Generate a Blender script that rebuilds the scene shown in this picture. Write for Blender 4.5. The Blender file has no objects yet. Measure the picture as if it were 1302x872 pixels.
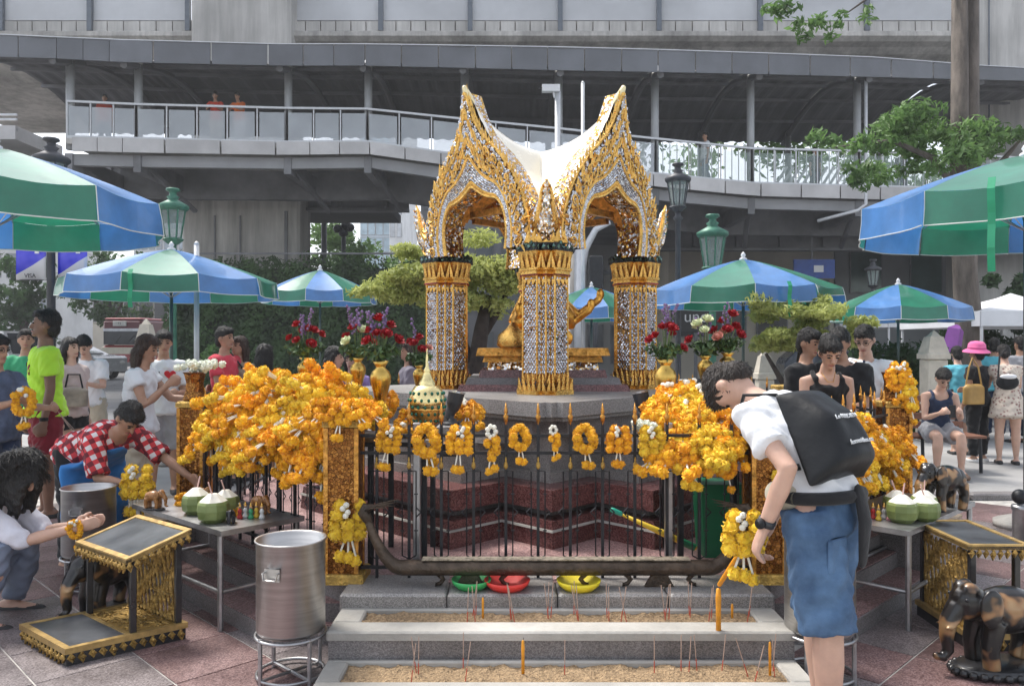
import bpy, bmesh, math, random
import numpy as np
from mathutils import Vector, Matrix, Quaternion, noise as mnoise
random.seed(7); np.random.seed(7)
R = math.radians
sc = bpy.context.scene
COL = sc.collection
# ------------------------------------------------------------------ camera, sky, sun, exposure
CAMZ, F, CX, HY = 1.49, 1000.0, 651.0, 440.0          # eye height, focal length (px of a 1302 px wide frame), principal x, horizon y
cam = bpy.data.cameras.new('camera'); camo = bpy.data.objects.new('camera', cam); COL.objects.link(camo)
camo.location = (0, 0, CAMZ); camo.rotation_euler = (R(90), 0, 0)
cam.sensor_width = 36; cam.lens = 36 * F / 1302; cam.shift_y = 4 / 1302; cam.clip_start = .05; cam.clip_end = 3000
sc.camera = camo
SUN_EL, SUN_AZ = 60, 312            # degrees; azimuth measured from +Y clockwise: the sun stands high beyond the shrine on the left
w = bpy.data.worlds.new('World'); sc.world = w; w.use_nodes = True
nt = w.node_tree; bg = nt.nodes['Background']; sky = nt.nodes.new('ShaderNodeTexSky')
sky.sky_type = 'NISHITA'; sky.sun_disc = False; sky.sun_elevation = R(SUN_EL); sky.sun_rotation = R(SUN_AZ)
sky.air_density = 1.0; sky.dust_density = 2.0; sky.ozone_density = .8; sky.altitude = 0
hz_ = nt.nodes.new('ShaderNodeHueSaturation'); hz_.inputs['Saturation'].default_value = .38      # hazy tropical sky
nt.links.new(sky.outputs[0], hz_.inputs['Color']); nt.links.new(hz_.outputs[0], bg.inputs[0]); bg.inputs[1].default_value = .15
sun = bpy.data.lights.new('sun', 'SUN'); sun.energy = 1.9; sun.angle = R(15); sun.color = (1, .95, .87)
suno = bpy.data.objects.new('sun', sun); COL.objects.link(suno)
a, e = R(SUN_AZ), R(SUN_EL)
suno.rotation_euler = Vector((math.sin(a)*math.cos(e), math.cos(a)*math.cos(e), math.sin(e))).to_track_quat('Z', 'Y').to_euler()
suno.location = (-6, -6, 20)
vs_ = sc.view_settings; vs_.view_transform = 'Standard'; vs_.look = 'None'; vs_.exposure = 1.1; vs_.gamma = 1; vs_.use_curve_mapping = False
sc.cycles.max_bounces = 6; sc.cycles.diffuse_bounces = 3; sc.cycles.glossy_bounces = 3; sc.cycles.transparent_max_bounces = 12
sc.cycles.caustics_reflective = False; sc.cycles.caustics_refractive = False

def P(px, py, d):  return Vector(((px-CX)*d/F, d, CAMZ+(HY-py)*d/F))      # measuring aid: photo pixel at a known distance
def X(px, d): return (px-CX)*d/F
def Z(py, d): return CAMZ+(HY-py)*d/F

# ------------------------------------------------------------------ materials
MATS = {}
def node(t, typ, **kw):
    n = t.nodes.new(typ)
    for k, v in kw.items():
        if k.startswith('i_'):
            key = k[2:]; n.inputs[int(key) if key.isdigit() else key].default_value = v
        else: setattr(n, k, v)
    return n
def mt(name, col=(.5,.5,.5), rough=.5, metal=0., var=.15, vs=5., bump=0., bs=60., rnd=0., coat=0., spec=.5, emit=None, trans=0., sheen=0., stretch=None, col2=None, sss=0.):
    if name in MATS: return MATS[name]
    m = bpy.data.materials.new(name); m.use_nodes = True; t = m.node_tree; L = t.links.new
    b = t.nodes['Principled BSDF']; tc = node(t, 'ShaderNodeTexCoord')
    src = tc.outputs['Object']
    if stretch:
        mp = node(t, 'ShaderNodeMapping'); mp.inputs['Scale'].default_value = stretch; L(src, mp.inputs[0]); src = mp.outputs[0]
    n = node(t, 'ShaderNodeTexNoise', i_Scale=vs, i_Detail=6., i_Roughness=.6); L(src, n.inputs['Vector'])
    cr = node(t, 'ShaderNodeValToRGB'); L(n.outputs[0], cr.inputs[0])
    c2 = col2 or tuple(min(1, c*(1+var)) for c in col)
    cr.color_ramp.elements[0].position = .34; cr.color_ramp.elements[1].position = .66
    cr.color_ramp.elements[0].color = (*[c*(1-var) for c in col], 1); cr.color_ramp.elements[1].color = (*c2, 1)
    out = cr.outputs[0]
    if rnd:
        oi = node(t, 'ShaderNodeObjectInfo'); mr = node(t, 'ShaderNodeMapRange', i_3=1-rnd, i_4=1+rnd); L(oi.outputs['Random'], mr.inputs[0])
        hs = node(t, 'ShaderNodeHueSaturation'); L(mr.outputs[0], hs.inputs['Value']); L(out, hs.inputs['Color']); out = hs.outputs[0]
    L(out, b.inputs['Base Color'])
    b.inputs['Roughness'].default_value = rough; b.inputs['Metallic'].default_value = metal
    b.inputs['Coat Weight'].default_value = coat; b.inputs['Specular IOR Level'].default_value = spec
    if trans: b.inputs['Transmission Weight'].default_value = trans
    if sheen: b.inputs['Sheen Weight'].default_value = sheen
    if sss: b.inputs['Subsurface Weight'].default_value = sss; b.inputs['Subsurface Radius'].default_value = (.02, .008, .004)
    if emit: b.inputs['Emission Color'].default_value = (*emit[:3], 1); b.inputs['Emission Strength'].default_value = emit[3]
    if rough < .9 and var:
        rr = node(t, 'ShaderNodeMapRange', i_3=max(0, rough-.1), i_4=min(1, rough+.12)); L(n.outputs[0], rr.inputs[0]); L(rr.outputs[0], b.inputs['Roughness'])
    if bump:
        n2 = node(t, 'ShaderNodeTexNoise', i_Scale=bs, i_Detail=5.); L(src, n2.inputs['Vector'])
        bp = node(t, 'ShaderNodeBump', i_Strength=min(1, bump*4), i_Distance=.02*bump if bump < 1 else .02); L(n2.outputs[0], bp.inputs['Height']); L(bp.outputs[0], b.inputs['Normal'])
    MATS[name] = m; return m
def mosaic(name, c1, c2, edge, scale, tilt=.9, rough=.12):
    m = bpy.data.materials.new(name); m.use_nodes = True; t = m.node_tree; L = t.links.new; b = t.nodes['Principled BSDF']
    tc = node(t, 'ShaderNodeTexCoord')
    v = node(t, 'ShaderNodeTexVoronoi', i_Scale=scale); ve = node(t, 'ShaderNodeTexVoronoi', feature='DISTANCE_TO_EDGE', i_Scale=scale)
    L(tc.outputs['Object'], v.inputs['Vector']); L(tc.outputs['Object'], ve.inputs['Vector'])
    sp = node(t, 'ShaderNodeSeparateColor'); L(v.outputs['Color'], sp.inputs[0])
    th = node(t, 'ShaderNodeMath', operation='GREATER_THAN', i_1=.55); L(sp.outputs[0], th.inputs[0])
    mx = node(t, 'ShaderNodeMix', data_type='RGBA'); mx.inputs[6].default_value = (*c1, 1); mx.inputs[7].default_value = (*c2, 1); L(th.outputs[0], mx.inputs[0])
    lt = node(t, 'ShaderNodeMath', operation='LESS_THAN', i_1=.07); L(ve.outputs['Distance'], lt.inputs[0])
    mx2 = node(t, 'ShaderNodeMix', data_type='RGBA'); mx2.inputs[7].default_value = (*edge, 1); L(lt.outputs[0], mx2.inputs[0]); L(mx.outputs[2], mx2.inputs[6]); L(mx2.outputs[2], b.inputs['Base Color'])
    vm = node(t, 'ShaderNodeVectorMath', operation='SUBTRACT'); vm.inputs[1].default_value = (.5, .5, .5); L(v.outputs['Color'], vm.inputs[0])
    vsn = node(t, 'ShaderNodeVectorMath', operation='SCALE'); vsn.inputs['Scale'].default_value = tilt; L(vm.outputs[0], vsn.inputs[0])
    ge = node(t, 'ShaderNodeNewGeometry'); ad = node(t, 'ShaderNodeVectorMath', operation='ADD'); L(ge.outputs['Normal'], ad.inputs[0]); L(vsn.outputs[0], ad.inputs[1])
    nm = node(t, 'ShaderNodeVectorMath', operation='NORMALIZE'); L(ad.outputs[0], nm.inputs[0]); L(nm.outputs[0], b.inputs['Normal'])
    b.inputs['Metallic'].default_value = 1; b.inputs['Roughness'].default_value = rough
    MATS[name] = m; return m
def granite(name, base, dark, light, scale=180., rough=.35, rnd=.12, stain=.25):
    m = bpy.data.materials.new(name); m.use_nodes = True; t = m.node_tree; L = t.links.new; b = t.nodes['Principled BSDF']
    tc = node(t, 'ShaderNodeTexCoord'); v = node(t, 'ShaderNodeTexVoronoi', i_Scale=scale); L(tc.outputs['Object'], v.inputs['Vector'])
    sp = node(t, 'ShaderNodeSeparateColor'); L(v.outputs['Color'], sp.inputs[0])
    cr = node(t, 'ShaderNodeValToRGB'); L(sp.outputs[0], cr.inputs[0]); els = cr.color_ramp.elements
    els[0].color = (*dark, 1); els[1].color = (*light, 1); els[0].position = .1; els[1].position = .95
    e2 = els.new(.5); e2.color = (*base, 1)
    n = node(t, 'ShaderNodeTexNoise', i_Scale=2.3, i_Detail=7., i_Roughness=.65); L(tc.outputs['Object'], n.inputs['Vector'])
    mr = node(t, 'ShaderNodeMapRange', i_1=.3, i_2=.7, i_3=1-stain, i_4=1+stain*.6); L(n.outputs[0], mr.inputs[0])
    oi = node(t, 'ShaderNodeObjectInfo'); m2 = node(t, 'ShaderNodeMapRange', i_3=1-rnd, i_4=1+rnd); L(oi.outputs['Random'], m2.inputs[0])
    mu = node(t, 'ShaderNodeMath', operation='MULTIPLY'); L(mr.outputs[0], mu.inputs[0]); L(m2.outputs[0], mu.inputs[1])
    hs = node(t, 'ShaderNodeHueSaturation'); L(mu.outputs[0], hs.inputs['Value']); L(cr.outputs[0], hs.inputs['Color']); L(hs.outputs[0], b.inputs['Base Color'])
    r2 = node(t, 'ShaderNodeMapRange', i_1=.3, i_2=.7, i_3=rough-.12, i_4=rough+.2); L(n.outputs[0], r2.inputs[0]); L(r2.outputs[0], b.inputs['Roughness'])
    MATS[name] = m; return m
def concrete(name, col, dirt=.45, streak=True, panel=None):
    m = bpy.data.materials.new(name); m.use_nodes = True; t = m.node_tree; L = t.links.new; b = t.nodes['Principled BSDF']
    tc = node(t, 'ShaderNodeTexCoord'); mp = node(t, 'ShaderNodeMapping'); mp.inputs['Scale'].default_value = (1.6, 1.6, .12) if streak else (1, 1, 1)
    L(tc.outputs['Object'], mp.inputs[0]); n = node(t, 'ShaderNodeTexNoise', i_Scale=1.4, i_Detail=8., i_Roughness=.7); L(mp.outputs[0], n.inputs['Vector'])
    n2 = node(t, 'ShaderNodeTexNoise', i_Scale=.35, i_Detail=5.); L(tc.outputs['Object'], n2.inputs['Vector'])
    mu = node(t, 'ShaderNodeMath', operation='MULTIPLY'); L(n.outputs[0], mu.inputs[0]); L(n2.outputs[0], mu.inputs[1])
    cr = node(t, 'ShaderNodeValToRGB'); L(mu.outputs[0], cr.inputs[0]); cr.color_ramp.elements[0].position = .13; cr.color_ramp.elements[1].position = .36
    cr.color_ramp.elements[0].color = (*[c*(1-dirt) for c in col], 1); cr.color_ramp.elements[1].color = (*col, 1)
    L(cr.outputs[0], b.inputs['Base Color']); b.inputs['Roughness'].default_value = .85
    n3 = node(t, 'ShaderNodeTexNoise', i_Scale=30., i_Detail=4.); L(tc.outputs['Object'], n3.inputs['Vector'])
    bp = node(t, 'ShaderNodeBump', i_Strength=.25, i_Distance=.02); L(n3.outputs[0], bp.inputs['Height']); L(bp.outputs[0], b.inputs['Normal'])
    MATS[name] = m; return m
def glassy(name, col, alpha, rough=.08):
    m = bpy.data.materials.new(name); m.use_nodes = True; t = m.node_tree; L = t.links.new; b = t.nodes['Principled BSDF']
    b.inputs['Base Color'].default_value = (*col, 1); b.inputs['Roughness'].default_value = rough; b.inputs['Alpha'].default_value = alpha
    tc = node(t, 'ShaderNodeTexCoord'); n = node(t, 'ShaderNodeTexNoise', i_Scale=1.2, i_Detail=5.); L(tc.outputs['Object'], n.inputs['Vector'])
    mr = node(t, 'ShaderNodeMapRange', i_3=alpha*.7, i_4=min(1, alpha*1.3)); L(n.outputs[0], mr.inputs[0]); L(mr.outputs[0], b.inputs['Alpha'])
    MATS[name] = m; return m

# ------------------------------------------------------------------ mesh building
def leafy(m, f=.42):          # thin leaves let light through
    t = m.node_tree; b = t.nodes['Principled BSDF']; o = t.nodes['Material Output']; tr = node(t, 'ShaderNodeBsdfTranslucent'); mx = node(t, 'ShaderNodeMixShader', i_0=f)
    src = b.inputs['Base Color'].links[0].from_socket; t.links.new(src, tr.inputs[0]); t.links.new(b.outputs[0], mx.inputs[1]); t.links.new(tr.outputs[0], mx.inputs[2]); t.links.new(mx.outputs[0], o.inputs[0]); return m

class MB:
    def __init__(s): s.v = []; s.f = []
    def add(s, v, f, M=None):
        o = len(s.v)
        s.v.extend([tuple(M @ Vector(p)) for p in v] if M is not None else [tuple(p) for p in v]); s.f.extend([tuple(i+o for i in q) for q in f]); return s
    def box(s, c, sz, rz=0, M=None):
        x, y, z = [k/2 for k in sz]; cs, sn = math.cos(rz), math.sin(rz)
        v = []
        for dz in (-z, z):
            for dx, dy in ((-x,-y),(x,-y),(x,y),(-x,y)): v.append((c[0]+dx*cs-dy*sn, c[1]+dx*sn+dy*cs, c[2]+dz))
        return s.add(v, [(3,2,1,0),(4,5,6,7),(0,1,5,4),(1,2,6,5),(2,3,7,6),(3,0,4,7)], M)
    def bbox(s, c, sz, rz=0, b=.01, M=None):      # box with chamfered vertical and top edges
        x, y, z = [k/2 for k in sz]; cs, sn = math.cos(rz), math.sin(rz); v = []
        for dz, k in ((-z, 0), (-z+b, 0), (z-b, 0), (z, b)):
            for dx, dy in ((-x+b,-y),(x-b,-y),(x,-y+b),(x,y-b),(x-b,y),(-x+b,y),(-x,y-b),(-x,-y+b)):
                dx -= math.copysign(k, dx); dy -= math.copysign(k, dy); v.append((c[0]+dx*cs-dy*sn, c[1]+dx*sn+dy*cs, c[2]+dz))
        f = [tuple(range(7,-1,-1)), tuple(range(24,32))]
        for r in range(3):
            for i in range(8): f.append((r*8+i, r*8+(i+1) % 8, r*8+8+(i+1) % 8, r*8+8+i))
        return s.add(v, f, M)
    def prism(s, poly, z0, z1, M=None, top=None):
        n = len(poly); t = top or poly
        v = [(p[0], p[1], z0) for p in poly]+[(p[0], p[1], z1) for p in t]
        return s.add(v, [tuple(range(n-1,-1,-1)), tuple(range(n, 2*n))]+[(i, (i+1) % n, n+(i+1) % n, n+i) for i in range(n)], M)
    def lathe(s, prof, n=20, c=(0,0,0), M=None, cap=True, sx=1, sy=1):
        v = []; f = []
        for r, z in prof:
            for i in range(n): t = 2*math.pi*i/n; v.append((c[0]+r*sx*math.cos(t), c[1]+r*sy*math.sin(t), c[2]+z))
        for k in range(len(prof)-1):
            for i in range(n): f.append((k*n+i, k*n+(i+1) % n, (k+1)*n+(i+1) % n, (k+1)*n+i))
        if cap: f.append(tuple(range(n-1,-1,-1))); f.append(tuple(range((len(prof)-1)*n, len(prof)*n)))
        return s.add(v, f, M)
    def tube(s, pts, r, n=8, caps=True, flat=1., up=None, round_=False):
        pts = [Vector(p) for p in pts]; m = len(pts); rr = list(r) if hasattr(r, '__len__') else [r]*m
        if round_:
            d0 = (pts[0]-pts[1]).normalized(); d1 = (pts[-1]-pts[-2]).normalized()
            pre = [(pts[0]+d0*rr[0]*k, rr[0]*q) for k, q in ((.98,.15),(.7,.7))]; post = [(pts[-1]+d1*rr[-1]*k, rr[-1]*q) for k, q in ((.7,.7),(.98,.15))]
            pts = [p for p, _ in pre]+pts+[p for p, _ in post]; rr = [q for _, q in pre]+rr+[q for _, q in post]; m = len(pts)
        v = []; f = []; N = None
        for i in range(m):
            T = pts[min(i+1, m-1)]-pts[max(i-1, 0)]
            T = T.normalized() if T.length > 1e-9 else Vector((0,0,1))
            if N is None:
                u = Vector(up) if up else (Vector((0,0,1)) if abs(T.z) < .9 else Vector((0,1,0)))
                N = (u-T*u.dot(T)).normalized()
            else:
                q = N-T*N.dot(T); N = q.normalized() if q.length > 1e-6 else N
            B = T.cross(N)
            for k in range(n):
                t = 2*math.pi*k/n; v.append(pts[i]+(N*math.cos(t)*flat+B*math.sin(t))*rr[i])
        for i in range(m-1):
            for k in range(n): f.append((i*n+k, i*n+(k+1) % n, (i+1)*n+(k+1) % n, (i+1)*n+k))
        if caps: f.append(tuple(range(n-1,-1,-1))); f.append(tuple(range((m-1)*n, m*n)))
        return s.add(v, f)
    def bar(s, a, b, r, n=6): return s.tube([a, b], r, n)
    def ball(s, c, r, n=12, m=8, M=None):
        rx, ry, rz = r if hasattr(r, '__len__') else (r, r, r)
        v = [(c[0], c[1], c[2]-rz)]; f = []
        for j in range(1, m):
            ph = -math.pi/2+math.pi*j/m
            for i in range(n): t = 2*math.pi*i/n; v.append((c[0]+rx*math.cos(ph)*math.cos(t), c[1]+ry*math.cos(ph)*math.sin(t), c[2]+rz*math.sin(ph)))
        v.append((c[0], c[1], c[2]+rz)); top = len(v)-1
        for i in range(n):
            f.append((0, 1+(i+1) % n, 1+i)); f.append((top, 1+(m-2)*n+i, 1+(m-2)*n+(i+1) % n))
            for j in range(m-2): f.append((1+j*n+i, 1+j*n+(i+1) % n, 1+(j+1)*n+(i+1) % n, 1+(j+1)*n+i))
        return s.add(v, f, M)
    def mesh(s, name='m', smooth=False):
        me = bpy.data.meshes.new(name); me.from_pydata(s.v, [], s.f)
        if smooth: me.polygons.foreach_set('use_smooth', [True]*len(me.polygons))
        me.update(); return me
    def build(s, name, m, parent=None, smooth=False, loc=(0,0,0), rz=0):
        return link(name, s.mesh(name, smooth), m, parent, loc, rz)
def link(name, me, m, parent=None, loc=(0,0,0), rz=0):
    if m is not None and not me.materials: me.materials.append(m)
    o = bpy.data.objects.new(name, me); COL.objects.link(o); o.location = loc; o.rotation_euler = (0, 0, rz); o.parent = parent; return o
def tag(o, label, cat, group=None):
    o['label'] = label; o['category'] = cat
    if group: o['group'] = group
    return o
def thing(name, label, cat, loc=(0,0,0), rz=0, group=None):
    o = bpy.data.objects.new(name, None); COL.objects.link(o); o.location = loc; o.rotation_euler = (0, 0, rz); o.empty_display_size = .1; return tag(o, label, cat, group)
def struct(o): o['kind'] = 'structure'; return o
def copy_tree(o, parent=None, label=None):
    c = o.copy(); COL.objects.link(c); c.parent = parent
    if label: c['label'] = label
    for ch in o.children: copy_tree(ch, c)
    return c
def np_mesh(name, V, Fq, smooth=False):
    me = bpy.data.meshes.new(name); V = np.asarray(V, dtype=np.float32); Fq = np.asarray(Fq, dtype=np.int32); k = Fq.shape[1]
    me.vertices.add(len(V)); me.vertices.foreach_set('co', V.ravel()); me.loops.add(Fq.size); me.loops.foreach_set('vertex_index', Fq.ravel())
    me.polygons.add(len(Fq)); me.polygons.foreach_set('loop_start', np.arange(0, Fq.size, k, dtype=np.int32)); me.polygons.foreach_set('loop_total', np.full(len(Fq), k, dtype=np.int32))
    if smooth: me.polygons.foreach_set('use_smooth', np.ones(len(Fq), dtype=bool))
    me.update(); me.validate(); return me
# voxel union of overlapping shells, evaluated in a scratch scene
TS = bpy.data.scenes.new('scratch')
def remesh(mb, vox, it=4, name='body', fac=.5, wob=0, ws=9.):
    me = mb.mesh(name); o = bpy.data.objects.new('scratch', me); TS.collection.objects.link(o)
    q = o.modifiers.new('r', 'REMESH'); q.mode = 'VOXEL'; q.voxel_size = vox
    if it: s = o.modifiers.new('s', 'SMOOTH'); s.factor = fac; s.iterations = it
    vl = TS.view_layers[0]; vl.update(); out = bpy.data.meshes.new_from_object(o.evaluated_get(vl.depsgraph)); out.name = name
    bpy.data.objects.remove(o); bpy.data.meshes.remove(me)
    if wob:
        co = np.empty(len(out.vertices)*3, np.float32); out.vertices.foreach_get('co', co); co = co.reshape(-1, 3)
        nr = np.empty(len(out.vertices)*3, np.float32); out.vertices.foreach_get('normal', nr); nr = nr.reshape(-1, 3)
        x, y, z = co.T*ws
        k = np.sin(3.1*x+2.2*z+1.7*np.sin(2.3*y+z))+.7*np.sin(4.3*z-2.9*y+1.3*np.sin(3.7*x))+.5*np.sin(7.9*x+6.1*y-5.3*z)
        out.vertices.foreach_set('co', (co+nr*(k*wob)[:, None]).ravel()); out.update()
    out.polygons.foreach_set('use_smooth', [True]*len(out.polygons)); return out
def leaf_cloud(cents, rads, n, size, flat=.6, asp=.45, seed=0, up=.3):
    rg = np.random.default_rng(seed); cents = np.asarray(cents, float); rads = np.asarray(rads, float)
    wgt = rads**2; k = rg.choice(len(cents), n, p=wgt/wgt.sum())
    d = rg.normal(size=(n, 3)); d /= np.linalg.norm(d, axis=1)[:, None]; rr = rg.random(n)**.45
    c = cents[k]+d*(rads[k]*rr)[:, None]*np.array([1, 1, flat])
    t = rg.normal(size=(n, 3)); t[:, 2] -= .25; t /= np.linalg.norm(t, axis=1)[:, None]
    nn = d+rg.normal(size=(n, 3))*.7+np.array([0, 0, up]); b = np.cross(t, nn); b /= np.linalg.norm(b, axis=1)[:, None]+1e-9
    s = size*rg.uniform(.6, 1.3, n)[:, None]; up_ = np.cross(b, t)*s*.18
    V = np.stack([c-t*s, c+b*s*asp+up_, c+t*s, c-b*s*asp+up_], 1).reshape(-1, 3)
    q = np.arange(n)[:, None]*4; Fq = np.concatenate([q+np.array([0, 1, 2]), q+np.array([0, 2, 3])])
    return V, Fq
# ------------------------------------------------------------------ shared materials
gold = mt('gold', (.76,.45,.12), .26, 1, var=.25, vs=14, bump=.25, bs=70)
gold_dk = mt('old_gold', (.60,.30,.07), .38, 1, var=.45, vs=25, bump=.5, bs=60)
gold_paint = mt('gold_paint', (.56,.36,.09), .42, .55, var=.35, vs=30, bump=.5, bs=90)
mirror = mt('mirror_tile', (.60,.61,.64), .06, 1, var=.06, vs=40)
mirror_dk = mt('dark_mirror_tile', (.10,.17,.145), .2, 1, var=.6, vs=40)
mos_silver = mosaic('silver_mosaic', (.85,.86,.88), (.45,.46,.50), (.7,.42,.10), 46)
mos_gold = mosaic('gold_mosaic', (.78,.78,.80), (.80,.50,.13), (.35,.16,.03), 55, .8, .2)
black_iron = mt('black_iron', (.018,.019,.023), .42, .3, var=.4, vs=20, bump=.2, bs=120)
steel = mt('brushed_steel', (.50,.49,.48), .36, 1, var=.12, vs=4, stretch=(1,1,18), bump=.05, bs=60)
steel_dk = mt('worn_steel', (.42,.42,.43), .38, .9, var=.25, vs=8, bump=.1)
g_grey = granite('grey_granite', (.30,.285,.275), (.19,.18,.175), (.42,.40,.385), 240, .38)
g_dark = granite('dark_granite', (.20,.185,.185), (.13,.12,.12), (.28,.26,.26), 220, .42, .16, .35)
g_red = granite('red_granite', (.165,.058,.055), (.07,.025,.025), (.27,.13,.12), 150, .22, .1, .2)
g_pink = granite('pink_granite', (.34,.19,.18), (.17,.10,.10), (.50,.34,.32), 140, .42, .14, .35)
g_tile = granite('plaza_granite', (.185,.155,.155), (.10,.08,.08), (.28,.24,.24), 170, .42, .2, .4)
g_tile2 = granite('plaza_granite_red', (.18,.105,.10), (.09,.05,.05), (.27,.18,.175), 170, .42, .2, .4)
mortar = mt('mortar', (.42,.40,.37), .9, var=.3, vs=9)
wht_conc = concrete('white_concrete', (.52,.50,.46), .5, False)
conc = concrete('concrete', (.56,.535,.50), .6)
conc_lt = concrete('pale_concrete', (.64,.62,.59), .45)
grey_panel = mt('grey_panel', (.52,.505,.50), .5, .1, var=.16, vs=.9, rnd=.08)
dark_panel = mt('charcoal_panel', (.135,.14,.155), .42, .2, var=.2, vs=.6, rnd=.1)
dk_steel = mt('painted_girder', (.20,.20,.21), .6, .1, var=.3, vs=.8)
white_metal = mt('white_metal', (.62,.63,.65), .38, .2, var=.08)
sand = mt('sand', (.36,.25,.145), .95, var=.4, vs=70, bump=1., bs=95)

# ------------------------------------------------------------------ ground
asph = mt('asphalt', (.15,.15,.155), .85, var=.22, vs=1.2, bump=.2, bs=90)
pave = mt('grey_paving', (.30,.295,.29), .75, var=.18, vs=1.1, bump=.1, bs=40)
struct(MB().prism([(-400,-60),(400,-60),(400,600),(-400,600)], -.35, -.012).build('ground', asph))
struct(MB().prism([(-16,-6),(16,-6),(16,13.6),(-16,13.6)], -.012, -.008).build('pavement', pave))
SC = Vector((.22, 6.5, 0))                                     # centre of the shrine
def octo(s, r, c=SC): k = s*1.41421-r; return [(c.x+x, c.y+y) for x, y in ((r,k),(k,r),(-k,r),(-r,k),(-r,-k),(-k,-r),(k,-r),(r,-k))]
plaza = struct(MB().prism([(-9,-4),(9.5,-4),(9.5,7.55),(-9,7.75)], -.008, -.004).build('plaza', mortar))
T = .44; kt = 0
tile_me = {}
for i in range(-22, 30):
    for j in range(-30, 30):
        u, v = (i+.5)*T, (j+.5)*T; x, y = (u-v)*.70711+.07, (u+v)*.70711+.05
        if not (2.3 < y < 7.4) or abs(x) > .72*y+.35: continue
        dx, dy = abs(x-SC.x), abs(y-SC.y); per = (dx+dy)*.7071
        if per < 2.55 and max(dx, dy) < 2.6: continue
        if abs(x-SC.x) < .85 and 3.4 < y < 9: continue
        m = g_tile2 if (2.95 < per < 3.5 or (i*7+j*13) % 5 == 0) else g_tile
        if m.name not in tile_me:
            tile_me[m.name] = MB().bbox((0,0,-.003),(T-.008,T-.008,.006),b=.0015).mesh('tile'); tile_me[m.name].materials.append(m)
        o = link('paving_tile', tile_me[m.name], None, plaza, (x, y, -.0002+.0012*((kt*37) % 5)/5), R(45)); kt += 1
# raised stone steps and floor of the shrine
pl = thing('shrine_terrace', 'stepped red granite terrace with grey slabs under the golden shrine', 'terrace')
MB().prism(octo(2.84,2.56), -.02, .085).build('lower_step', g_dark, pl)
MB().prism(octo(2.83,2.55), .085, .09).build('tread', g_pink, pl)
MB().prism(octo(2.64,2.50), .085, .18).build('middle_step', g_dark, pl)
MB().prism(octo(2.63,2.49), .18, .186).build('tread', g_pink, pl)
MB().prism(octo(2.53,2.47), .18, .274).build('upper_step', g_dark, pl)
MB().prism(octo(2.52,2.465), .274, .28).build('floor_slab', g_pink, pl)
for x0, x1 in ((-.84,-.32),(-.315,.22),(.225,.76),(.765,1.28)): MB().bbox(((x0+x1)/2, 3.99, .16),(x1-x0,.34,.25),b=.012).build('stone_slab', g_grey, pl)
# two incense troughs stepping down towards the worshippers
def trough(y0, y1, zt, x0, x1, rim, label, wl):
    t = thing('incense_trough', label, 'trough', (0,0,0))
    for (a0,b0,a1,b1) in ((x0,y0,x1,y0+rim),(x0,y1-.03,x1,y1),(x0,y0+rim,x0+wl,y1-.03),(x1-wl,y0+rim,x1,y1-.03)):
        MB().bbox(((a0+a1)/2,(b0+b1)/2,zt-.02),(a1-a0,b1-b0,.04),b=.008).build('rim', wht_conc, t)
    MB().box(((x0+x1)/2,(y0+y1)/2,(zt-.04)/2),(x1-x0-.02,y1-y0-.015,zt-.042)).build('wall', g_dark, t)
    n, m_ = 150, 16; V = []; Fq = []
    for j in range(m_+1):
        for i in range(n+1):
            x = x0+wl-.01+(x1-x0-2*wl+.02)*i/n; y = y0+rim-.008+(y1-y0-rim-.01)*j/m_
            V.append((x, y, zt-.022+.016*mnoise.noise((x*18,y*18,zt*9))+.010*mnoise.noise((x*45,y*45,3))+.004*random.random()))
    for j in range(m_):
        for i in range(n): k = j*(n+1)+i; Fq.append((k,k+1,k+n+2,k+n+1))
    link('sand', np_mesh('sand', V, Fq, True), sand, t); return t
trough(3.21,3.50,.10,-.82,1.26,.055,'lower sand-filled incense trough with worn white rim, set on the paving',.10)
trough(3.50,3.83,.22,-.83,1.27,.13,'upper sand-filled incense trough with white rim below the naga rail',.13)

# ------------------------------------------------------------------ stone plinth (square turned 45 degrees with notched corners)
def redent(S, k, n=2):
    p = []
    for q in range(4):
        pts = [(S,-(S-2*k)),(S,S-2*k),(S-k,S-2*k),(S-k,S-k),(S-2*k,S-k)][1:] if k else [(S,S)]
        c, s = math.cos(q*math.pi/2), math.sin(q*math.pi/2); p += [(x*c-y*s, x*s+y*c) for x, y in pts]+([( (S-2*k)*c-S*s, (S-2*k)*s+S*c)] if k else [])
    return p
pt = thing('stone_plinth', 'tiered red and grey granite plinth with zigzag corners under the pavilion', 'plinth', (SC.x+.02, SC.y, .28), R(45))
for S, k, z0, z1, m, nm in ((1.72,.43,0,.10,g_red,'red_tier'),(1.725,.43,.10,.112,wht_conc,'pale_joint'),(1.71,.43,.112,.16,g_red,'red_tier'),(1.58,.43,.16,.215,g_dark,'recess'),
        (1.69,.43,.215,.34,g_red,'red_tier'),(1.47,.40,.34,.40,g_grey,'grey_tier'),(1.44,.40,.40,.58,g_grey,'grey_tier'),(1.30,.26,.58,.63,g_grey,'grey_tier'),(1.14,.08,.63,.745,g_dark,'recess'),(1.22,.05,.745,.775,g_grey,'moulding'),(1.26,.05,.775,.865,g_grey,'top_slab')):
    MB().prism(redent(S,k), z0, z1, top=redent(S-.006,k)).build(nm, m, pt)

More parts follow.
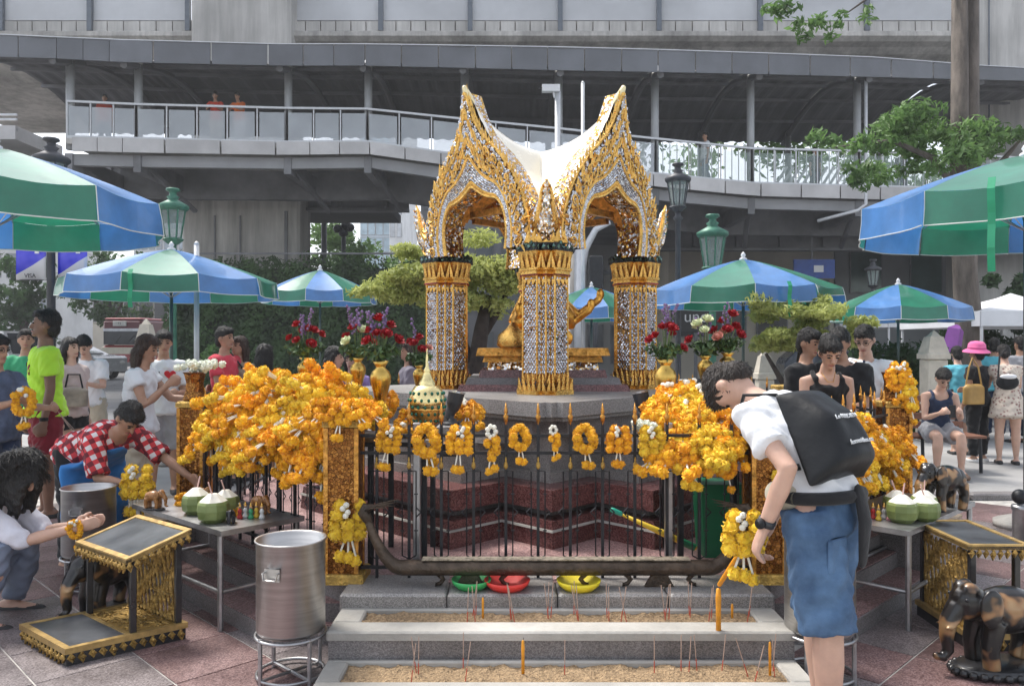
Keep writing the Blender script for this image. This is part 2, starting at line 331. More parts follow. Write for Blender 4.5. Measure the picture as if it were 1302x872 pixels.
# ------------------------------------------------------------------ the pavilion
PZ = 1.145
pav = thing('shrine_pavilion', 'open golden pavilion with mirror mosaic columns and horned white roof', 'pavilion', (SC.x+.02, SC.y, PZ), R(45))
def diamonds(mb, p0, p1, z0, z1, cw, rh, proud, rg):
    p0, p1 = Vector((*p0,0)), Vector((*p1,0)); L = (p1-p0).length; d = (p1-p0)/L; nr = Vector((d.y,-d.x,0)); n = max(1, round(L/cw)); cw = L/n; rows = int((z1-z0)/rh)
    for r in range(rows*2):
        off = .5 if r % 2 == 0 else 0
        for i in range(n+(0 if off else -1)):
            s = (i+off+(0 if off else 1))*cw; c = p0+d*s+Vector((0,0,z0+(r+1)*rh/2)); hx, hz = cw*.42, rh*.42
            apex = c+nr*(proud+.004)+d*hx*rg.uniform(-.6,.6)+Vector((0,0,hz*rg.uniform(-.6,.6))); b = c+nr*proud*.3
            mb.add([b-d*hx, b-Vector((0,0,hz)), b+d*hx, b+Vector((0,0,hz)), apex], [(0,1,4),(1,2,4),(2,3,4),(3,0,4)])
def leaf(mb, c, up, side, nr, L, W, bend=.3, th=.012):     # flame-shaped gold leaf with a ridge
    pts = [(-.5,0),(-.5,.18),(-.36,.42),(-.16,.72),(.0+bend*.6,1.0),(.22,.66),(.42,.36),(.5,.14),(.5,0)]
    o = len(mb.v); base = [c+side*x*W+up*y*L for x, y in pts]; ridge = [c+up*y*L*.9+side*(bend*.4*y*W)+nr*th*(1-.7*y) for y in (0,.35,.75)]
    v = base+ridge; n = 9
    mb.add(v, [(0,1,2,10,9),(2,3,11,10),(3,4,11),(4,5,11),(5,6,10,11),(6,7,8,9,10)])
rg = random.Random(3)
def column(px, py):
    c = bpy.data.objects.new('column', None); COL.objects.link(c); c.parent = pav; c.location = (px, py, 0); return c
shaft_poly = redent(.158,.045)
sh = MB().prism(shaft_poly, .10, .86).mesh('shaft'); sh.materials.append(gold_dk)
mm = MB(); gm = MB(); n_ = len(shaft_poly)
for i in range(n_):
    a_, b_ = shaft_poly[i], shaft_poly[(i+1) % n_]
    diamonds(mm, a_, b_, .14, .83, .025, .036, .004, rg)
    gm.tube([(a_[0],a_[1],.10),(a_[0],a_[1],.86)], .008, 5)
tiles_me = mm.mesh('mirror_mosaic'); tiles_me.materials.append(mirror)
for S, z0, z1 in ((.195,0,.03),(.18,.03,.055),(.175,.845,.87),(.17,.87,.885),(.185,.885,.90)): gm.prism(redent(S,.05), z0, z1)
for ring, (S, z, L) in enumerate(((.19,.03,.09),(.172,.08,.08),(.165,.82,-.05),(.178,.90,.12))):
    pp = redent(S,.05)
    for i in range(len(pp)):
        A, B = Vector((*pp[i],z)), Vector((*pp[(i+1) % len(pp)],z)); ln = (B-A).length; d = (B-A)/ln; nr = Vector((d.y,-d.x,0)); k = max(1, round(ln/.045))
        for q in range(k):
            upv = Vector((0,0,1 if L > 0 else -1)); upv = (upv+nr*(.12 if L > 0 and ring != 3 else .18)).normalized()
            leaf(gm, A+d*(q+.5)*ln/k+nr*.004, upv, d, nr, abs(L), .042, rg.uniform(-.3,.3))
gm.prism(redent(.170,.05), .90, 1.02, top=redent(.19,.05))
gold_me = gm.mesh('gold_trim'); gold_me.materials.append(gold)
bm_ = MB(); bp = redent(.20,.05); bm_.prism(bp, 1.02, 1.075)
band_me = bm_.mesh('band'); band_me.materials.append(black_iron)
bt = MB()
for i in range(len(bp)): diamonds(bt, bp[i], bp[(i+1) % len(bp)], 1.022, 1.073, .05, .05, .006, rg)
bt_me = bt.mesh('band_mirror'); bt_me.materials.append(mirror_dk)
rb = MB().prism(redent(.178,.05), .846, .856).mesh('ruby_band'); rb.materials.append(mt('ruby_tile', (.25,.02,.05), .12, .8, var=.5, vs=60))
for sx in (-.55,.55):
    for sy in (-.55,.55):
        c = column(sx, sy); s0 = link('shaft', sh, None, c); link('gold_trim', gold_me, None, c); link('ruby_band', rb, None, c); link('capital_band', band_me, None, c)
        t_ = link('mirror_mosaic', tiles_me, None, c); t_['kind'] = 'stuff'; t_ = link('band_mosaic', bt_me, None, c); t_['kind'] = 'stuff'
# gables
def resample(pts, n):
    P_ = np.array(pts, float); d = np.r_[0, np.cumsum(np.linalg.norm(np.diff(P_, axis=0), axis=1))]; t = np.linspace(0, d[-1], n); return np.stack([np.interp(t, d, P_[:,0]), np.interp(t, d, P_[:,1])], 1)
def spline(pts, k=8):
    out = []
    for i in range(len(pts)-1):
        p0, p1, p2, p3 = [np.array(pts[max(0, min(len(pts)-1, j))], float) for j in (i-1,i,i+1,i+2)]
        for q in range(k):
            t = q/k; out.append(.5*((2*p1)+(-p0+p2)*t+(2*p0-5*p1+4*p2-p3)*t*t+(-p0+3*p1-3*p2+p3)*t**3))
    out.append(np.array(pts[-1], float)); return out
inn = [(.335,2.20),(.355,2.34),(.335,2.48),(.27,2.575),(.18,2.60),(.10,2.635),(0,2.70)]
outr = [(.565,2.20),(.572,2.34),(.545,2.50),(.48,2.66),(.40,2.79),(.305,2.91),(.21,3.00),(.13,3.09),(.07,3.20),(.03,3.32),(0.0,3.42)]
mir = lambda h: [(-x, z) for x, z in h]+[(x, z) for x, z in h[::-1][1:]]
NI = 64
I_ = resample(mir([tuple(q) for q in spline(inn)]), NI); O_ = resample(mir([tuple(q) for q in spline(outr)]), NI)
r_of = lambda z: .735+.11*max(0, (z-2.2)/1.2)**1.5
def gp(t, rho, h=0.):
    t = max(0., min(1., t))*(NI-1); i = min(int(t), NI-2); f = t-i
    a_ = I_[i]*(1-f)+I_[i+1]*f; b_ = O_[i]*(1-f)+O_[i+1]*f; s, z = a_*(1-rho)+b_*rho
    return Vector((r_of(z)+h, s, z-PZ))
pan = MB(); NR = 7
for side, hh in ((0,0.),(1,-.17)):
    o = len(pan.v)
    for i in range(NI):
        for k in range(NR+1): pan.v.append(tuple(gp(i/(NI-1), k/NR, hh+(.02*math.sin(math.pi*k/NR) if not side else 0))))
    for i in range(NI-1):
        for k in range(NR):
            q = (o+i*(NR+1)+k, o+(i+1)*(NR+1)+k, o+(i+1)*(NR+1)+k+1, o+i*(NR+1)+k+1); pan.f.append(q if side else q[::-1])
o2 = NI*(NR+1)
for i in range(NI-1):
    for k in (0, NR): a_, b_ = i*(NR+1)+k, (i+1)*(NR+1)+k; pan.f.append((a_,b_,b_+o2,a_+o2))
panel_me = pan.mesh('gable_panel'); panel_me.materials.append(mos_gold)
gs = MB(); ms = MB(); ed = MB()
TT = [i/90 for i in range(91)]
for rho, r_, h in ((.0,.014,.008),(.055,.008,.012),(.30,.010,.02),(.335,.006,.022),(.985,.013,.0)): gs.tube([gp(t,rho,h) for t in TT], r_, 6)
def frame(t, rho):
    p = gp(t,rho); du = (gp(min(1,t+.01),rho)-gp(max(0,t-.01),rho)).normalized(); dv = (gp(t,min(1,rho+.03))-gp(t,max(0,rho-.03))).normalized(); nr = du.cross(dv)
    if nr.x < 0: nr = -nr
    return p, du, dv, nr.normalized()
def shard(mb, t, rho, a_, b_, h):
    p, du, dv, nr = frame(t, rho); th = rg.uniform(-.5,.5); e1 = du*math.cos(th)+dv*math.sin(th); e2 = nr.cross(e1); p = p+nr*h
    ap = p+nr*.006+e1*a_*rg.uniform(-.5,.5)+e2*b_*rg.uniform(-.5,.5)
    mb.add([p-e1*a_, p-e2*b_, p+e1*a_, p+e2*b_, ap], [(0,1,4),(1,2,4),(2,3,4),(3,0,4)])
for row, rho in enumerate((.085,.125,.165,.205,.245,.28)):
    for i in range(120): shard(ms, (i+.5*(row % 2))/120, rho, .011, .008, .018)
for i in range(1300): shard(ms, rg.random(), rg.uniform(.36,.96), rg.uniform(.008,.02), rg.uniform(.007,.014), .024)
for i in range(26):                                               # scrolls
    t = (i+.5)/26; side = 1 if t < .5 else -1
    for rho in ((.5,.78) if .12 < t < .88 else (.62,)):
        p, du, dv, nr = frame(t, rho); R0 = rg.uniform(.035,.055)*(1.1 if .25 < t < .75 else .85); n = 16
        gs.tube([p+nr*.03+(du*math.cos(side*q*.55+rho*5)+dv*math.sin(side*q*.55+rho*5))*R0*(1-q/n*.8) for q in range(n)], [.009*(1-.5*q/n) for q in range(n)], 5)
for i in range(105):
    t, rho = rg.random(), rg.uniform(.36,.95); p, du, dv, nr = frame(t, rho); th = rg.uniform(-.9,.9)
    upv = (dv*math.cos(th)+du*math.sin(th)); leaf(gs, p+nr*.026, upv, nr.cross(upv), nr, rg.uniform(.04,.085), rg.uniform(.02,.036), rg.uniform(-.5,.5), .016)
for i in range(58):                                               # flames along the outer edge
    t = (i+.5)/58; p, du, dv, nr = frame(t, 1.); upv = (dv+Vector((0,0,.55))).normalized(); W = .034
    (leaf(ed, p-nr*.02-upv*.02, upv, nr.cross(upv), nr, .085 if i % 2 else .06, W, .4 if t < .5 else -.4, .016))
for i in range(100): t = (i+.5)/100; p, du, dv, nr = frame(t, .03); leaf(gs, p+nr*.012+dv*.015, -dv, du, nr, .035, .016, 0, .008)
scroll_me = gs.mesh('gold_scrollwork'); scroll_me.materials.append(gold); mir_me = ms.mesh('mirror_mosaic'); mir_me.materials.append(mirror); ed_me = ed.mesh('edge_flames'); ed_me.materials.append(gold)
# horn finial that rises from the tip, and the upturned ends over the columns
hf = MB(); hf.tube([gp(.5,.86,-.06), gp(.5,.95,-.035), gp(.5,1.,-.02)+Vector((.02,0,.03))], [.035,.030,.016], 8, flat=1.3, round_=True)
HK = []
for s in (-1,1):
    hook = MB(); hookg = MB()
    pts = [Vector((.64,s*.50,2.21-PZ)),Vector((.66,s*.60,2.27-PZ)),Vector((.69,s*.67,2.37-PZ)),Vector((.71,s*.70,2.48-PZ)),Vector((.72,s*.71,2.58-PZ)),Vector((.725,s*.735,2.64-PZ))]
    hook.tube(pts, [.075,.085,.075,.055,.032,.008], 8, flat=.6, up=(1,0,0)); hookg.tube([p+Vector((.045*(1-i/5.5),-s*.05*(1-i/6),.01)) for i, p in enumerate(pts)], [.02,.024,.024,.02,.014,.006], 6)
    for i in range(9):
        k = i/9*4.6; q = pts[int(k)].lerp(pts[int(k)+1], k % 1); leaf(hookg, q+Vector((.0,s*.06*(1-i/10),0)), Vector((0,s*.9,.5)).normalized(), Vector((1,0,0)), Vector((0,0,1)), .05, .05, .3)
    HK.append((hook.mesh('corner_hook', True), hookg.mesh('hook_trim'))); HK[-1][0].materials.append(mos_silver); HK[-1][1].materials.append(gold)
hf_me = hf.mesh('horn', True); hf_me.materials.append(mt('pale_gold', (.85,.74,.45), .3, .35, var=.12, vs=8))
for q in range(4):
    g = link('gable', panel_me, None, pav, rz=q*math.pi/2)
    for nm, me, st in (('gold_scrollwork',scroll_me,0),('mirror_mosaic',mir_me,1),('edge_flames',ed_me,1),('horn',hf_me,0),('corner_hook',HK[0][0],0),('corner_hook',HK[1][0],0),('hook_trim',HK[0][1],1),('hook_trim',HK[1][1],1)):
        o = link(nm, me, None, g)
        if st: o['kind'] = 'stuff'
# saddle roof as a crossing of two curved ridges
drop_v = np.array([0,.045,.09,.15,.23,.32,.41,.485,.54,.58]); drop_z = np.array([0,.05,.14,.25,.35,.45,.58,.71,.87,1.1])
def ridge(u): u = abs(u); return 3.08+.34*(u/.86)**2.5
def roofz(u, v):
    return max(ridge(u)-np.interp(abs(v),drop_v,drop_z), ridge(v)-np.interp(abs(u),drop_v,drop_z))
N = 88; g_ = np.linspace(-.86,.86,N+1); rv = []; ok = {}
for j in range(N+1):
    for i in range(N+1):
        u, v = g_[i], g_[j]; z = roofz(u, v); ok[i,j] = max(abs(u),abs(v)) <= r_of(z)-.03 and z > 2.3; rv.append((u, v, z-PZ+.012))
rf = [(j*(N+1)+i, j*(N+1)+i+1, (j+1)*(N+1)+i+1, (j+1)*(N+1)+i) for j in range(N) for i in range(N) if ok[i,j] and ok[i+1,j] and ok[i,j+1] and ok[i+1,j+1]]
def grid_part(name, m, dz, sm):
    mb = MB(); mb.v = [(x,y,z+dz) for x,y,z in rv]; mb.f = rf if dz >= 0 else [q[::-1] for q in rf]; return mb.build(name, m, pav, sm)
grid_part('roof', mt('roof_glaze', (.86,.80,.67), .25, 0, var=.05, vs=5, coat=.6), 0, True)
grid_part('ceiling', gold_dk, -.035, True)
cs = MB(); cg = MB()
for q in range(4):                                                # pointed antefix over each column
    M_ = Matrix.Rotation(q*math.pi/2, 4, 'Z') @ Matrix.Translation((.60,.60,1.075)) @ Matrix.Rotation(R(45),4,'Z')
    cs.prism([(-.06,-.16),(.09,-.16),(.09,.16),(-.06,.16)], 0, .13, M_, top=[(-.06,-.13),(.07,-.13),(.07,.13),(-.06,.13)])
    cs.prism([(-.06,-.12),(.065,-.12),(.065,.12),(-.06,.12)], .13, .46, M_, top=[(-.02,-.008),(-.0,-.008),(-.0,.008),(-.02,.008)])
    cg.prism([(.06,-.022),(.10,-.022),(.10,.022),(.06,.022)], .0, .40, M_, top=[(-.01,-.01),(.01,-.01),(.01,.01),(-.01,.01)])
    for k in range(-3,4): leaf(cg, M_ @ Vector((.095,k*.042,.0)), M_.to_3x3() @ Vector((.2,0,.98)), M_.to_3x3() @ Vector((0,1,0)), M_.to_3x3() @ Vector((1,0,0)), .13-abs(k)*.012, .05)
cs.build('antefix', mos_silver, pav); cg.build('antefix_trim', gold, pav)
for q in range(4):
    inner = MB(); M_ = Matrix.Rotation(q*math.pi/2, 4, 'Z'); inner.box((.50,.0,1.40),(.04,.60,.05),M=M_)
    inner.prism([(.40,-.72),(.70,-.72),(.70,-.40),(.40,-.40)],1.075,1.10,M_) if 0 else None
    inner.build('lintel', gold_dk, pav)

# ------------------------------------------------------------------ statue
st = thing('deity_statue', 'golden four-faced many-armed seated statue inside the mirrored columns', 'statue', (SC.x+.02, SC.y, PZ), 0)
for S, z0, z1, m, nm in ((.66,0,.05,g_red,'base_step'),(.60,.05,.10,g_dark,'base_band'),(.50,.10,.16,g_red,'base_step'),(.44,.16,.22,mos_silver,'mosaic_band'),(.47,.22,.27,gold_dk,'gold_band'),(.52,.27,.33,gold_dk,'gold_band')):
    MB().prism([(S,0),(0,S),(-S,0),(0,-S)] if False else [(-S,-S*.8),(S,-S*.8),(S,S*.8),(-S,S*.8)], z0, z1, top=[(-S*.97,-S*.78),(S*.97,-S*.78),(S*.97,S*.78),(-S*.97,S*.78)]).build(nm, m, st)
b = MB(); B0 = .33
b.tube([(0,0,B0+.05),(0,0,B0+.2),(0,0,B0+.38),(0,0,B0+.5),(0,0,B0+.56)], [.17,.135,.165,.17,.06], 16, flat=.7, up=(0,1,0), round_=True)
b.tube([(0,0,B0+.5),(0,0,B0+.66)], .055, 10); b.ball((0,0,B0+.72),(.085,.09,.11)); b.lathe([(.09,0),(.10,.03),(.07,.06),(.06,.12),(.03,.2),(.01,.3)],14,(0,0,B0+.79))
for s in (-1,1):
    b.tube([(s*.08,0,B0+.08),(s*.23,-.16,B0+.09),(s*.02,-.24,B0+.06)], [.09,.075,.05], 10, round_=True)
    for (e1, e2) in (((.32,-.10,.24),(.45,-.16,.34)),((.36,.02,.30),(.55,-.04,.44)),((.28,-.14,.20),(.20,-.27,.28))) if s > 0 else (((.25,-.08,.22),(.20,-.22,.30)),((.27,.02,.25),(.14,-.2,.36)),((.24,-.14,.20),(.12,-.27,.24))):
        b.tube([(s*.15,0,B0+.46),(s*e1[0],e1[1],B0+e1[2]),(s*e2[0],e2[1],B0+e2[2])], [.06,.05,.035], 8, round_=True)
        b.ball((s*(e2[0]+.015),e2[1],B0+e2[2]+.05),(.04,.035,.055))
    b.tube([(s*.1,-.02,B0+.75),(s*.12,0,B0+.79)], .03, 6)
sb_ = link('body', remesh(b, .012, 3), mt('leaf_gold', (.80,.42,.08), .32, 1, var=.2, vs=20, bump=.2, bs=60), st)
sb_.scale = (.86,.86,.9); sb_.location.z = .033
MB().lathe([(.10,0),(.13,.02),(.12,.10),(.05,.16),(.02,.2)],16,(-.23,-.36,.33)).build('offering_bowl', gold, st, True)
# ------------------------------------------------------------------ fence round the shrine with gold posts
FV = octo(2.47,2.40)                                            # eight corners
post_gold = mosaic('carved_gold_post', (.40,.18,.045), (.26,.105,.028), (.10,.04,.012), 62, .5, .4)
picket_me = {}
def picket(hi):
    if hi in picket_me: return picket_me[hi]
    m = MB(); m.box((0,0,.42),(.015,.015,.84)); 
    for s in (-1,1):
        m.bar((s*.036,0,.12),(s*.036,0,.56),.0035,4); m.bar((s*.036,0,.12),(0,0,.10),.0035,4); m.bar((s*.036,0,.56),(0,0,.56),.0035,4)
        m.bar((s*.036,0,.32),(s*.062,0,.345),.0035,4); m.bar((s*.062,0,.345),(s*.036,0,.37),.0035,4)
        m.box((s*.036,0,.25),(.02,.008,.006)); m.box((s*.036,0,.44),(.02,.008,.006))
    me = m.mesh('picket'); me.materials.append(black_iron)
    f = MB().lathe([(.008,.80),(.012,.835),(.014,.845),(.007,.855),(.010,.868),(.006,.89),(.001,.915)],8).mesh('spear_tip',True); f.materials.append(gold_dk)
    d = MB().lathe([(.002,-.03),(.012,-.018),(.010,0),(.004,.012),(.006,.02),(.002,.035)],8,(0,-.012,.60)).mesh('gold_drop',True); d.materials.append(gold_paint)
    picket_me[hi] = (me, f, d); return picket_me[hi]
names = {6:('iron fence panel facing the incense troughs','front'),5:('iron fence panel beneath the garland heap beside the praying woman','l'),7:('iron fence panel beneath the garlands behind the man with the black bag','r'),
         4:('short iron fence panel beyond the post with white flowers','sl'),0:('short iron fence panel beyond the carved lantern-topped post','sr'),1:('rear iron fence panel behind the column beside the dark lantern','br'),2:('rear iron fence panel behind the statue','b'),3:('rear iron fence panel at the foot of the pale tree','bl')}
def fence(i):
    a_, b_ = Vector((*FV[(i-1) % 8],.28)), Vector((*FV[i % 8],.28)); 
    if i == 6: a_, b_ = Vector((*FV[5],.28)), Vector((*FV[6],.28))
    d = b_-a_; L = d.length-.17; rz = math.atan2(d.y,d.x)
    t = thing('iron_fence', names[i][0], 'fence', (a_+b_)/2, rz, 'iron fence panels round the shrine'); n = round(L/.165)
    for z in (.745,.655,.06): MB().box((0,0,z),(L,.02,.016)).build('rail', black_iron, t)
    me, f, dr = picket(0)
    for k in range(n):
        x = -L/2+(k+.5)*L/n; p = link('picket', me, None, t, (x,0,0)); link('spear_tip', f, None, p); link('gold_drop', dr, None, p)
    return t
for i, (ia) in ((6,0),(5,0),(7,0),(4,0),(0,0),(1,0),(2,0),(3,0)):
    fence(i)
post_lab = {5:'carved gold fence post topped and hung with garlands beside the steel bin',6:'carved gold fence post hidden behind the man with the black bag',4:'carved gold fence post carrying white flowers in a gold cup',7:'carved gold fence post with lantern-shaped top and garlands',0:'rear gold fence post toward the bench',3:'rear gold fence post toward the road',1:'gold fence post behind the column by the dark lantern',2:'gold fence post behind the column by the pale tree'}
posts = {}
for i in (5,6,4,7,0,3):
    x, y = FV[i]; t = thing('gold_post', post_lab[i], 'post', (x,y,.28), [0,45,0,45,0,0,0,0][i]*0, 'carved gold fence posts'); posts[i] = t
    MB().bbox((0,0,.025),(.235,.235,.05),b=.008).build('foot', gold_paint, t)
    MB().bbox((0,0,.42),(.168,.168,.75),b=.006).build('shaft', post_gold, t)
    m = MB()
    for sx in (-1,1):
        for sy in (-1,1): m.box((sx*.078,sy*.078,.42),(.022,.022,.742))
    m.build('corner_strip', gold_dk, t)
    MB().bbox((0,0,.815),(.195,.195,.04),b=.01).build('cap', gold_paint, t)
for i in (4,7):
    t = posts[i]
    MB().lathe([(.07,.83),(.085,.85),(.065,.90),(.06,.96),(.075,1.02),(.085,1.03)],8).build('cup', post_gold, t)
for x in (-.51,.84): 
    t = thing('steel_upright', 'slim grey steel upright just inside the iron fence', 'upright', (x,4.22,.28), 0, 'grey uprights inside the fence'); MB().bbox((0,0,.40),(.04,.04,.80),b=.004).build('pole', steel_dk, t); MB().bbox((0,0,.004),(.09,.09,.008),b=.002).build('foot_plate', steel_dk, t)
# flower racks inside the fence
def rack(sg):
    t = thing('flower_rack', 'black flower rack inside the fence '+('carrying the jewelled jar and rose vases' if sg < 0 else 'beside the cream roses'), 'rack', (SC.x,SC.y,0)); o = 2.32; i_ = 1.86
    poly = [(sg*.72,-o+.04),(sg*1.02,-o+.04),(sg*2.26,-1.1),(sg*1.98,-.78),(sg*.98,-i_+.06),(sg*.72,-i_+.06)]
    if sg > 0: poly = poly[::-1]
    MB().prism(poly[::-1], .95, .975).build('shelf', black_iron, t)
    for k, (x, y) in enumerate(poly): q = Vector((x,y,0))*.97; MB().box((q.x,q.y,.615),(.03,.03,.67)).build('leg', black_iron, t)
    return t
rack(-1); rack(1)

# ------------------------------------------------------------------ marigolds and garlands
def marigold_arrays(r, seed, petals=46):
    rg_ = np.random.default_rng(seed); n = petals; i = np.arange(n); ph = np.arccos(1-2*(i+.5)/n); th = i*2.39996+seed
    d = np.stack([np.sin(ph)*np.cos(th), np.sin(ph)*np.sin(th), np.cos(ph)], 1); d += rg_.normal(size=d.shape)*.12; d /= np.linalg.norm(d, axis=1)[:,None]
    t = np.cross(d, rg_.normal(size=d.shape)); t /= np.linalg.norm(t, axis=1)[:,None]; b_ = np.cross(d, t)
    rr = r*rg_.uniform(.9,1.08,n)[:,None]; w_ = r*.27
    # each petal: inner edge narrow, outer edge wide and lifted
    V = np.stack([d*rr*.45-t*w_*.3, d*rr*.45+t*w_*.3, d*rr*.92+t*w_+b_*w_*.5, d*rr*1.05+b_*w_*.7, d*rr*.92-t*w_+b_*w_*.5], 1).reshape(-1,3)
    k = np.arange(n)[:,None]*5; Fq = np.concatenate([k+np.array([0,1,2]), k+np.array([0,2,4]), k+np.array([2,3,4])])
    m = MB().ball((0,0,0), r*.84, 8, 6); v2 = np.array(m.v); f2 = []
    for q in m.f: f2 += [q] if len(q) == 3 else [(q[0],q[1],q[2]),(q[0],q[2],q[3])]
    return np.concatenate([V, v2]), np.concatenate([Fq, np.array(f2)+len(V)])
MG = [marigold_arrays(1., s) for s in range(4)]
def flowers(cents, rads, seed=0):
    rg_ = np.random.default_rng(seed); Vs = []; Fs = []; o = 0
    for c, r in zip(cents, rads):
        V, Fq = MG[rg_.integers(4)]; q = Quaternion(Vector(rg_.normal(size=3)).normalized(), rg_.uniform(0,6.28)).to_matrix(); A = np.array(q)
        Vs.append((V*r) @ A.T+np.array(c)); Fs.append(Fq+o); o += len(V)
    return np.concatenate(Vs), np.concatenate(Fs)
def fmat(name, c, c2): return mt(name, c, .75, 0, var=.25, vs=30, rnd=.12, col2=c2, spec=.2, sheen=.2)
M_or = fmat('marigold_orange', (.88,.345,.008), (.96,.48,.02)); M_yo = fmat('marigold_amber', (.88,.40,.010), (.97,.54,.025)); M_ye = fmat('marigold_yellow', (.90,.54,.015), (.98,.68,.06))
M_wh = mt('jasmine', (.80,.78,.68), .7, 0, var=.12, vs=30, spec=.2)
def garland_meshes(kind, seed, m):
    rg_ = random.Random(seed); C = []; Rr = []; jc = []; jr = []; pc = []; pr = []; strings = MB()
    if kind == 'ring':                 # broad wreath hanging from the top
        n = 15
        for i in range(n):
            t = 2*math.pi*i/n; C.append((.050*math.cos(t)+rg_.gauss(0,.004), rg_.gauss(0,.010), -.072+.068*math.sin(t))); Rr.append(rg_.uniform(.025,.031))
        for i in range(5): jc.append((rg_.uniform(-.03,.03), -.022, -.012+rg_.uniform(-.02,.02))); jr.append(.014)
        zb = -.175
    elif kind == 'stack':              # string doubled on itself
        for k, w_ in enumerate((.03,.045,.05,.045)):
            for s in (-1,1): C.append((s*w_+rg_.gauss(0,.004), rg_.gauss(0,.008), -.02-.036*k)); Rr.append(rg_.uniform(.028,.033))
            if k > 1: C.append((0,-.015,-.02-.036*k)); Rr.append(.03)
        for i in range(4): jc.append((rg_.uniform(-.02,.02), -.03, -.01-.014*i)); jr.append(.012)
        zb = -.165
    elif kind == 'plain':              # thick wreath without jasmine
        for i in range(15):
            t = 2*math.pi*i/15; C.append((.045*math.cos(t)+rg_.gauss(0,.006), rg_.gauss(0,.014), -.068+.062*math.sin(t))); Rr.append(rg_.uniform(.025,.033))
        zb = -.15
    else:                              # small loop, mostly jasmine at the top
        for i in range(7): jc.append((.022*math.cos(i*.9), -.004, -.028+.028*math.sin(i*.9))); jr.append(.014)
        for k in range(6): C.append((rg_.choice((-.022,.022)) if k < 4 else 0, rg_.gauss(0,.008), -.07-.018*k)); Rr.append(rg_.uniform(.024,.03))
        zb = -.175
    nt_ = rg_.choice((1,2,3)) if kind != 'small' else 2
    for q in range(nt_):
        x = (q-(nt_-1)/2)*.03; z1 = zb-rg_.uniform(.02,.055); strings.tube([(x*.3,0,zb+.03),(x,-.004,z1)], .0045, 5); pc.append((x,-.004,z1-.016)); pr.append(rg_.uniform(.022,.028))
    for c, r in zip(jc, jr): strings.ball(c, r, 6, 4)
    a_ = np_mesh('marigold_loop', *flowers(C, Rr, seed)); a_.materials.append(m)
    b_ = strings.mesh('jasmine_string'); b_.materials.append(M_wh)
    c_ = np_mesh('pendant_blooms', *flowers(pc, pr, seed+50)); c_.materials.append(m); return a_, b_, c_
GAR = [garland_meshes(k, 10+i*3+j, m) for i, (k, mm_) in enumerate((('ring',(M_or,M_yo,M_yo)),('stack',(M_yo,M_or,M_ye)),('small',(M_yo,M_or,M_or)),('plain',(M_yo,M_or,M_ye)))) for j, m in enumerate(mm_)]
def garland(label, loc, normal=(0,-1,0), down=(0,0,-1), var=None, scale=1., group=None, parent=None):
    n = Vector(normal).normalized(); dn = Vector(down); dn = (dn-n*dn.dot(n)).normalized(); xx = n.cross(dn)      # local x, -y = normal, -z = down
    M_ = Matrix((xx, -n, -dn)).transposed()
    if M_.determinant() < 0: M_.col[0] = -M_.col[0]
    o = bpy.data.objects.new('marigold_garland', None); COL.objects.link(o); o.empty_display_size = .05
    o.matrix_world = Matrix.Translation(loc) @ M_.to_4x4() @ Matrix.Scale(scale, 4); tag(o, label, 'garland', group)
    for nm, me in zip(('marigold_loop','jasmine_string','pendant_blooms'), GAR[var]):
        q = link(nm, me, None, o)
        if nm != 'marigold_loop': q['kind'] = 'stuff'
    return o
rg = random.Random(11)
def heap(sg, n, a0, a1, prof, label, group, A, B, seed, reach=1.):
    rg_ = random.Random(seed); A, B = Vector((*A,0)), Vector((*B,0)); d = (B-A); L = d.length; d /= L; out = Vector((d.y,-d.x,0))
    if (A+B).length and out.dot(Vector((SC.x,SC.y,0))-A) > 0: out = -out
    pr = [Vector((o_, z)) for o_, z in prof]; seg = [(pr[i+1]-pr[i]).length for i in range(len(pr)-1)]; tot = sum(seg)
    for k in range(n):
        t = a0+(a1-a0)*((k*.61803) % 1)+rg_.gauss(0,.01); s = tot*(((k*.754877) % 1)**.8)*reach; i = 0
        while i < len(seg)-1 and s > seg[i]: s -= seg[i]; i += 1
        q = pr[i].lerp(pr[i+1], min(1, s/seg[i])); tg = (pr[i+1]-pr[i]).normalized(); endf = max(0, 1-4*min(t-a0, a1-t)/(a1-a0)); q.y -= .10*endf*(1 if q.x < .05 else .3)
        nrm = out*(-tg.y)+Vector((0,0,1))*tg.x
        if nrm.z < -.1 or (tg.x == 0): nrm = out
        nrm = (nrm+Vector((rg_.gauss(0,.25),rg_.gauss(0,.25),rg_.gauss(0,.2)))).normalized(); dn = (out*tg.x+Vector((0,0,tg.y))+d*rg_.gauss(0,.35))
        hang = q.y < 1.05
        garland(label, A+d*L*t+out*(q.x+rg_.gauss(0,.015))+Vector((0,0,q.y+rg_.gauss(0,.015)+.03)), nrm, (0,0,-1) if hang else dn, rg_.choice((0,1,2,3,4,5,9,10,11,9,10,11)), rg_.uniform(1.08,1.35), group)
prof_l = [(-.42,1.10),(-.28,1.17),(-.12,1.18),(-.01,1.13),(.05,1.06),(.07,1.0),(.07,.95)]
heap(-1, 135, .03, .80, prof_l, 'marigold garland in the great orange heap beside the white cup of flowers', 'garlands in the great orange heap', FV[5], FV[4], 1)
prof_r = [(-.30,.98),(-.18,1.0),(-.06,1.01),(.0,.99),(.05,.93),(.08,.86),(.08,.80)]
heap(1, 75, .02, .92, prof_r, 'marigold garland heaped on the fence behind the man with the black bag', 'garlands behind the bent man', FV[6], FV[7], 2)
prof_f = [(-.50,1.24),(-.36,1.17),(-.22,1.09),(-.10,1.03),(-.02,1.0),(.02,.98)]
heap(1, 55, .06, .42, prof_f, 'marigold garland heaped below the cream roses, beside the face of the bent man', 'garlands below the rose vases', (1.28,4.13), (.20,4.13), 5)
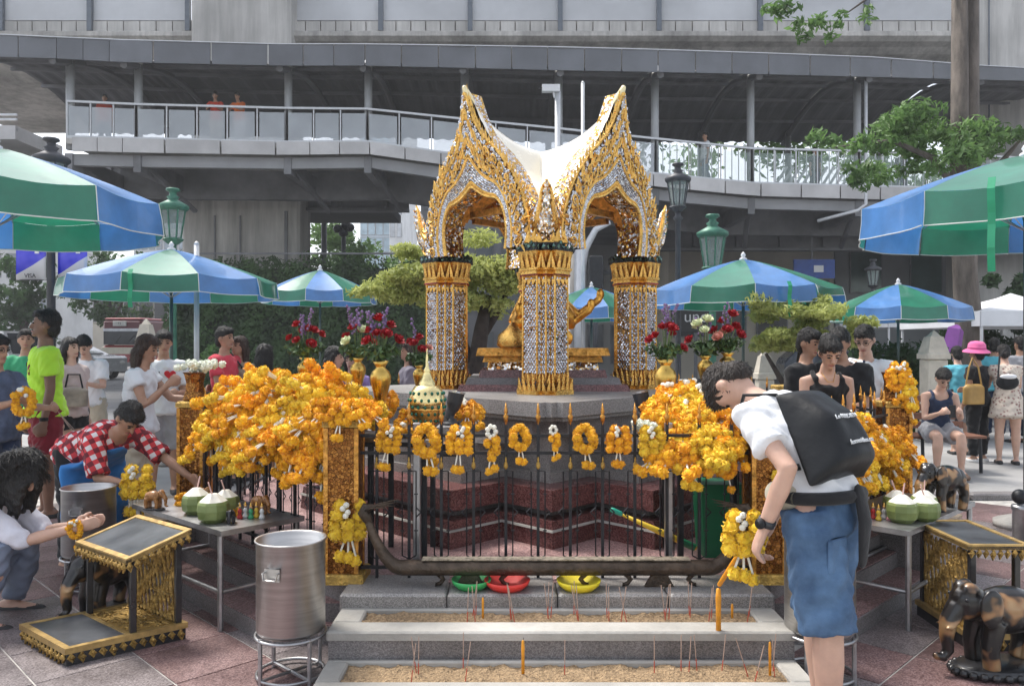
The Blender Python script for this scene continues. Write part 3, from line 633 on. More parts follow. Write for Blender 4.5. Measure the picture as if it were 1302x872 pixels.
for i in range(20):                                              # a low row of garlands inside the fence behind the rose vases
    x = -1.25+rg.uniform(0,1.0); garland('marigold garland laid on the rack behind the gold vases', (x, 5.0+.35*rg.random()-.55*(x+1.25)*.6, 1.06+.13*rg.random()), (rg.gauss(0,.3),-.6,.8), (rg.gauss(0,.5),-.8,-.6), rg.choice((0,1,2,3,4,5)), 1.0, 'garlands on the rack')
lab_f = 'single marigold garland hooked on the black iron fence before the plinth'
for px, v, s in ((497,3,.9),(540,9,1.1),(585,3,.95),(625,6,1.0),(660,9,.85),(703,6,.72),(742,9,.95),(787,4,.9),(827,5,1.0)):
    garland(lab_f, (X(px,4.08), 4.075, 1.075), (rg.gauss(0,.1),-1,.1), (rg.gauss(0,.06),0,-1), v, s, 'garlands along the front fence')
garland('single garland hung on the front of the carved gold post', (X(443,4.0), 4.008, .70), (0,-1,.05), (0,0,-1), 5, 1.3)
for k in range(5): garland('marigold garland draped over the top of the gold post by the steel bin', (FV[5][0]+(k-2)*.04, FV[5][1]-.06-.02*(k % 2), 1.19+.02*(k % 2)), (0,-.8,.6), ((k-2)*.5,-.5,-.6), (9,10,3,9,4)[k], .85, 'garlands over the gold post by the bin')
garland('small garland dangling low from the fence rail before the green bin', (X(921,4.05), 4.06, .93), (0,-1,.05), (.2,0,-1), 0, .8)
for k, (dx, dz, nx) in enumerate(((-.02,1.06,-.6),(.05,1.02,.5),(.06,.92,.8),(.0,1.10,0))):
    garland('marigold garland wrapped over the lantern-topped gold post', (FV[7][0]+dx, FV[7][1]-.09, .28+dz), (nx,-1,.2), (0,0,-1), (0,5,2,3)[k], 1.0, 'garlands on the lantern-topped post')
# jasmine bunch in the gold cup
t = tag(link('white_flowers', np_mesh('white_flowers', *flowers([(rg.gauss(0,.07),rg.gauss(0,.05),.02+rg.random()*.05) for _ in range(26)], [.027]*26, 4)), mt('white_bloom', (.80,.82,.70), .7, var=.15, vs=30)), 'bunch of white flowers in the gold cup on the fence post', 'flowers'); t.location = (FV[4][0]+.03, FV[4][1], 1.31)
t = tag(link('white_flowers', np_mesh('white_flowers', *flowers([(rg.gauss(0,.035),rg.gauss(0,.02),.02+rg.random()*.04) for _ in range(14)], [.02]*14, 5)), MATS['white_bloom']), 'small bunch of white blossom lying on the fence rail', 'flowers'); t.location = (X(822,4.1), 4.12, 1.03)

# ------------------------------------------------------------------ naga rail
ng = thing('naga_rail', 'long dark bronze boat-shaped candle rail with upturned dragon ends', 'candle rail', (SC.x, 3.95, .285))
bronze = mt('dark_bronze', (.085,.062,.045), .42, .6, var=.4, vs=14, bump=.35, bs=60)
body = MB(); pts = []
xs = np.linspace(-.95,.95,80)
hl = []
for x in xs:
    k = max(0, abs(x)-.78)/.17; hl.append((x, .095+.25*k**1.9))
path = [(x,0,z) for x, z in hl]; wd = [.016+.032*(1-max(0,abs(x)-.76)/.20)**.7 for x in xs]
body.tube(path, wd, 10, flat=.85, up=(0,0,1), round_=True); body.build('body', bronze, ng, True)
MB().box((0,0,.139),(1.34,.06,.006)).build('wax_strip', mt('wax_crust', (.32,.27,.20), .7, var=.5, vs=40, bump=.5), ng)
for s in (-1,1):
    hd = MB()
    hd.tube([(s*.945,0,.335),(s*.965,0,.37),(s*.955,0,.395),(s*.91,0,.40)], [.026,.032,.026,.012], 8, round_=True)
    for k in range(6): hd.tube([(s*.955,(k-2.5)*.008,.385),(s*(.91-.012*k),(k-2.5)*.014,.40+.008*(k % 3)),(s*(.84-.01*k),(k-2.5)*.018,.402+.014*(k % 3))], [.007,.005,.001], 5)
    hd.build('dragon_head', bronze, ng, True)
for x in (-.43,.52):
    MB().prism([(-.075,-.012),(.075,-.012),(.075,.012),(-.075,.012)], 0,.066, Matrix.Translation((x,0,0)), top=[(-.035,-.012),(.035,-.012),(.035,.012),(-.035,.012)]).build('foot', bronze, ng)
for x, s in ((-.60,1),(-.24,-1),(.16,-1),(.34,1),(.70,-1)):
    MB().tube([(x,0,.07),(x+s*.02,0,.055),(x+s*.035,0,.035),(x+s*.02,0,.015),(x-s*.005,0,.008),(x,0,.018)],[.012,.014,.013,.011,.009,.006],6).build('scroll_leg', bronze, ng, True)
for x, c_, cn, r_, y in ((-.06,(.75,.05,.04),'red',.115,4.06),(.13,(.85,.70,.03),'yellow',.11,4.055),(-.19,(.05,.42,.12),'green',.10,4.07)):
    if cn == 'yellow': x = X(733,4.05)-.0; lab = 'yellow plastic dish under the naga rail'
    elif cn == 'red': x = X(645,4.05); lab = 'red plastic dish under the naga rail'
    else: x = X(606,4.07)-.02; lab = 'green plastic dish propped beside the red dish'
    o = tag(MB().lathe([(r_*.7,0),(r_*.94,.025),(r_,.045),(r_*.97,.045),(r_*.6,.012),(.001,.010)],28,(0,0,0)).build('plastic_dish', mt('plastic_'+cn, c_, .35, var=.1), None, True), lab, 'dish'); o.location = (x,y-.14,.285)
# incense and candles
stick = MB().bar((0,0,-.03),(0,0,.155),.0021,5).mesh('stick'); stick.materials.append(mt('incense', (.42,.30,.24), .9, var=.3, vs=30))
red_e = MB().bar((0,0,-.031),(0,0,.045),.0024,5).mesh('red_end'); red_e.materials.append(mt('incense_red', (.50,.09,.05), .8))
k = 0
spots = [(523,822,.11),(532,828,.0),(589,824,.0),(592,826,.13),(706,0,0),(832,833,.0),(876,820,.05),(886,815,-.1),(918,826,.12),(950,832,-.3),(960,834,.25),(983,838,.1),(985,840,-.05),(866,826,.0),(529,826,-.12),(718,826,.0)]
for px, py, tl in spots:
    if not py: continue
    y = 3.30+.16*rg.random(); o = tag(bpy.data.objects.new('incense_stick', stick), 'thin incense stick standing in the lower trough', 'incense', 'incense sticks in the lower trough'); COL.objects.link(o)
    o.location = (X(px,y), y, .085); o.rotation_euler = (rg.uniform(-.1,.12), tl, 0); link('red_end', red_e, None, o)
for px, n in ((597,2),(608,2),(649,3),(697,3),(735,3),(776,2),(793,2),(845,3),(875,2),(905,2),(950,2)):
    for q in range(n):
        y = 3.66+.10*rg.random(); o = tag(bpy.data.objects.new('incense_stick', stick), 'thin incense stick standing in the upper trough', 'incense', 'incense sticks in the upper trough'); COL.objects.link(o)
        o.location = (X(px,y)+rg.gauss(0,.008), y, .205); o.rotation_euler = (rg.uniform(-.08,.1), rg.gauss(0,.1), 0); o.scale = (1,1,1.05); link('red_end', red_e, None, o)
cwax = mt('candle_wax', (.78,.33,.02), .45, var=.2, vs=20, sss=.2)
for px, y, z, h, r_, lab in ((614,3.72,.20,.10,.0055,'thin yellow candle in the upper trough'),(665,3.38,.085,.14,.007,'thin yellow candle in the lower trough'),(913.5,3.52,.205,.20,.012,'thick orange candle lit by the man with the black bag'),(931,3.72,.2,.07,.006,'short orange candle stub beside the thick candle'),(979,3.36,.085,.14,.006,'thin yellow candle leaning at the trough end'),(498,3.92,.27,.06,.006,'candle stub by the naga tail')):
    if px == 498: continue
    t = thing('candle', lab, 'candle', (X(px,y), y, z)); MB().lathe([(r_,0),(r_,h*.6),(r_*1.1,h*.8),(r_*.8,h),(r_*.2,h+.004)],8).build('wax', cwax, t, True); MB().bar((0,0,h),(0.002,0,h+.014),.0012,4).build('wick', black_iron, t)

# ------------------------------------------------------------------ vases, jar, spotlights, green bin, closed umbrella
rose_red = mt('rose_red', (.30,.008,.015), .6, var=.4, vs=40, spec=.25); rose_wh = mt('rose_cream', (.62,.66,.42), .6, var=.2, vs=40); rose_pk = mt('rose_pink', (.62,.26,.2), .6, var=.25, vs=40)
leafm = mt('leaf_green', (.045,.105,.03), .55, var=.4, vs=10, col2=(.09,.17,.05)); lav = mt('lavender', (.20,.13,.27), .8, var=.3, vs=30); stemm = mt('stem', (.10,.16,.05), .6)
def rose_me():
    V = []; Fq = []; o = 0; m = MB()
    for lay, (n, r_, z, tilt) in enumerate(((4,.010,.022,.1),(5,.017,.018,.35),(6,.025,.010,.7))):
        for i in range(n):
            t = 2*math.pi*i/n+lay*.7; d = Vector((math.cos(t),math.sin(t),0)); s = Vector((-d.y,d.x,0)); u = (Vector((0,0,1))*math.cos(tilt)+d*math.sin(tilt)); c = d*r_*.5; w_ = r_*.75; h = .034-.006*lay
            m.add([c-s*w_*.5, c+s*w_*.5, c+s*w_+u*h*.7, c+u*h+d*.004, c-s*w_+u*h*.7], [(0,1,2,3,4)])
    m.ball((0,0,.012),(.014,.014,.018),8,6); return m.mesh('rose')
RM = rose_me(); RMS = {}
for nm, m in (('r',rose_red),('w',rose_wh),('p',rose_pk)): q = RM.copy(); q.materials.append(m); RMS[nm] = q
def bouquet(label, vlabel, px, ybase, d, h, r_, roses, fr, lavn, seed, vg=True):
    rg_ = random.Random(seed); base = P(px, ybase, d)
    v = thing('gold_vase', vlabel, 'vase', base, 0, 'gold vases round the shrine')
    MB().lathe([(r_*.75,0),(r_*.8,.012),(r_*.45,.03),(r_*.42,h*.12),(r_*.62,h*.25),(r_*1.0,h*.58),(r_*1.02,h*.68),(r_*.85,h*.78),(r_*.45,h*.86),(r_*.5,h*.9),(r_*.82,h),(r_*.76,h),(r_*.4,h*.88)],24).build('body', mt('vase_gold', (.62,.40,.10), .28, 1, var=.15, vs=10), v, True)
    b_ = thing('rose_bouquet', label, 'bouquet', base+Vector((0,0,h)))
    st = MB(); lv = MB(); 
    for k, c in enumerate(roses):
        t = 2.39996*k+seed; q = math.sqrt((k+.5)/len(roses)); tip = Vector((math.cos(t)*fr*q, math.sin(t)*fr*q*.8, .07+.14*(1-q*q)+rg_.uniform(-.03,.05)))
        st.tube([(0,0,-.05),(tip.x*.3,tip.y*.3,.04),tip], .003, 5); dr = Vector((tip.x*1.3,tip.y*1.2-.04,.12)).normalized()
        o = link('rose', RMS[c], None, b_); o.location = tip; o.rotation_euler = dr.to_track_quat('Z','Y').to_euler(); s = rg_.uniform(1.05,1.4); o.scale = (s,s,s)
    for k in range(lavn):
        t = rg_.uniform(0,6.28); q = rg_.uniform(.2,.8); tip = Vector((math.cos(t)*fr*q, math.sin(t)*fr*q, rg_.uniform(.22,.34))); st.tube([(0,0,-.05),tip*.5+Vector((0,0,.02)),tip], .002, 4)
        for j in range(9): lv.ball(tip.lerp(tip*.55, j/9)+Vector((rg_.gauss(0,.007),rg_.gauss(0,.007),0)), .009*rg_.uniform(.7,1.3), 5, 4)
    st.build('stems', stemm, b_)
    if lavn: lv.build('lavender', lav, b_)['kind'] = 'stuff'
    V, Fq = leaf_cloud([(0,0,.03),(fr*.5,0,.06),(-fr*.5,0,.06),(0,-fr*.4,.05)], [fr*.7,fr*.6,fr*.6,fr*.6], 170, .028, .6, .4, seed); o = link('leaves', np_mesh('leaves',V,Fq), leafm, b_); o['kind'] = 'stuff'
bouquet('bouquet of red roses and lavender beyond the orange heap','gold vase half buried in the great orange heap',388,492,5.3,.20,.05,'rrrrrrrr',.125,6,1)
bouquet('tall bouquet of dark red roses with purple sprigs above the large gold vase','large gold vase between the orange heap and the jewelled jar',484,520,4.75,.29,.062,'rrrrrrrrr',.11,7,2)
bouquet('low bouquet of red and white roses beside the tall bouquet','gold vase behind the tall rose bouquet',455,498,5.1,.22,.05,'rwrwrr',.11,5,3)
bouquet('bouquet of red roses beside the mirrored column near the dark lantern','large gold vase at the edge of the garlands by the bent man',846,522,4.75,.31,.066,'rrrrrrr',.11,6,4)
bouquet('bouquet of cream roses between two red bouquets','gold vase of cream roses above the garlands by the bent man',897,492,5.0,.20,.05,'wwwwwwrr',.10,3,5)
bouquet('bouquet of red and pink roses above the bent man','gold vase of red and pink roses above the bent man',925,488,5.0,.20,.055,'rrrrrrpp',.11,2,6)
bouquet('red roses behind the jewelled jar','gold vase behind the jewelled jar',533,498,5.6,.19,.045,'rrprr',.09,2,8)
jar = thing('jewelled_jar', 'gold jar with pointed lid set with green jewels', 'jar', P(543,546,4.42)); jar.location.z = .975
MB().lathe([(.055,0),(.06,.015),(.04,.03),(.035,.06),(.06,.08),(.085,.115),(.10,.16),(.10,.172)],24).build('bowl', gold, jar, True)
lid = MB().lathe([(.102,.172),(.104,.205),(.095,.25),(.072,.29),(.045,.295),(.047,.305),(.03,.335),(.018,.37),(.02,.378),(.009,.40),(.006,.46),(.001,.50)],24).build('lid', mt('pale_gilt', (.80,.66,.32), .22, .9, var=.2, vs=30), jar, True)
je = MB()
for row in range(5):
    for i in range(16): t = 2*math.pi*(i+.5*(row % 2))/16; z = .10+.038*row; r_ = np.interp(z,[.08,.115,.16,.205,.25,.29],[.06,.085,.1,.104,.095,.072]); je.ball((r_*math.cos(t),r_*math.sin(t),z),(.009,.009,.011),6,4)
je.build('jewels', mt('emerald', (.02,.16,.10), .1, .3, var=.3), jar); jar['label'] = 'gold jar with pointed lid set with green jewels'
for px, s in ((573,1),(822,-1)):
    p = P(px,531,4.75); t = thing('spotlight', 'black spotlight on a grey box '+('behind the jewelled jar' if s > 0 else 'beside a large gold vase near the green bin'), 'spotlight', (p.x,p.y,.86)); rub = mt('black_rubber', (.035,.037,.042), .5, var=.2)
    MB().bbox((0,0,.10),(.16,.14,.11),b=.008).build('box', g_grey, t); MB().lathe([(.055,.155),(.05,.17),(.02,.18),(.02,.21)],14).build('foot', rub, t, True)
    MB().box((0,0,.02),(.10,.09,.10)).build('stem', black_iron, t)
    MB().tube([(-s*.02,0,.19),(s*.0,.01,.235),(s*.012,.012,.25),(s*.02,.015,.285),(s*.035,.02,.35)],[.022,.03,.036,.046,.05],14).build('head', rub, t); MB().tube([(s*.035,.02,.345),(s*.037,.021,.356)],.054,14).build('bezel', steel_dk, t)
gb = thing('green_bin', 'green plastic bin inside the iron fence behind the man', 'bin', (X(912,4.6),4.6,.28)); MB().prism([(-.10,-.1),(.10,-.1),(.10,.1),(-.10,.1)],0,.40,top=[(-.12,-.12),(.12,-.12),(.12,.12),(-.12,.12)]).build('body', mt('green_plastic',(.01,.16,.07),.4,var=.1), gb); MB().bbox((0,0,.41),(.26,.26,.025),b=.006).build('rim', MATS['green_plastic'], gb)
fu = thing('folded_umbrella', 'slim yellow and green folded umbrella leaning inside the fence', 'umbrella', (X(888,4.35),4.40,.36)); ax = Vector((-.47,0,.215))
MB().tube([(0,0,0),ax*.35,ax*.9],[.012,.02,.008],8).build('canopy', mt('yellow_cloth',(.75,.52,.03),.5), fu, True); MB().tube([ax*.0,ax*-.05],.006,6).build('tip', steel, fu); MB().tube([ax*.9,ax*1.0],.014,8,round_=True).build('handle', mt('teal_plastic',(.03,.4,.28),.4), fu, True); MB().tube([ax*.02,ax*.2],.021,8).build('band', MATS['green_plastic'], fu)
# ------------------------------------------------------------------ skywalk bridge
glass_f = glassy('frosted_glass', (.66,.70,.74), .42, .2); glass_c = glassy('clear_glass', (.45,.55,.52), .22, .05)
wm = mt('corrugated_sheet', (.17,.17,.18), .55, .3, var=.2, vs=.5)
sky_st = [(-60,22.5,172,189,124,83,54),(82,22.5,174,191.5,127,86,60.5),(170,23,176,194,131,91,64),(363,23.5,180.6,197,136,95,69),(466,23.5,180,195.5,137,95,69),(590,23,198,213,150,98,71),(711,23,211,226,162,101,73),(835,23.5,221,237,175,103,76),(958,24.5,233,249,187.5,105,79.5),(1095,25.6,236.7,253,191,108,84),(1235,27,240,256,196,111,94),(1420,29.5,248,263,206,115,103)]
SA = np.array([[X(s[0],s[1]), s[1]]+[Z(y,s[1]) for y in s[2:]] for s in sky_st])      # x, y, deck top, fascia bottom, rail, eave bottom, eave top
tt = np.arange(len(SA))
def st_at(t): return [np.interp(t, tt, SA[:,k]) for k in range(7)]
br = thing('skywalk_bridge', 'covered pedestrian skywalk with glass balustrade curving past the shrine', 'bridge')
DEP = 7.0
def slab(t0, t1, f0, f1, y0, y1, n=1):    # box between two stations; f(st)->(z low, z high); y offsets
    m = MB(); a_, b_ = st_at(t0), st_at(t1); v = []
    for s in (a_, b_):
        zl, zh = f0(s), f1(s); v += [(s[0],s[1]+y0,zl),(s[0],s[1]+y1,zl),(s[0],s[1]+y1,zh),(s[0],s[1]+y0,zh)]
    return m.add(v, [(0,1,2,3),(7,6,5,4),(0,4,5,1),(1,5,6,2),(2,6,7,3),(3,7,4,0)])
NS = len(SA)-1; g = .006
k = 0
while k < 30:                                              # fascia panels (deck) and eave panels
    t0, t1 = k*NS/30+g, (k+1)*NS/30-g
    if t0 >= .99: slab(t0,t1,lambda s:s[3],lambda s:s[2],0,.06).build('fascia_panel', grey_panel, br)
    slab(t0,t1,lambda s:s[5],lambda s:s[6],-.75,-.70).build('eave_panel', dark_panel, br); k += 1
for i in range(NS):
  if i:
    slab(i,i+1,lambda s:s[2]-.18,lambda s:s[2]-.02,.06,DEP).build('deck_slab', conc, br)
    slab(i,i+1,lambda s:s[3]-.36,lambda s:s[3]-.03,.25,.45).build('edge_beam', mt('beam_grey',(.30,.30,.31),.6,var=.15,vs=.8), br); slab(i,i+1,lambda s:s[3]-.75,lambda s:s[2]-.18,3.2,3.5).build('girder', dk_steel, br)
    slab(i,i+1,lambda s:s[4]-.03,lambda s:s[4]+.03,.10,.16).build('hand_rail', white_metal, br); slab(i,i+1,lambda s:s[2]-.02,lambda s:s[2]+.07,.11,.15).build('foot_rail', white_metal, br)
    slab(i,i+1,lambda s:s[2]+1.0,lambda s:s[2]+1.05,DEP-.1,DEP-.05).build('hand_rail', white_metal, br)
  if 1:
    nn = 10
    a_, b_ = st_at(i), st_at(i+1)
    m2 = MB(); nc = 26                                     # folded sheet
    for c in range(nc+1):
        f2 = c/nc; s = [a_[k2]*(1-f2)+b_[k2]*f2 for k2 in range(7)]
        for q in range(nn+1): f_ = q/nn; m2.v.append((s[0], s[1]-.7+f_*(DEP+1.2), s[5]+.06+.88*math.sin(math.pi*f_)+(.05 if (c//2) % 2 else 0)))
    m2.f = [(c*(nn+1)+q, c*(nn+1)+q+1, (c+1)*(nn+1)+q+1, (c+1)*(nn+1)+q) for c in range(nc) for q in range(nn)]
    m2.build('roof_sheet', wm, br)
    for q in (2,4,6,8):
        f_ = q/nn; y = -.7+f_*(DEP+1.2); z = .88*math.sin(math.pi*f_); slab(i,i+1,lambda s:s[5]+z-.08,lambda s:s[5]+z+.02,y,y+.08).build('purlin', dk_steel, br)
    slab(i,i+1,lambda s:s[6]-.005,lambda s:s[6]+.02,-.78,-.69).build('eave_trim', white_metal, br)
  if i:
    n = 5 if SA[i+1,0]-SA[i,0] > 3.5 else 3
    for q in range(n): slab(i+(q+.04)/n+.008, i+(q+.96)/n-.008, lambda s:s[2]+.07, lambda s:s[4]-.14, .12, .14).build('glass_panel', glass_f if i < 7 else glass_c, br)
    for q in range(n+1):
        s = st_at(i+q/n); MB().box((s[0],s[1]+.15,(s[2]+s[4])/2),(.035,.05,s[4]-s[2])).build('baluster', white_metal, br)
    if i >= 7:
        m = MB()
        for q in range(14): s = st_at(i+q/14); m.box((s[0],s[1]+.17,(s[2]+s[4])/2),(.025,.025,s[4]-s[2]-.1))
        o = m.build('baluster_row', white_metal, br); o['kind'] = 'stuff'
for i in range(1,NS+1):
    s = SA[i]; MB().tube([(s[0],s[1]+.30,s[2]-.3),(s[0],s[1]+.30,s[6]-.1)], .12, 12).build('roof_post', mt('post_grey',(.38,.39,.40),.45,.1,var=.1,vs=1), br, True)
    MB().tube([(s[0],s[1]+DEP-.2,s[2]-.3),(s[0],s[1]+DEP-.2,s[6]-.1)], .12, 10).build('roof_post', MATS['post_grey'], br, True)
    MB().tube([(s[0]+.0,s[1]-.6+f_*(DEP+1.0),s[5]-.02+.80*math.sin(math.pi*f_)) for f_ in np.linspace(0,1,12)], .11, 6).build('roof_rib', mt('rib_grey',(.16,.16,.17),.5,var=.15,vs=1), br)
    MB().box((s[0],s[1]+3.4,s[3]-.28),(.22,6.4,.5)).build('cross_beam', dk_steel, br)
    MB().tube([(s[0],s[1]+.4,s[3]-.15),(s[0]+.6,s[1]+3.0,s[3]-1.2)], .09, 5).build('brace', MATS['rib_grey'], br)
s_ = st_at(9.0); MB().tube([(s_[0]-.05,s_[1]-.45,s_[5]),(s_[0]-.05,s_[1]-.45,s_[3]-.25),(s_[0]-.30,s_[1]-.45,s_[3]-.45),(s_[0]-1.5,s_[1]-.2,s_[3]-.75)], .055, 8).build('drain_pipe', white_metal, br, True)
ss = thing('slatted_screen', 'white slanting slats of an escalator screen behind the skywalk balustrade by the leafy bough', 'screen', (X(1045,29),29.2,st_at(8.6)[2]-.1))
for k in range(15): MB().box((-1.75+k*.25,0,.75),(.09,.06,2.0),0,Matrix.Translation((-1.75+k*.25,0,.75)) @ Matrix.Rotation(R(32),4,'Y') @ Matrix.Translation((1.75-k*.25,0,-.75))).build('slat', white_metal, ss)
MB().box((0,.05,-.05),(4.4,.1,.1)).build('sill', white_metal, ss)
# far left wing of the skywalk
wl = thing('skywalk_wing', 'farther skywalk wing with plain rails leaving toward the road', 'bridge')
MB().box((-24,30,Z(182,30)),(12,3,.5)).build('deck_slab', grey_panel, wl)
for y in (146,152,165): MB().box((-24,28.6,Z(y,28.6)),(12,.07,.07)).build('rail', white_metal, wl)
for x in (-19.2,-20.3): MB().tube([(x,28.9,0),(x,28.9,Z(90,30))], .16, 8).build('post', MATS['post_grey'], wl)

# ------------------------------------------------------------------ rail viaduct above
vd = thing('rail_viaduct', 'grey concrete elevated railway with noise barrier above the skywalk', 'viaduct')
D = 34.; barrier = mt('barrier_panel', (.56,.57,.59), .6, var=.12, vs=.35); gp_ = mt('barrier_post', (.13,.15,.18), .5, .3, var=.1)
bx = [5,117,241,370,485,598,712,837,965,1100,1225,1350]; bx = [-115]+bx
for i in range(len(bx)-1):
    if bx[i] == 241: continue
    x0, x1 = X(bx[i],D), X(bx[i+1],D)
    MB().box(((x0+x1)/2,D,(Z(27,D)+Z(-70,D))/2),(x1-x0-.2,.12,Z(-70,D)-Z(27,D))).build('barrier_panel', barrier, vd); n = 6
    for q in range(n): w_ = (x1-x0)/n; MB().box((x0+(q+.5)*w_,D-.02,(Z(28.5,D)+Z(41,D))/2),(w_-.05,.14,Z(28.5,D)-Z(41,D))).build('parapet_block', conc_lt, vd)
MB().box((X(590,D),D+.2,(Z(25,D)+Z(43,D))/2),(60,.2,Z(25,D)-Z(43,D))).build('parapet_wall', conc, vd)
for b_ in bx: MB().box((X(b_,D),D-.16,(Z(42,D)+Z(-70,D))/2),(.2,.2,Z(-70,D)-Z(42,D))).build('barrier_post', gp_, vd)
x0, x1 = X(-160,D), X(1215,D)
m = MB(); pr = [(D+.1,Z(42,D)),(D-.25,Z(42.5,D)),(D-.5,Z(46,D)),(D-.55,Z(52,D)),(D-.35,Z(57,D)),(D+.0,Z(60,D)),(D+.3,Z(66,D)),(D+.8,Z(72,D)),(D+2.2,Z(84,D)),(D+10,Z(90,D)),(D+10,Z(42,D))]
n = len(pr); m.add([(x,y,z) for x in (x0,x1) for y, z in pr], [tuple(range(n)), tuple(range(2*n-1,n-1,-1))]+[(i,n+i,n+(i+1) % n,(i+1) % n) for i in range(n)]); m.build('edge_beam', conc, vd)
MB().bbox(((X(243,33)+X(370,33))/2,34.0,12.0),(X(370,33)-X(243,33),2.2,18),b=.15).build('pier', conc_lt, vd)
MB().bbox((X(1290,33),34.2,10),(3.4,2.2,22),b=.15).build('pier', conc_lt, vd)
MB().box((X(1262,32.8),33.04,16),(.05,.03,10)).build('joint_strip', gp_, vd)
cg_ = thing('concourse_girder', 'dark steel plate girder with stiffeners under the skywalk above the ivy wall', 'girder')
def girder(t, xa, xb, y, z0, z1):
    MB().box(((xa+xb)/2,y,(z0+z1)/2),(xb-xa,.1,z1-z0)).build('web', dk_steel, t); MB().box(((xa+xb)/2,y-.1,z0),(xb-xa,.5,.1)).build('flange', dk_steel, t)
    n = int((xb-xa)/1.6)
    for i in range(n): MB().box((xa+(i+.5)*(xb-xa)/n,y-.14,(z0+z1)/2),(.12,.18,z1-z0-.2)).build('stiffener', dk_steel, t)
    MB().tube([(xa,y-.5,z0+.42*(z1-z0)),(xb,y-.5,z0+.42*(z1-z0))], .06, 6).build('pipe', MATS['rib_grey'], t)
girder(cg_, X(-60,29), X(520,29), 29, Z(268,29), Z(200,29))
cg2 = thing('concourse_girder', 'dark steel plate girder with stiffeners under the skywalk by the street tree', 'girder'); girder(cg2, X(800,30.5), X(1400,30.5), 30.5, Z(318,30.5), Z(238,30.5))
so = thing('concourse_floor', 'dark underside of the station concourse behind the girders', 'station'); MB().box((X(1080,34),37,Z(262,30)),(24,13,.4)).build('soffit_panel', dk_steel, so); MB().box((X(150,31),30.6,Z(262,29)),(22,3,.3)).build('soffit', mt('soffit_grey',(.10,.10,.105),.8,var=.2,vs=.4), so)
cp = thing('concrete_pier', 'broad stained concrete pier above the ivy wall', 'pier', (X(313,28.4),28.6,0)); MB().bbox((0,0,Z(200,28.4)/2),(X(387,28.4)-X(240,28.4),1.6,Z(200,28.4)),b=.1).build('shaft', conc, cp)
for dx in (-.9,.0): MB().box((dx,-.82,5.2),(.05,.06,1.8)).build('form_joint', dk_steel, cp)
MB().box((1.62,-.83,5.3),(.10,.07,1.9)).build('form_joint', dk_steel, cp)

# ------------------------------------------------------------------ far buildings
def building(label, x0, x1, y, h, dep, col, rows, cols, win=(.05,.06,.08), mat=None, z0=0., band=False, wr=(.62,.6)):
    t = thing('building', label, 'building', ((x0+x1)/2, y, 0)); m = mat or mt('wall_%d' % (len(MATS)), col, .8, var=.14, vs=.4, bump=.1, bs=8); W = x1-x0
    MB().box((0,dep/2,h/2),(W,dep,h)).build('wall', m, t); gm_ = mt('win_%.2f_%.2f' % (win[0],win[2]), win, .12, .0, var=.3, vs=.5)
    fr = mt('frame_grey', (.25,.25,.26), .5)
    for r in range(rows):
        for c in range(cols):
            cw, rh = W/cols, (h-z0)/rows; x, z = -W/2+(c+.5)*cw, z0+(r+.5)*rh
            f = MB().box((x,-.03,z),(cw*wr[0]+.12,.1,rh*wr[1]+.12)).build('window', fr, t); MB().box((x,-.07,z),(cw*wr[0],.06,rh*wr[1])).build('pane', gm_, f)
    MB().box((0,dep/2-.1,h+.15),(W+.3,dep+.2,.3)).build('cornice', m, t); return t
building('pale stone bank behind the dark lantern with square window rows', X(742,40), X(860,40), 40, 9.5, 10, (.46,.45,.44), 3, 4, (.12,.13,.15))
building('grey office wall behind the pale tree', X(535,42), X(665,42), 42, 11, 10, (.36,.36,.38), 4, 4, (.18,.2,.22))
b1 = building('cream arcade with dark shop openings under the skywalk', X(850,36), X(1060,36), 36, 6.0, 10, (.55,.50,.42), 1, 4, (.03,.03,.035), z0=.4, wr=(.7,.45))
building('grey clad block under the skywalk beside the street tree', X(1062,37), X(1215,37), 37, 7.0, 10, (.33,.34,.35), 1, 2, (.10,.16,.15), z0=3.5, wr=(.5,.7))
building('long dark building beyond the street tree', X(1205,42), X(1420,42), 42, 9, 8, (.10,.095,.09), 2, 4)
building('pale blue glass tower beyond the trees', X(458,140), X(497,140), 140, 42, 20, (.45,.52,.58), 14, 4, (.35,.48,.56), wr=(.85,.8))
building('white tower block beside the glass tower', X(495,130), X(512,130), 130, 45, 20, (.72,.72,.72), 12, 2, (.5,.52,.55))
building('cream bus-stop building with dark upper windows behind the bus', X(118,62), X(215,62), 62, 6.3, 8, (.55,.50,.42), 1, 5, (.06,.06,.07), z0=2.5, wr=(.8,.5))
building('white low building behind the white van', X(-60,75), X(70,75), 75, 11, 8, (.6,.6,.6), 3, 6, (.22,.25,.28))
building('pale apartment tower seen past the green lantern', X(170,110), X(236,110), 110, 26, 12, (.58,.60,.62), 9, 7, (.3,.36,.42))
t = thing('bus_shelter', 'pink and teal shop front behind the rose vases', 'shop', (X(485,26),26,0))
MB().box((-.7,.3,1.4),(1.6,.3,2.8)).build('pink_panel', mt('pink_panel',(.58,.36,.52),.5,var=.1), t); MB().box((1.05,.3,1.4),(1.5,.3,2.8)).build('teal_panel', mt('teal_panel',(.32,.55,.58),.4,var=.1), t); MB().box((.2,.6,.5),(3.6,.3,1.0)).build('base', dk_steel, t); MB().box((.2,.2,2.9),(3.8,1,.15)).build('canopy', grey_panel, t)
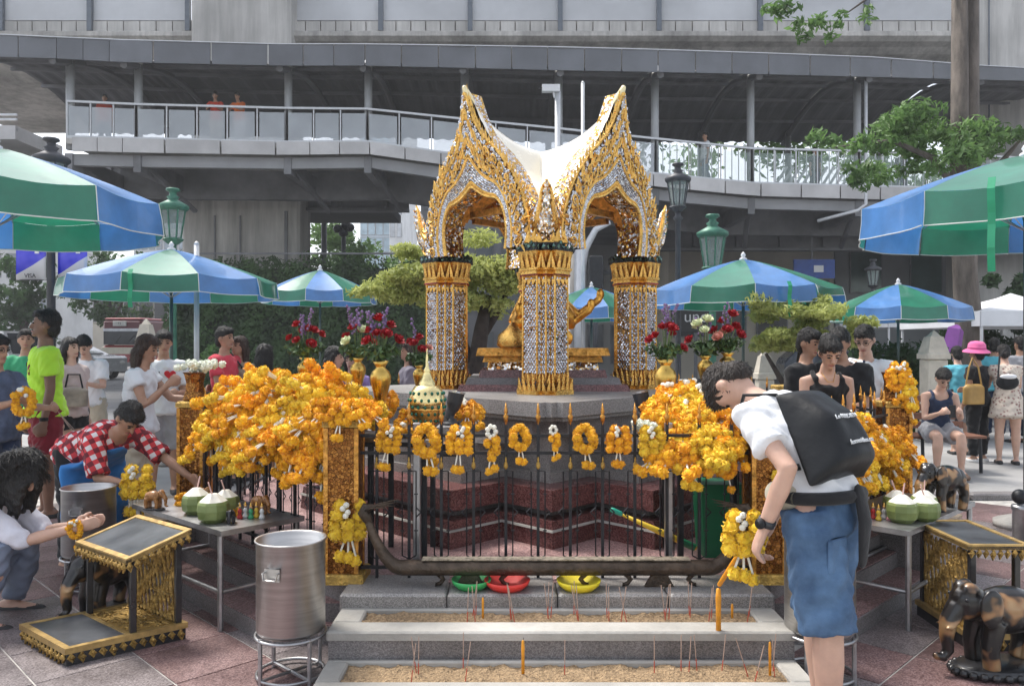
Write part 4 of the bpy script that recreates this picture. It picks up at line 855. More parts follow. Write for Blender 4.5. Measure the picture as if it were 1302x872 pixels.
def text(s, size, loc, rot, m, parent, ext=.003, name='lettering'):
    c = bpy.data.curves.new('t','FONT'); c.body = s; c.size = size; c.extrude = ext; c.align_x = 'CENTER'; c.align_y = 'CENTER'; o = bpy.data.objects.new('t', c); TS.collection.objects.link(o)
    vl = TS.view_layers[0]; vl.update(); me = bpy.data.meshes.new_from_object(o.evaluated_get(vl.depsgraph)); bpy.data.objects.remove(o); me.materials.clear()
    q = link(name, me, m, parent, loc); q.rotation_euler = rot; return q
sg_ = thing('shop_sign', 'black shop sign with white lettering behind the red and cream rose bouquets', 'sign', (X(885,30),30,0)); MB().box((0,0,Z(403,30)),(1.9,.1,1.1)).build('board', mt('sign_black',(.02,.02,.022),.4), sg_); MB().box((0,.05,1.0),(.12,.1,2.0)).build('post', dk_steel, sg_)
text('uner', .62, (.1,-.06,Z(403,30)), (R(90),0,0), mt('sign_white',(.8,.8,.8),.5,var=.02), sg_)
sg2 = thing('shop_sign', 'blue station sign hanging under the skywalk', 'sign', (X(1035,29),29,0)); MB().box((0,0,Z(342,29)),(1.5,.1,.7)).build('board', mt('sign_blue',(.02,.07,.32),.4), sg2); MB().box((0,.2,(Z(334,29)+6.8)/2),(.06,.06,6.8-Z(334,29))).build('hanger', dk_steel, sg2); 
MB().box((.15,-.06,Z(342,29)),(.35,.02,.25)).build('emblem', MATS['sign_white'], sg2)

# ------------------------------------------------------------------ ivy wall, trees, bushes
def rndc(n, lo, hi, r0, r1, seed):
    g_ = random.Random(seed); return [tuple(g_.uniform(a_, b_) for a_, b_ in zip(lo, hi)) for _ in range(n)], [g_.uniform(r0, r1) for _ in range(n)]
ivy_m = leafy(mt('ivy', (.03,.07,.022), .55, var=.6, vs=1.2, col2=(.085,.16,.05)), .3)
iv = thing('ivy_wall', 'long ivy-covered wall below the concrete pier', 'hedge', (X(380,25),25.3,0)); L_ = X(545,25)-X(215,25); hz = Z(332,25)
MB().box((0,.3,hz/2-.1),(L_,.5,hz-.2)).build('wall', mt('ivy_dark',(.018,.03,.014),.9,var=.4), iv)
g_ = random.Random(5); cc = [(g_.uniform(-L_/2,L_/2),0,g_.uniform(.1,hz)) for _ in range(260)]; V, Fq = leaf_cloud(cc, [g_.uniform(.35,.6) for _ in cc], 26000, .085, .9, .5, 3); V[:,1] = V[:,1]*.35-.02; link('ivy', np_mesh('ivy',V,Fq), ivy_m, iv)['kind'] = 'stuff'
MB().tube([(-L_/2,-.2,hz+.25),(L_/2,-.2,hz+.25)], .03, 6).build('rail', dk_steel, iv)
def tree(label, loc, trunk, crowns, n, size, m, bark, seed, asp=.4, flat=.6, name='tree', up=.3):
    t = thing(name, label, 'tree', loc); b_ = MB()
    for pts, rr in trunk: b_.tube(pts, rr, 9, round_=False)
    b_.build('trunk', bark, t, True); V, Fq = leaf_cloud([c[:3] for c in crowns], [c[3] for c in crowns], n, size, flat, asp, seed, up); link('crown', np_mesh('crown',V,Fq), m, t)['kind'] = 'stuff'; return t
bark = mt('bark', (.12,.10,.085), .9, var=.4, vs=6, bump=.8, bs=22, stretch=(1,1,.3)); bark_d = mt('dark_bark', (.045,.035,.03), .9, var=.4, vs=10, bump=.8, bs=30)
pale_leaf = leafy(mt('pale_leaf', (.40,.46,.10), .6, var=.3, vs=3, col2=(.62,.66,.24))); mid_leaf = leafy(mt('mid_leaf', (.09,.19,.05), .55, var=.4, vs=1.2, col2=(.21,.36,.11))); dk_leaf = leafy(mt('dark_leaf', (.035,.085,.028), .6, var=.4, vs=.8, col2=(.085,.165,.055)))
g_ = random.Random(8); d = 9.4
def pad(px, py, r, dd=d, n=5):   # one layered foliage pad round a measured point
    c = P(px,py,dd); return [(c.x+g_.gauss(0,r*.55), c.y+g_.gauss(0,r*.5), c.z+g_.gauss(0,r*.16), r*g_.uniform(.5,.75)) for _ in range(n)]
b0 = P(607,0,9.4); o_ = Vector((b0.x,9.4,0)); rel = lambda l: [(x-o_.x,y-o_.y,z,r_) for x,y,z,r_ in l]
cr = pad(575,335,.50)+pad(522,350,.44)+pad(500,372,.30)+pad(560,372,.42)+pad(615,345,.50)+pad(642,365,.40)+pad(600,380,.36)+pad(545,358,.4)+pad(625,385,.3)+pad(490,350,.25)+pad(535,325,.25)+pad(650,340,.25)+pad(520,318,.18)
tree('pale yellow-green layered tree behind the mirrored column next to the jewelled jar', o_, [([(0,0,0),(.02,0,.6),(-.03,0,1.2),(.05,0,1.7),(.12,0,2.1)],[.14,.12,.11,.09,.05]),([(-.03,0,1.2),(-.3,0,1.8),(-.6,0,2.2)],[.07,.05,.03]),([(.05,0,1.6),(.3,.1,2.0),(.4,.1,2.3)],[.06,.04,.02])], rel(cr), 15000, .042, pale_leaf, bark_d, 4, .35, .42)
o_ = Vector((X(1005,9.6),9.6,0)); d = 9.6
cr = pad(1000,395,.34,9.6)+pad(1050,405,.34,9.6)+pad(975,425,.26,9.6)+pad(1020,425,.32,9.6)+pad(1070,428,.26,9.6)+pad(1045,390,.26,9.6)+pad(985,440,.25,9.6)+pad(1060,440,.2,9.6)
tree('low pale green layered shrub tree beside the man in the white shirt', o_, [([(0,0,0),(.0,0,.5),(.1,0,1.0),(.15,0,1.6)],[.10,.09,.07,.03]),([(.05,0,.8),(-.3,0,1.4)],[.05,.02])], rel(cr), 9000, .042, pale_leaf, bark_d, 5, .35, .42)
# large street tree on the right: two trunks and a leafy bough
o_ = Vector((X(1228,15),15,0)); d = 15
cr = []
for px, py, r_ in ((1140,165,.5),(1170,150,.6),(1200,160,.6),(1150,185,.5),(1110,190,.35),(1185,190,.5),(1230,175,.5),(1265,165,.45),(1250,190,.5),(1285,172,.35),(1100,215,.35),(1150,215,.45),(1060,178,.2),(1035,175,.22),(1090,235,.25),(1215,205,.4)): cr += pad(px,py,r_,14.6+g_.uniform(-.8,.8),4)
for px, py, r_ in ((1000,15,.35),(1035,28,.35),(1060,40,.3),(1090,20,.3),(1020,48,.22),(985,12,.25)): cr += pad(px,py,r_*.8,14.2,3)
tree('tall two-trunked street tree with a bright leafy bough by the skywalk', o_, [([(0,0,0),(.08,0,1.5),(-.02,0,2.8),(-.12,0,4.5),(-.12,0,8.6)],[.30,.25,.22,.17,.14]),([(0,0,2.6),(.15,.1,4.0),(.18,.1,8.6)],[.18,.15,.12]),([(-.1,0,4.4),(-.8,-.3,5.0),(-1.6,-.4,5.3),(-2.6,-.3,5.2)],[.08,.06,.04,.02]),([(.15,0,4.4),(.6,-.2,5.0),(.9,-.3,5.4)],[.07,.05,.02]),
    ([(-.12,0,8.2),(-1.0,-.5,8.3),(-1.9,-.8,8.0),(-2.6,-.8,7.5)],[.06,.045,.03,.012]),([(-1.9,-.8,8.0),(-2.8,-.8,7.9),(-3.4,-.8,8.0)],[.03,.02,.01])], rel(cr), 5200, .085, mid_leaf, bark, 6, .36, .6)
# trees beyond the road on the left and in the gap under the skywalk
def far_tree(label, px, d_, py_top, py_bot, wpx, n, size, m, seed):
    gg = random.Random(seed); c0 = P(px,(py_top+py_bot)/2,d_); h = (py_bot-py_top)*d_/F; w_ = wpx*d_/F; cr = [(gg.gauss(0,w_*.24), gg.gauss(0,w_*.2), c0.z+gg.uniform(-.4,.4)*h, min(h,w_)*gg.uniform(.14,.24)) for _ in range(26)]
    tree(label, (c0.x,d_,0), [([(0,0,0),(.1,0,c0.z*.5),(-.1,0,c0.z)],[.22,.18,.1]),([(0,0,c0.z*.6),(w_*.25,0,c0.z)],[.1,.04]),([(0,0,c0.z*.6),(-w_*.25,0,c0.z)],[.1,.04])], cr, n, size, m, bark, seed, .45, .8)
far_tree('rounded green tree in the gap under the skywalk beside the pier',430,48,282,400,95,3500,.19,mid_leaf,21)
far_tree('green tree below the glass tower beside the rounded tree',495,46,318,420,80,2600,.19,mid_leaf,25)
far_tree('dark street tree behind the white van',30,44,322,450,80,3000,.2,dk_leaf,22)
far_tree('dark tree between the blue banners and the bus',140,50,312,430,95,3000,.2,dk_leaf,23)
far_tree('green tree glimpsed through the skywalk balustrade',1010,44,120,330,330,4200,.26,mid_leaf,26)
far_tree('tree over the ivy wall at the bus end',262,34,318,420,90,3000,.16,dk_leaf,24)
def bush(label, px, d_, w_, h, n, size, m, seed):
    gg = random.Random(seed); t = thing('bush', label, 'bush', (X(px,d_),d_,0)); V, Fq = leaf_cloud([(gg.uniform(-w_/2,w_/2),gg.gauss(0,.15),gg.uniform(.15,h)) for _ in range(18)], [gg.uniform(.22,.36) for _ in range(18)], n, size, .9, .4, seed)
    V[:,2] = np.maximum(V[:,2], .01); link('foliage', np_mesh('foliage',V,Fq), m, t)['kind'] = 'stuff'; b_ = MB()
    for i in range(5): x = (i-2)*w_/5; b_.tube([(x,0,0),(x*1.1,0,h*.6)],[.03,.012],6)
    b_.build('stems', bark_d, t)
bush('dark clipped bush behind the bench',1120,13.6,1.7,1.35,3000,.06,dk_leaf,31); bush('dark bush between bench and stone pillar',1165,13.4,.9,1.4,1600,.06,dk_leaf,32)
bush('dark hedge behind the woman in the pink hat',1265,20,3.5,2.2,3500,.09,dk_leaf,33); bush('low dark shrubs at the foot of the ivy wall',330,18,4,1.4,4000,.08,dk_leaf,34); bush('tall dark hedge under the white tents',1290,24,4,3.6,3500,.12,dk_leaf,35)

# ------------------------------------------------------------------ lamps, poles, banners, camera
def lantern(label, px, d_, ztop, m, scale=1., bare=False):
    t = thing('street_lamp', label, 'street lamp', (X(px,d_),d_,0)); h = ztop; s = scale
    MB().lathe([(.16*s,0),(.16*s,.12),(.10*s,.2),(.085*s,.8),(.06*s,.9),(.05*s,h-1.05*s),(.09*s,h-1.0*s),(.05*s,h-.95*s),(.05*s,h-.88*s)],12).build('post', m, t, True)
    MB().lathe([(.07*s,h-.88*s),(.15*s,h-.82*s),(.17*s,h-.80*s),(.14*s,h-.78*s)],8).build('cradle', m, t)
    MB().lathe([(.12*s,h-.78*s),(.19*s,h-.34*s)],8).build('glass', glassy('lamp_glass',(.35,.42,.4),.45) if 'lamp_glass' not in MATS else MATS['lamp_glass'], t)
    fr = MB()
    for i in range(8): a_ = 2*math.pi*i/8; fr.bar((.122*s*math.cos(a_),.122*s*math.sin(a_),h-.78*s),(.192*s*math.cos(a_),.192*s*math.sin(a_),h-.34*s),.013*s,5)
    fr.build('cage', m, t)
    MB().lathe([(.20*s,h-.35*s),(.24*s,h-.31*s),(.24*s,h-.27*s),(.10*s,h-.19*s),(.07*s,h-.17*s),(.10*s,h-.13*s),(.06*s,h-.11*s),(.055*s,h-.06*s),(.11*s,h-.03*s),(.10*s,h)],12).build('cap', m, t, True); return t
lg = mt('lamp_green', (.05,.17,.115), .45, .2, var=.3, vs=8); ldk = mt('lamp_dark', (.06,.062,.07), .5, .3, var=.2)
lantern('ornate green lantern post rising behind the parasol by the white pole',220,13,Z(240,13),lg,1.05); lantern('ornate green lantern post rising behind the parasol with the lifted flap',906,13,Z(273,13),lg,1.1)
lantern('dark grey lantern post rising just beside the shrine roof',862,12.2,Z(208,12.2),ldk,.85); lantern('dark lantern post carrying two blue banners',65,10.2,Z(176,10.2),ldk,.95); lantern('small dark lantern under the skywalk beside the blue sign',1110,24,Z(330,24),ldk,1.0)
bm2 = bpy.data.materials.new('banner'); bm2.use_nodes = True; t_ = bm2.node_tree; tc_ = node(t_,'ShaderNodeTexCoord'); sp_ = node(t_,'ShaderNodeSeparateXYZ'); t_.links.new(tc_.outputs['Generated'], sp_.inputs[0])
ma = node(t_,'ShaderNodeMath',operation='MULTIPLY_ADD',i_1=-.42,i_2=.0); t_.links.new(sp_.outputs[0], ma.inputs[0]); ad_ = node(t_,'ShaderNodeMath',operation='ADD'); t_.links.new(ma.outputs[0], ad_.inputs[0]); t_.links.new(sp_.outputs[2], ad_.inputs[1])
gt_ = node(t_,'ShaderNodeMath',operation='GREATER_THAN',i_1=.12); t_.links.new(ad_.outputs[0], gt_.inputs[0]); nz = node(t_,'ShaderNodeTexNoise',i_Scale=3.); t_.links.new(tc_.outputs['Object'], nz.inputs['Vector']); cr_ = node(t_,'ShaderNodeValToRGB'); t_.links.new(nz.outputs[0], cr_.inputs[0])
cr_.color_ramp.elements[0].color = (.02,.03,.55,1); cr_.color_ramp.elements[1].color = (.16,.14,.75,1); cr_.color_ramp.elements[0].position = .4; cr_.color_ramp.elements[1].position = .7
mx_ = node(t_,'ShaderNodeMix',data_type='RGBA'); mx_.inputs[6].default_value = (.6,.6,.63,1); t_.links.new(cr_.outputs[0], mx_.inputs[7]); t_.links.new(gt_.outputs[0], mx_.inputs[0]); t_.links.new(mx_.outputs[2], t_.nodes['Principled BSDF'].inputs['Base Color']); t_.nodes['Principled BSDF'].inputs['Roughness'].default_value = .4
for xa, xb, dx, lab in ((21,59,-1,'blue and white banner on the road side of the dark lamp post'),(73,111,1,'blue and white banner on the shrine side of the dark lamp post')):
    y = 10.2; t = thing('banner', lab, 'banner', ((X(xa,y)+X(xb,y))/2,y,Z(356,y)), 0, 'blue banners on the dark lamp post'); W = X(xb,y)-X(xa,y); H = Z(300,y)-Z(356,y); m = MB()
    for i in range(9):
        for j in range(2): u = i/8; m.v.append((W*(u-.5), .012*math.sin(u*5+dx)+.0, H*j))
    m.f = [(2*i,2*i+2,2*i+3,2*i+1) for i in range(8)]; o = m.build('cloth', bm2, t, True); so_ = o.modifiers.new('s','SOLIDIFY'); so_.thickness = .004
    MB().bar((-dx*W*.62,0,H+.01),(dx*W*.5,0,H+.01),.008).build('arm', ldk, t); MB().bar((-dx*W*.62,0,.0),(dx*W*.5,0,.0),.006).build('arm', ldk, t)
    text('VISA', .075, (0,-.03,.05), (R(90),0,0), ldk, t); MB().box((W*.23,-.03,H*.66),(.055,.006,.075)).build('emblem', MATS['sign_white'], t)
def pole(label, px, d_, r_, ztop, m, cat='pole'):
    t = thing('pole', label, cat, (X(px,d_),d_,0)); MB().tube([(0,0,0),(0,0,ztop)], r_, 10).build('shaft', m, t, True); MB().lathe([(r_*2.2,0),(r_*2.2,.02),(r_*1.2,.05)],10).build('base_plate', m, t); MB().lathe([(r_,ztop),(r_*1.1,ztop+.01),(r_*.3,ztop+.04)],10).build('cap', m, t, True); return t
pole('plain white pole beside the parasol and the white flowers',250,9.9,.032,Z(311,9.9),white_metal)
pole('thin grey pole beside the security camera',741,15,.035,Z(106,15),white_metal)
cm = pole('grey pole carrying a white security camera above the roof saddle',709,15,.055,Z(118,15),white_metal)
MB().box((-.13,-.05,Z(118,15)+.06),(.34,.13,.13),0,Matrix.Translation((0,0,0))).build('camera_housing', mt('white_plastic',(.7,.7,.71),.4,var=.05), cm); MB().bar((-.05,0,Z(118,15)-.1),(-.08,-.03,Z(118,15)+.02),.03).build('bracket', white_metal, cm); MB().lathe([(.05,-.005),(.055,.02)],10,(-.31,-.05,Z(118,15)+.05)).build('lens', black_iron, cm)
ms_ = pole('white street mast with curved arm seen through the pavilion arch',737,22,.16,Z(310,22),white_metal,'lamp mast'); MB().tube([(0,0,3.4),(.15,0,4.2),(.45,0,4.75),(.85,0,4.95)],[.13,.11,.09,.07],8).build('arm', white_metal, ms_, True)
tl = pole('black traffic signal behind the statue',757,20,.06,Z(338,20),ldk,'traffic light'); MB().bbox((0,-.1,Z(350,20)),(.36,.25,.95),b=.03).build('signal_head', black_iron, tl); MB().box((.3,-.1,Z(347,20)),(.3,.05,.1)).build('visor', black_iron, tl)
fl = pole('dark pole with a cluster of floodlights in the gap under the skywalk',437,36,.10,Z(300,36),ldk,'floodlight')
for dx, dz in ((-.25,.1),(.1,.25),(.3,.15),(0,-.1)): MB().ball((dx,-.1,Z(294,36)+dz),(.22,.2,.2),8,6).build('lamp_head', black_iron, fl)
pole('grey signal pole in the gap under the skywalk',412,40,.14,Z(270,40),ldk)

# ------------------------------------------------------------------ parasols
vin = lambda n, c: leafy(mt(n, c, .36, var=.2, vs=2.2, coat=.45, spec=.8, bump=.3, bs=4), .3)
Vg, Vb = vin('vinyl_green',(.016,.22,.13)), vin('vinyl_blue',(.07,.24,.58)); Vw = mt('white_piping',(.70,.74,.72),.5,var=.05)
def parasol(label, px, d_, apex, rim, rad, rot=0, strap=None, flip=False, x=None, flap=None):
    n = 10; t = thing('parasol', label, 'parasol', (X(px,d_) if x is None else x, d_, 0), R(rot), 'blue and green parasols'); val = .26 if rim > 2.6 else .21
    ang = lambda i: 2*math.pi*i/n
    def prof(f): return apex-(apex-rim)*(f**1.25)                    # slightly domed
    for i in range(n):
        m = MB(); ks = 7; ws = 6
        for k_ in range(ks+1):
            f_ = k_/ks
            for j in range(ws+1):
                u = j/ws; a0, a1 = ang(i), ang(i+1); pA = Vector((math.cos(a0),math.sin(a0),0))*rad*f_; pB = Vector((math.cos(a1),math.sin(a1),0))*rad*f_; p = pA.lerp(pB,u); m.v.append((p.x,p.y,prof(f_)-.035*f_*math.sin(math.pi*u)))
        for k_ in range(ks):
            for j in range(ws): q = k_*(ws+1)+j; m.f.append((q,q+ws+1,q+ws+2,q+1))
        nb = len(m.v)
        for r_ in range(3):                                           # valance
            for j in range(ws+1):
                u = j/ws; p = Vector((math.cos(ang(i)),math.sin(ang(i)),0)).lerp(Vector((math.cos(ang(i+1)),math.sin(ang(i+1)),0)),u)*rad*(1+.012*r_+(.012*math.sin(u*9+i) if r_ else 0)); dz = val*r_/2
                if flap == i and r_: dz = .05*r_; p = p*(1-.05*r_*math.sin(math.pi*u))
                m.v.append((p.x,p.y,rim-.035*math.sin(math.pi*u)*(1-r_*.3)-dz-(.0 if r_ else .001)))
        for r_ in range(2):
            for j in range(ws): q = nb+r_*(ws+1)+j; m.f.append((q,q+ws+1,q+ws+2,q+1))
        o = m.build('gore', (Vg,Vb)[(i+flip) % 2], t, True)
        pb = [m.v[nb+2*(ws+1)+j] for j in range(ws+1)]; MB().tube(pb,.005,5).build('hem', Vw, o)
        MB().tube([m.v[nb],m.v[nb+ws+1],m.v[nb+2*(ws+1)]],.0042,5).build('hem', Vw, o)
        rb_ = Vector((math.cos(ang(i)),math.sin(ang(i)),0)); MB().tube([(0,0,apex-.06),tuple(rb_*rad*.5+Vector((0,0,prof(.5)-.03))),tuple(rb_*rad*.985+Vector((0,0,rim-.015)))],.007,5).build('rib', steel_dk, t)
        MB().tube([(0,0,rim-.22),tuple(rb_*rad*.5+Vector((0,0,prof(.5)-.04)))],.005,4).build('strut', steel_dk, t)
    MB().tube([(0,0,.02),(0,0,apex-.01)],.021,10).build('pole', mt('pole_green_grey',(.09,.12,.11),.4,.4,var=.1), t, True)
    MB().lathe([(.05,apex-.02),(.05,apex+.01),(.02,apex+.03),(.035,apex+.055),(.02,apex+.08),(.004,apex+.10)],12).build('finial', mt('white_plastic',(.7,.7,.71),.4), t, True)
    MB().lathe([(.24,0),(.24,.05),(.10,.10),(.04,.13),(.04,.25)],16).build('foot', conc, t, True)
    if strap is not None:
        a_ = R(strap); p = Vector((math.cos(a_),math.sin(a_),0))*(rad*1.015); m = MB(); sd = Vector((-p.y,p.x,0)).normalized()*.024
        zs = [rim+.02-(.66 if rim > 2.6 else .42)*q/8 for q in range(9)]
        for q, z in enumerate(zs): c_ = p*(1+.01*math.sin(q*1.3)+(.02 if q > 0 else 0))+Vector((0,0,z)); m.v += [tuple(c_-sd),tuple(c_+sd)]
        m.f = [(2*q,2*q+1,2*q+3,2*q+2) for q in range(8)]; o = m.build('strap', mt('strap_green',(.02,.32,.16),.5,var=.1), t); s2 = o.modifiers.new('s','SOLIDIFY'); s2.thickness = .004
    return t
parasol('blue and green parasol with a pale finial above the white blouse woman',218,10,2.72,2.32,1.28,rot=-90,strap=5)
parasol('smaller blue and green parasol before the ivy wall',407,14.8,2.92,2.50,1.03,rot=-54)
parasol('blue and green parasol above the cream roses with one lifted flap',945,10.6,2.66,2.24,1.24,rot=-100,flip=True,flap=1,strap=18)
parasol('blue and green parasol above the stone pillar and bench',1142,13.2,2.53,2.12,1.10,rot=-78,flip=True)
parasol('pale blue parasol half hidden behind the statue',752,15,2.62,2.20,1.08,rot=-80)
parasol('large parasol overhead on the road side with broad green flap',0,6.23,3.06,2.65,1.22,rot=-27,x=-4.09,flip=True)
parasol('large parasol overhead near the street tree with a long hanging green strap',0,6.47,3.06,2.65,1.28,rot=27,x=4.23,flip=True,strap=201)
# ------------------------------------------------------------------ white market tents
tent_m = mt('tent_white',(.72,.73,.76),.55,var=.06,vs=1.5,bump=.1,bs=5)
def tent(label, px, d_, w_, zt, ze, dep=2.6):
    t = thing('market_tent', label, 'tent', (X(px,d_),d_,0)); m = MB(); n = 8; W = w_/2
    for side in range(4):
        M_ = Matrix.Rotation(side*math.pi/2,4,'Z'); v = []
        for k_ in range(n+1):
            f_ = k_/n; hw = W*f_; z = zt-(zt-ze)*(f_**.72); v += [(-hw,-hw,z),(0,-hw,z-.03*math.sin(math.pi*f_)),(hw,-hw,z)]
        m.add(v, [(3*k_+j,3*k_+3+j,3*k_+4+j,3*k_+1+j) for k_ in range(n) for j in range(2)], M_)
    m.build('roof', tent_m, t, True)
    for side in range(4):
        M_ = Matrix.Rotation(side*math.pi/2,4,'Z'); m = MB(); m.box((0,-W-.01,ze-.13),(2*W,.012,.28),M=M_); o = m.build('valance', tent_m, t)
        MB().box((W-.03,-W+.03,(ze-.02)/2),(.04,.04,ze-.02),M=M_).build('leg', white_metal, t)
    return t
t = tent('white peaked market tent behind the woman in the pink hat',1285,16,3.0,Z(374,16)+.02,Z(400,16)); text('wholesale', .12, (0,-1.53,Z(408,16)), (R(90),0,0), ldk, t)
tent('second white tent seen beyond the stone pillar',1165,22,3.0,2.9,2.25); tent('white tent roof beyond the first tent',1345,19,3.0,3.0,2.3)
pu = thing('folded_parasol', 'folded purple parasol leaning under the white tent', 'parasol', (X(1212,14.5),14.5,0)); MB().tube([(0,0,0),(0,0,1.8)],.02,8).build('pole', steel_dk, pu); MB().tube([(-.1,0,1.30),(-.05,0,1.36),(.05,0,1.80),(.10,0,1.86)],[.10,.19,.15,.05],4).build('canopy', mt('purple_cloth',(.24,.07,.32),.6,var=.15), pu)
# ------------------------------------------------------------------ stone pillars, bench, kerb, bollard
stone = mt('cream_stone',(.55,.50,.42),.8,var=.15,vs=5,bump=.2,bs=40)
for px, d_, zt, lab in ((1187,12.4,Z(420,12.4),'cream stone gate pillar with pyramid cap behind the bench'),(186,13.5,Z(405,13.5),'cream stone gate pillar with pointed cap behind the white blouse woman'),(972,12,Z(444,12),'small cream stone post under the shrub tree')):
    t = thing('stone_pillar', lab, 'pillar', (X(px,d_),d_,0)); s = {1187:.17,186:.13}.get(px,.13)
    MB().bbox((0,0,.12),(s*2.3,s*2.3,.24),b=.02).build('base', stone, t); MB().bbox((0,0,(zt-.45)/2+.1),(s*1.8,s*1.8,zt-.65),b=.02).build('shaft', stone, t); MB().bbox((0,0,zt-.40),(s*2.15,s*2.15,.10),b=.02).build('moulding', stone, t)
    q = s*.95; MB().prism([(-q,-q),(q,-q),(q,q),(-q,q)], zt-.35, zt-.10, top=[(-q*.62,-q*.62),(q*.62,-q*.62),(q*.62,q*.62),(-q*.62,q*.62)]).build('cap', stone, t); q *= .5; MB().prism([(-q,-q),(q,-q),(q,q),(-q,q)], zt-.10, zt, top=[(-q*.1,-q*.1),(q*.1,-q*.1),(q*.1,q*.1),(-q*.1,q*.1)]).build('point', stone, t)
bn = thing('park_bench', 'red-brown slatted wooden bench with the seated phone user', 'bench', (X(1165,9.4),9.4,0)); wood = mt('bench_wood',(.20,.085,.05),.55,var=.3,vs=3,stretch=(.3,6,6),bump=.1)
for i in range(4): MB().bbox((0,-.12+.11*i,.42),(1.5,.095,.03),b=.006).build('seat_slat', wood, bn)
for i in range(4): MB().bbox((0,.33+.03*i,.52+.105*i),(1.5,.025,.085),b=.006).build('back_slat', wood, bn)
for x in (-.68,0,.68):
    MB().tube([(x,-.16,0),(x,-.14,.40),(x,.3,.40)],.02,6).build('leg', black_iron, bn); MB().tube([(x,.28,0),(x,.31,.42),(x,.46,.95)],.02,6).build('leg', black_iron, bn)
kb = thing('kerb', 'dark stone kerb along the paving beyond the elephants', 'kerb', (4.9,7.70,-.012))
for i in range(9): MB().bbox((-3.6+i*.9,.0,.035),(.885,.16,.07),b=.012).build('kerb_stone', g_dark, kb)
bo = thing('bollard', 'short steel bollard with dark ball top beside the bench-side carved desk', 'bollard', (X(1297,5.7),5.7,0)); MB().lathe([(.05,0),(.05,.30),(.06,.31),(.055,.34)],14).build('shaft', steel_dk, bo, True); MB().ball((0,0,.40),.055,14,10).build('ball_top', black_iron, bo, True)
# ------------------------------------------------------------------ vehicles
def wheel(t, x, y, r_): w_ = MB().tube([(x-.11,y,r_),(x+.11,y,r_)], r_, 18).build('wheel', mt('tyre',(.02,.02,.02),.8), t, True); MB().tube([(x-.12,y,r_),(x+.12,y,r_)], r_*.55, 12).build('rim', steel_dk, w_)
bs = thing('city_bus', 'red and cream city bus facing the shrine beyond the crowd', 'bus', (X(155,45),45,0), R(-4)); red_p = mt('bus_red',(.33,.03,.035),.35,var=.1,coat=.3); cream_p = mt('bus_cream',(.55,.52,.42),.4,var=.08); gls = mt('dark_glass',(.03,.035,.045),.1,var=.3,vs=1)
MB().bbox((0,4.5,.95),(2.45,9,1.2),b=.12).build('lower_body', red_p, bs); MB().bbox((0,4.5,1.25),(2.47,9.02,.42),b=.05).build('cream_band', cream_p, bs); MB().bbox((0,4.5,2.3),(2.4,8.95,1.45),b=.15).build('upper_body', mt('bus_maroon',(.12,.02,.03),.4,var=.1), bs)
MB().box((0,-.02,2.02),(2.1,.1,.85)).build('windscreen', gls, bs); MB().box((0,-.08,2.42),(2.12,.04,.16)).build('sun_strip', mt('pale_strip',(.6,.62,.66),.4), bs); MB().bbox((-.1,-.05,2.78),(.8,.08,.28),b=.02).build('route_board', mt('route_board',(.5,.5,.48),.5), bs); MB().bbox((0,4.4,3.07),(2.2,8.6,.10),b=.05).build('roof', red_p, bs); text('73', .2, (-.1,-.1,2.78), (R(90),0,0), black_iron, bs)
for x in (-.85,.85): MB().tube([(x,-.06,.85),(x,.05,.85)],.13,12).build('headlight', mt('lamp_lens',(.7,.7,.68),.15), bs); wheel(bs,x*1.25,1.6,.45)
MB().bbox((0,-.06,.45),(2.4,.2,.25),b=.04).build('bumper', dk_steel, bs)
for x in (-.35,.4): MB().bar((x,-.09,1.65),(x+.35,-.09,2.1),.015).build('wiper', black_iron, bs)
def car(label, px, d_, rz, col, van=False):
    t = thing('parked_van' if van else 'car', label, 'van' if van else 'car', (X(px,d_),d_,0), R(rz)); p = mt('paint_%.2f' % col[0], col, .25, var=.04, coat=.6); L = 4.9 if van else 4.4; H = 2.1 if van else 1.45
    pr = [(-L/2,.35),(-L/2,.95),(-L/2+.15,1.05),(-L/2+(.7 if van else 1.1),1.12),(-L/2+(1.3 if van else 1.9),H),(L/2-.5,H),(L/2-.1,1.1),(L/2,.9),(L/2,.35)]; m = MB(); n = len(pr); W = .88
    m.add([(s*W*(.88 if z > 1.2 else 1),y,z) for s in (-1,1) for y, z in pr], [tuple(range(n-1,-1,-1)), tuple(range(n,2*n))]+[(i,(i+1) % n,n+(i+1) % n,n+i) for i in range(n)]); m.build('body', p, t)
    m = MB(); y0, y1 = pr[3], pr[4]; e_ = .02; m.add([(-.72,y0[0]-e_+.05,y0[1]+.06),(.72,y0[0]-e_+.05,y0[1]+.06),(.66,y1[0]-e_-.05,y1[1]-.08),(-.66,y1[0]-e_-.05,y1[1]-.08)], [(0,1,2,3)]); m.build('windscreen', gls, t)
    for s in (-1,1):
        for a_, b_ in ((-L/2+1.5,-L/2+2.5),(-L/2+2.6,L/2-1.0)): MB().box((s*.82,(a_+b_)/2,(1.15+H-.12)/2),(.12,b_-a_-.05,H-.28-1.05)).build('side_window', gls, t)
        wheel(t,s*.8,-L/2+.85,.32); wheel(t,s*.8,L/2-.85,.32); MB().ball((s*.6,-L/2+.03,.75),(.18,.08,.09),10,6).build('headlight', MATS['lamp_lens'], t)
    return t
car('white passenger van parked beyond the man in green',8,33,62,(.72,.72,.72),True); car('silver car beside the white van on the road',95,36,70,(.45,.46,.48))
car('dark car beyond the low shrub tree',1080,26,80,(.06,.07,.09)); car('small pale car on the far road behind the ivy end',70,48,60,(.60,.6,.6))
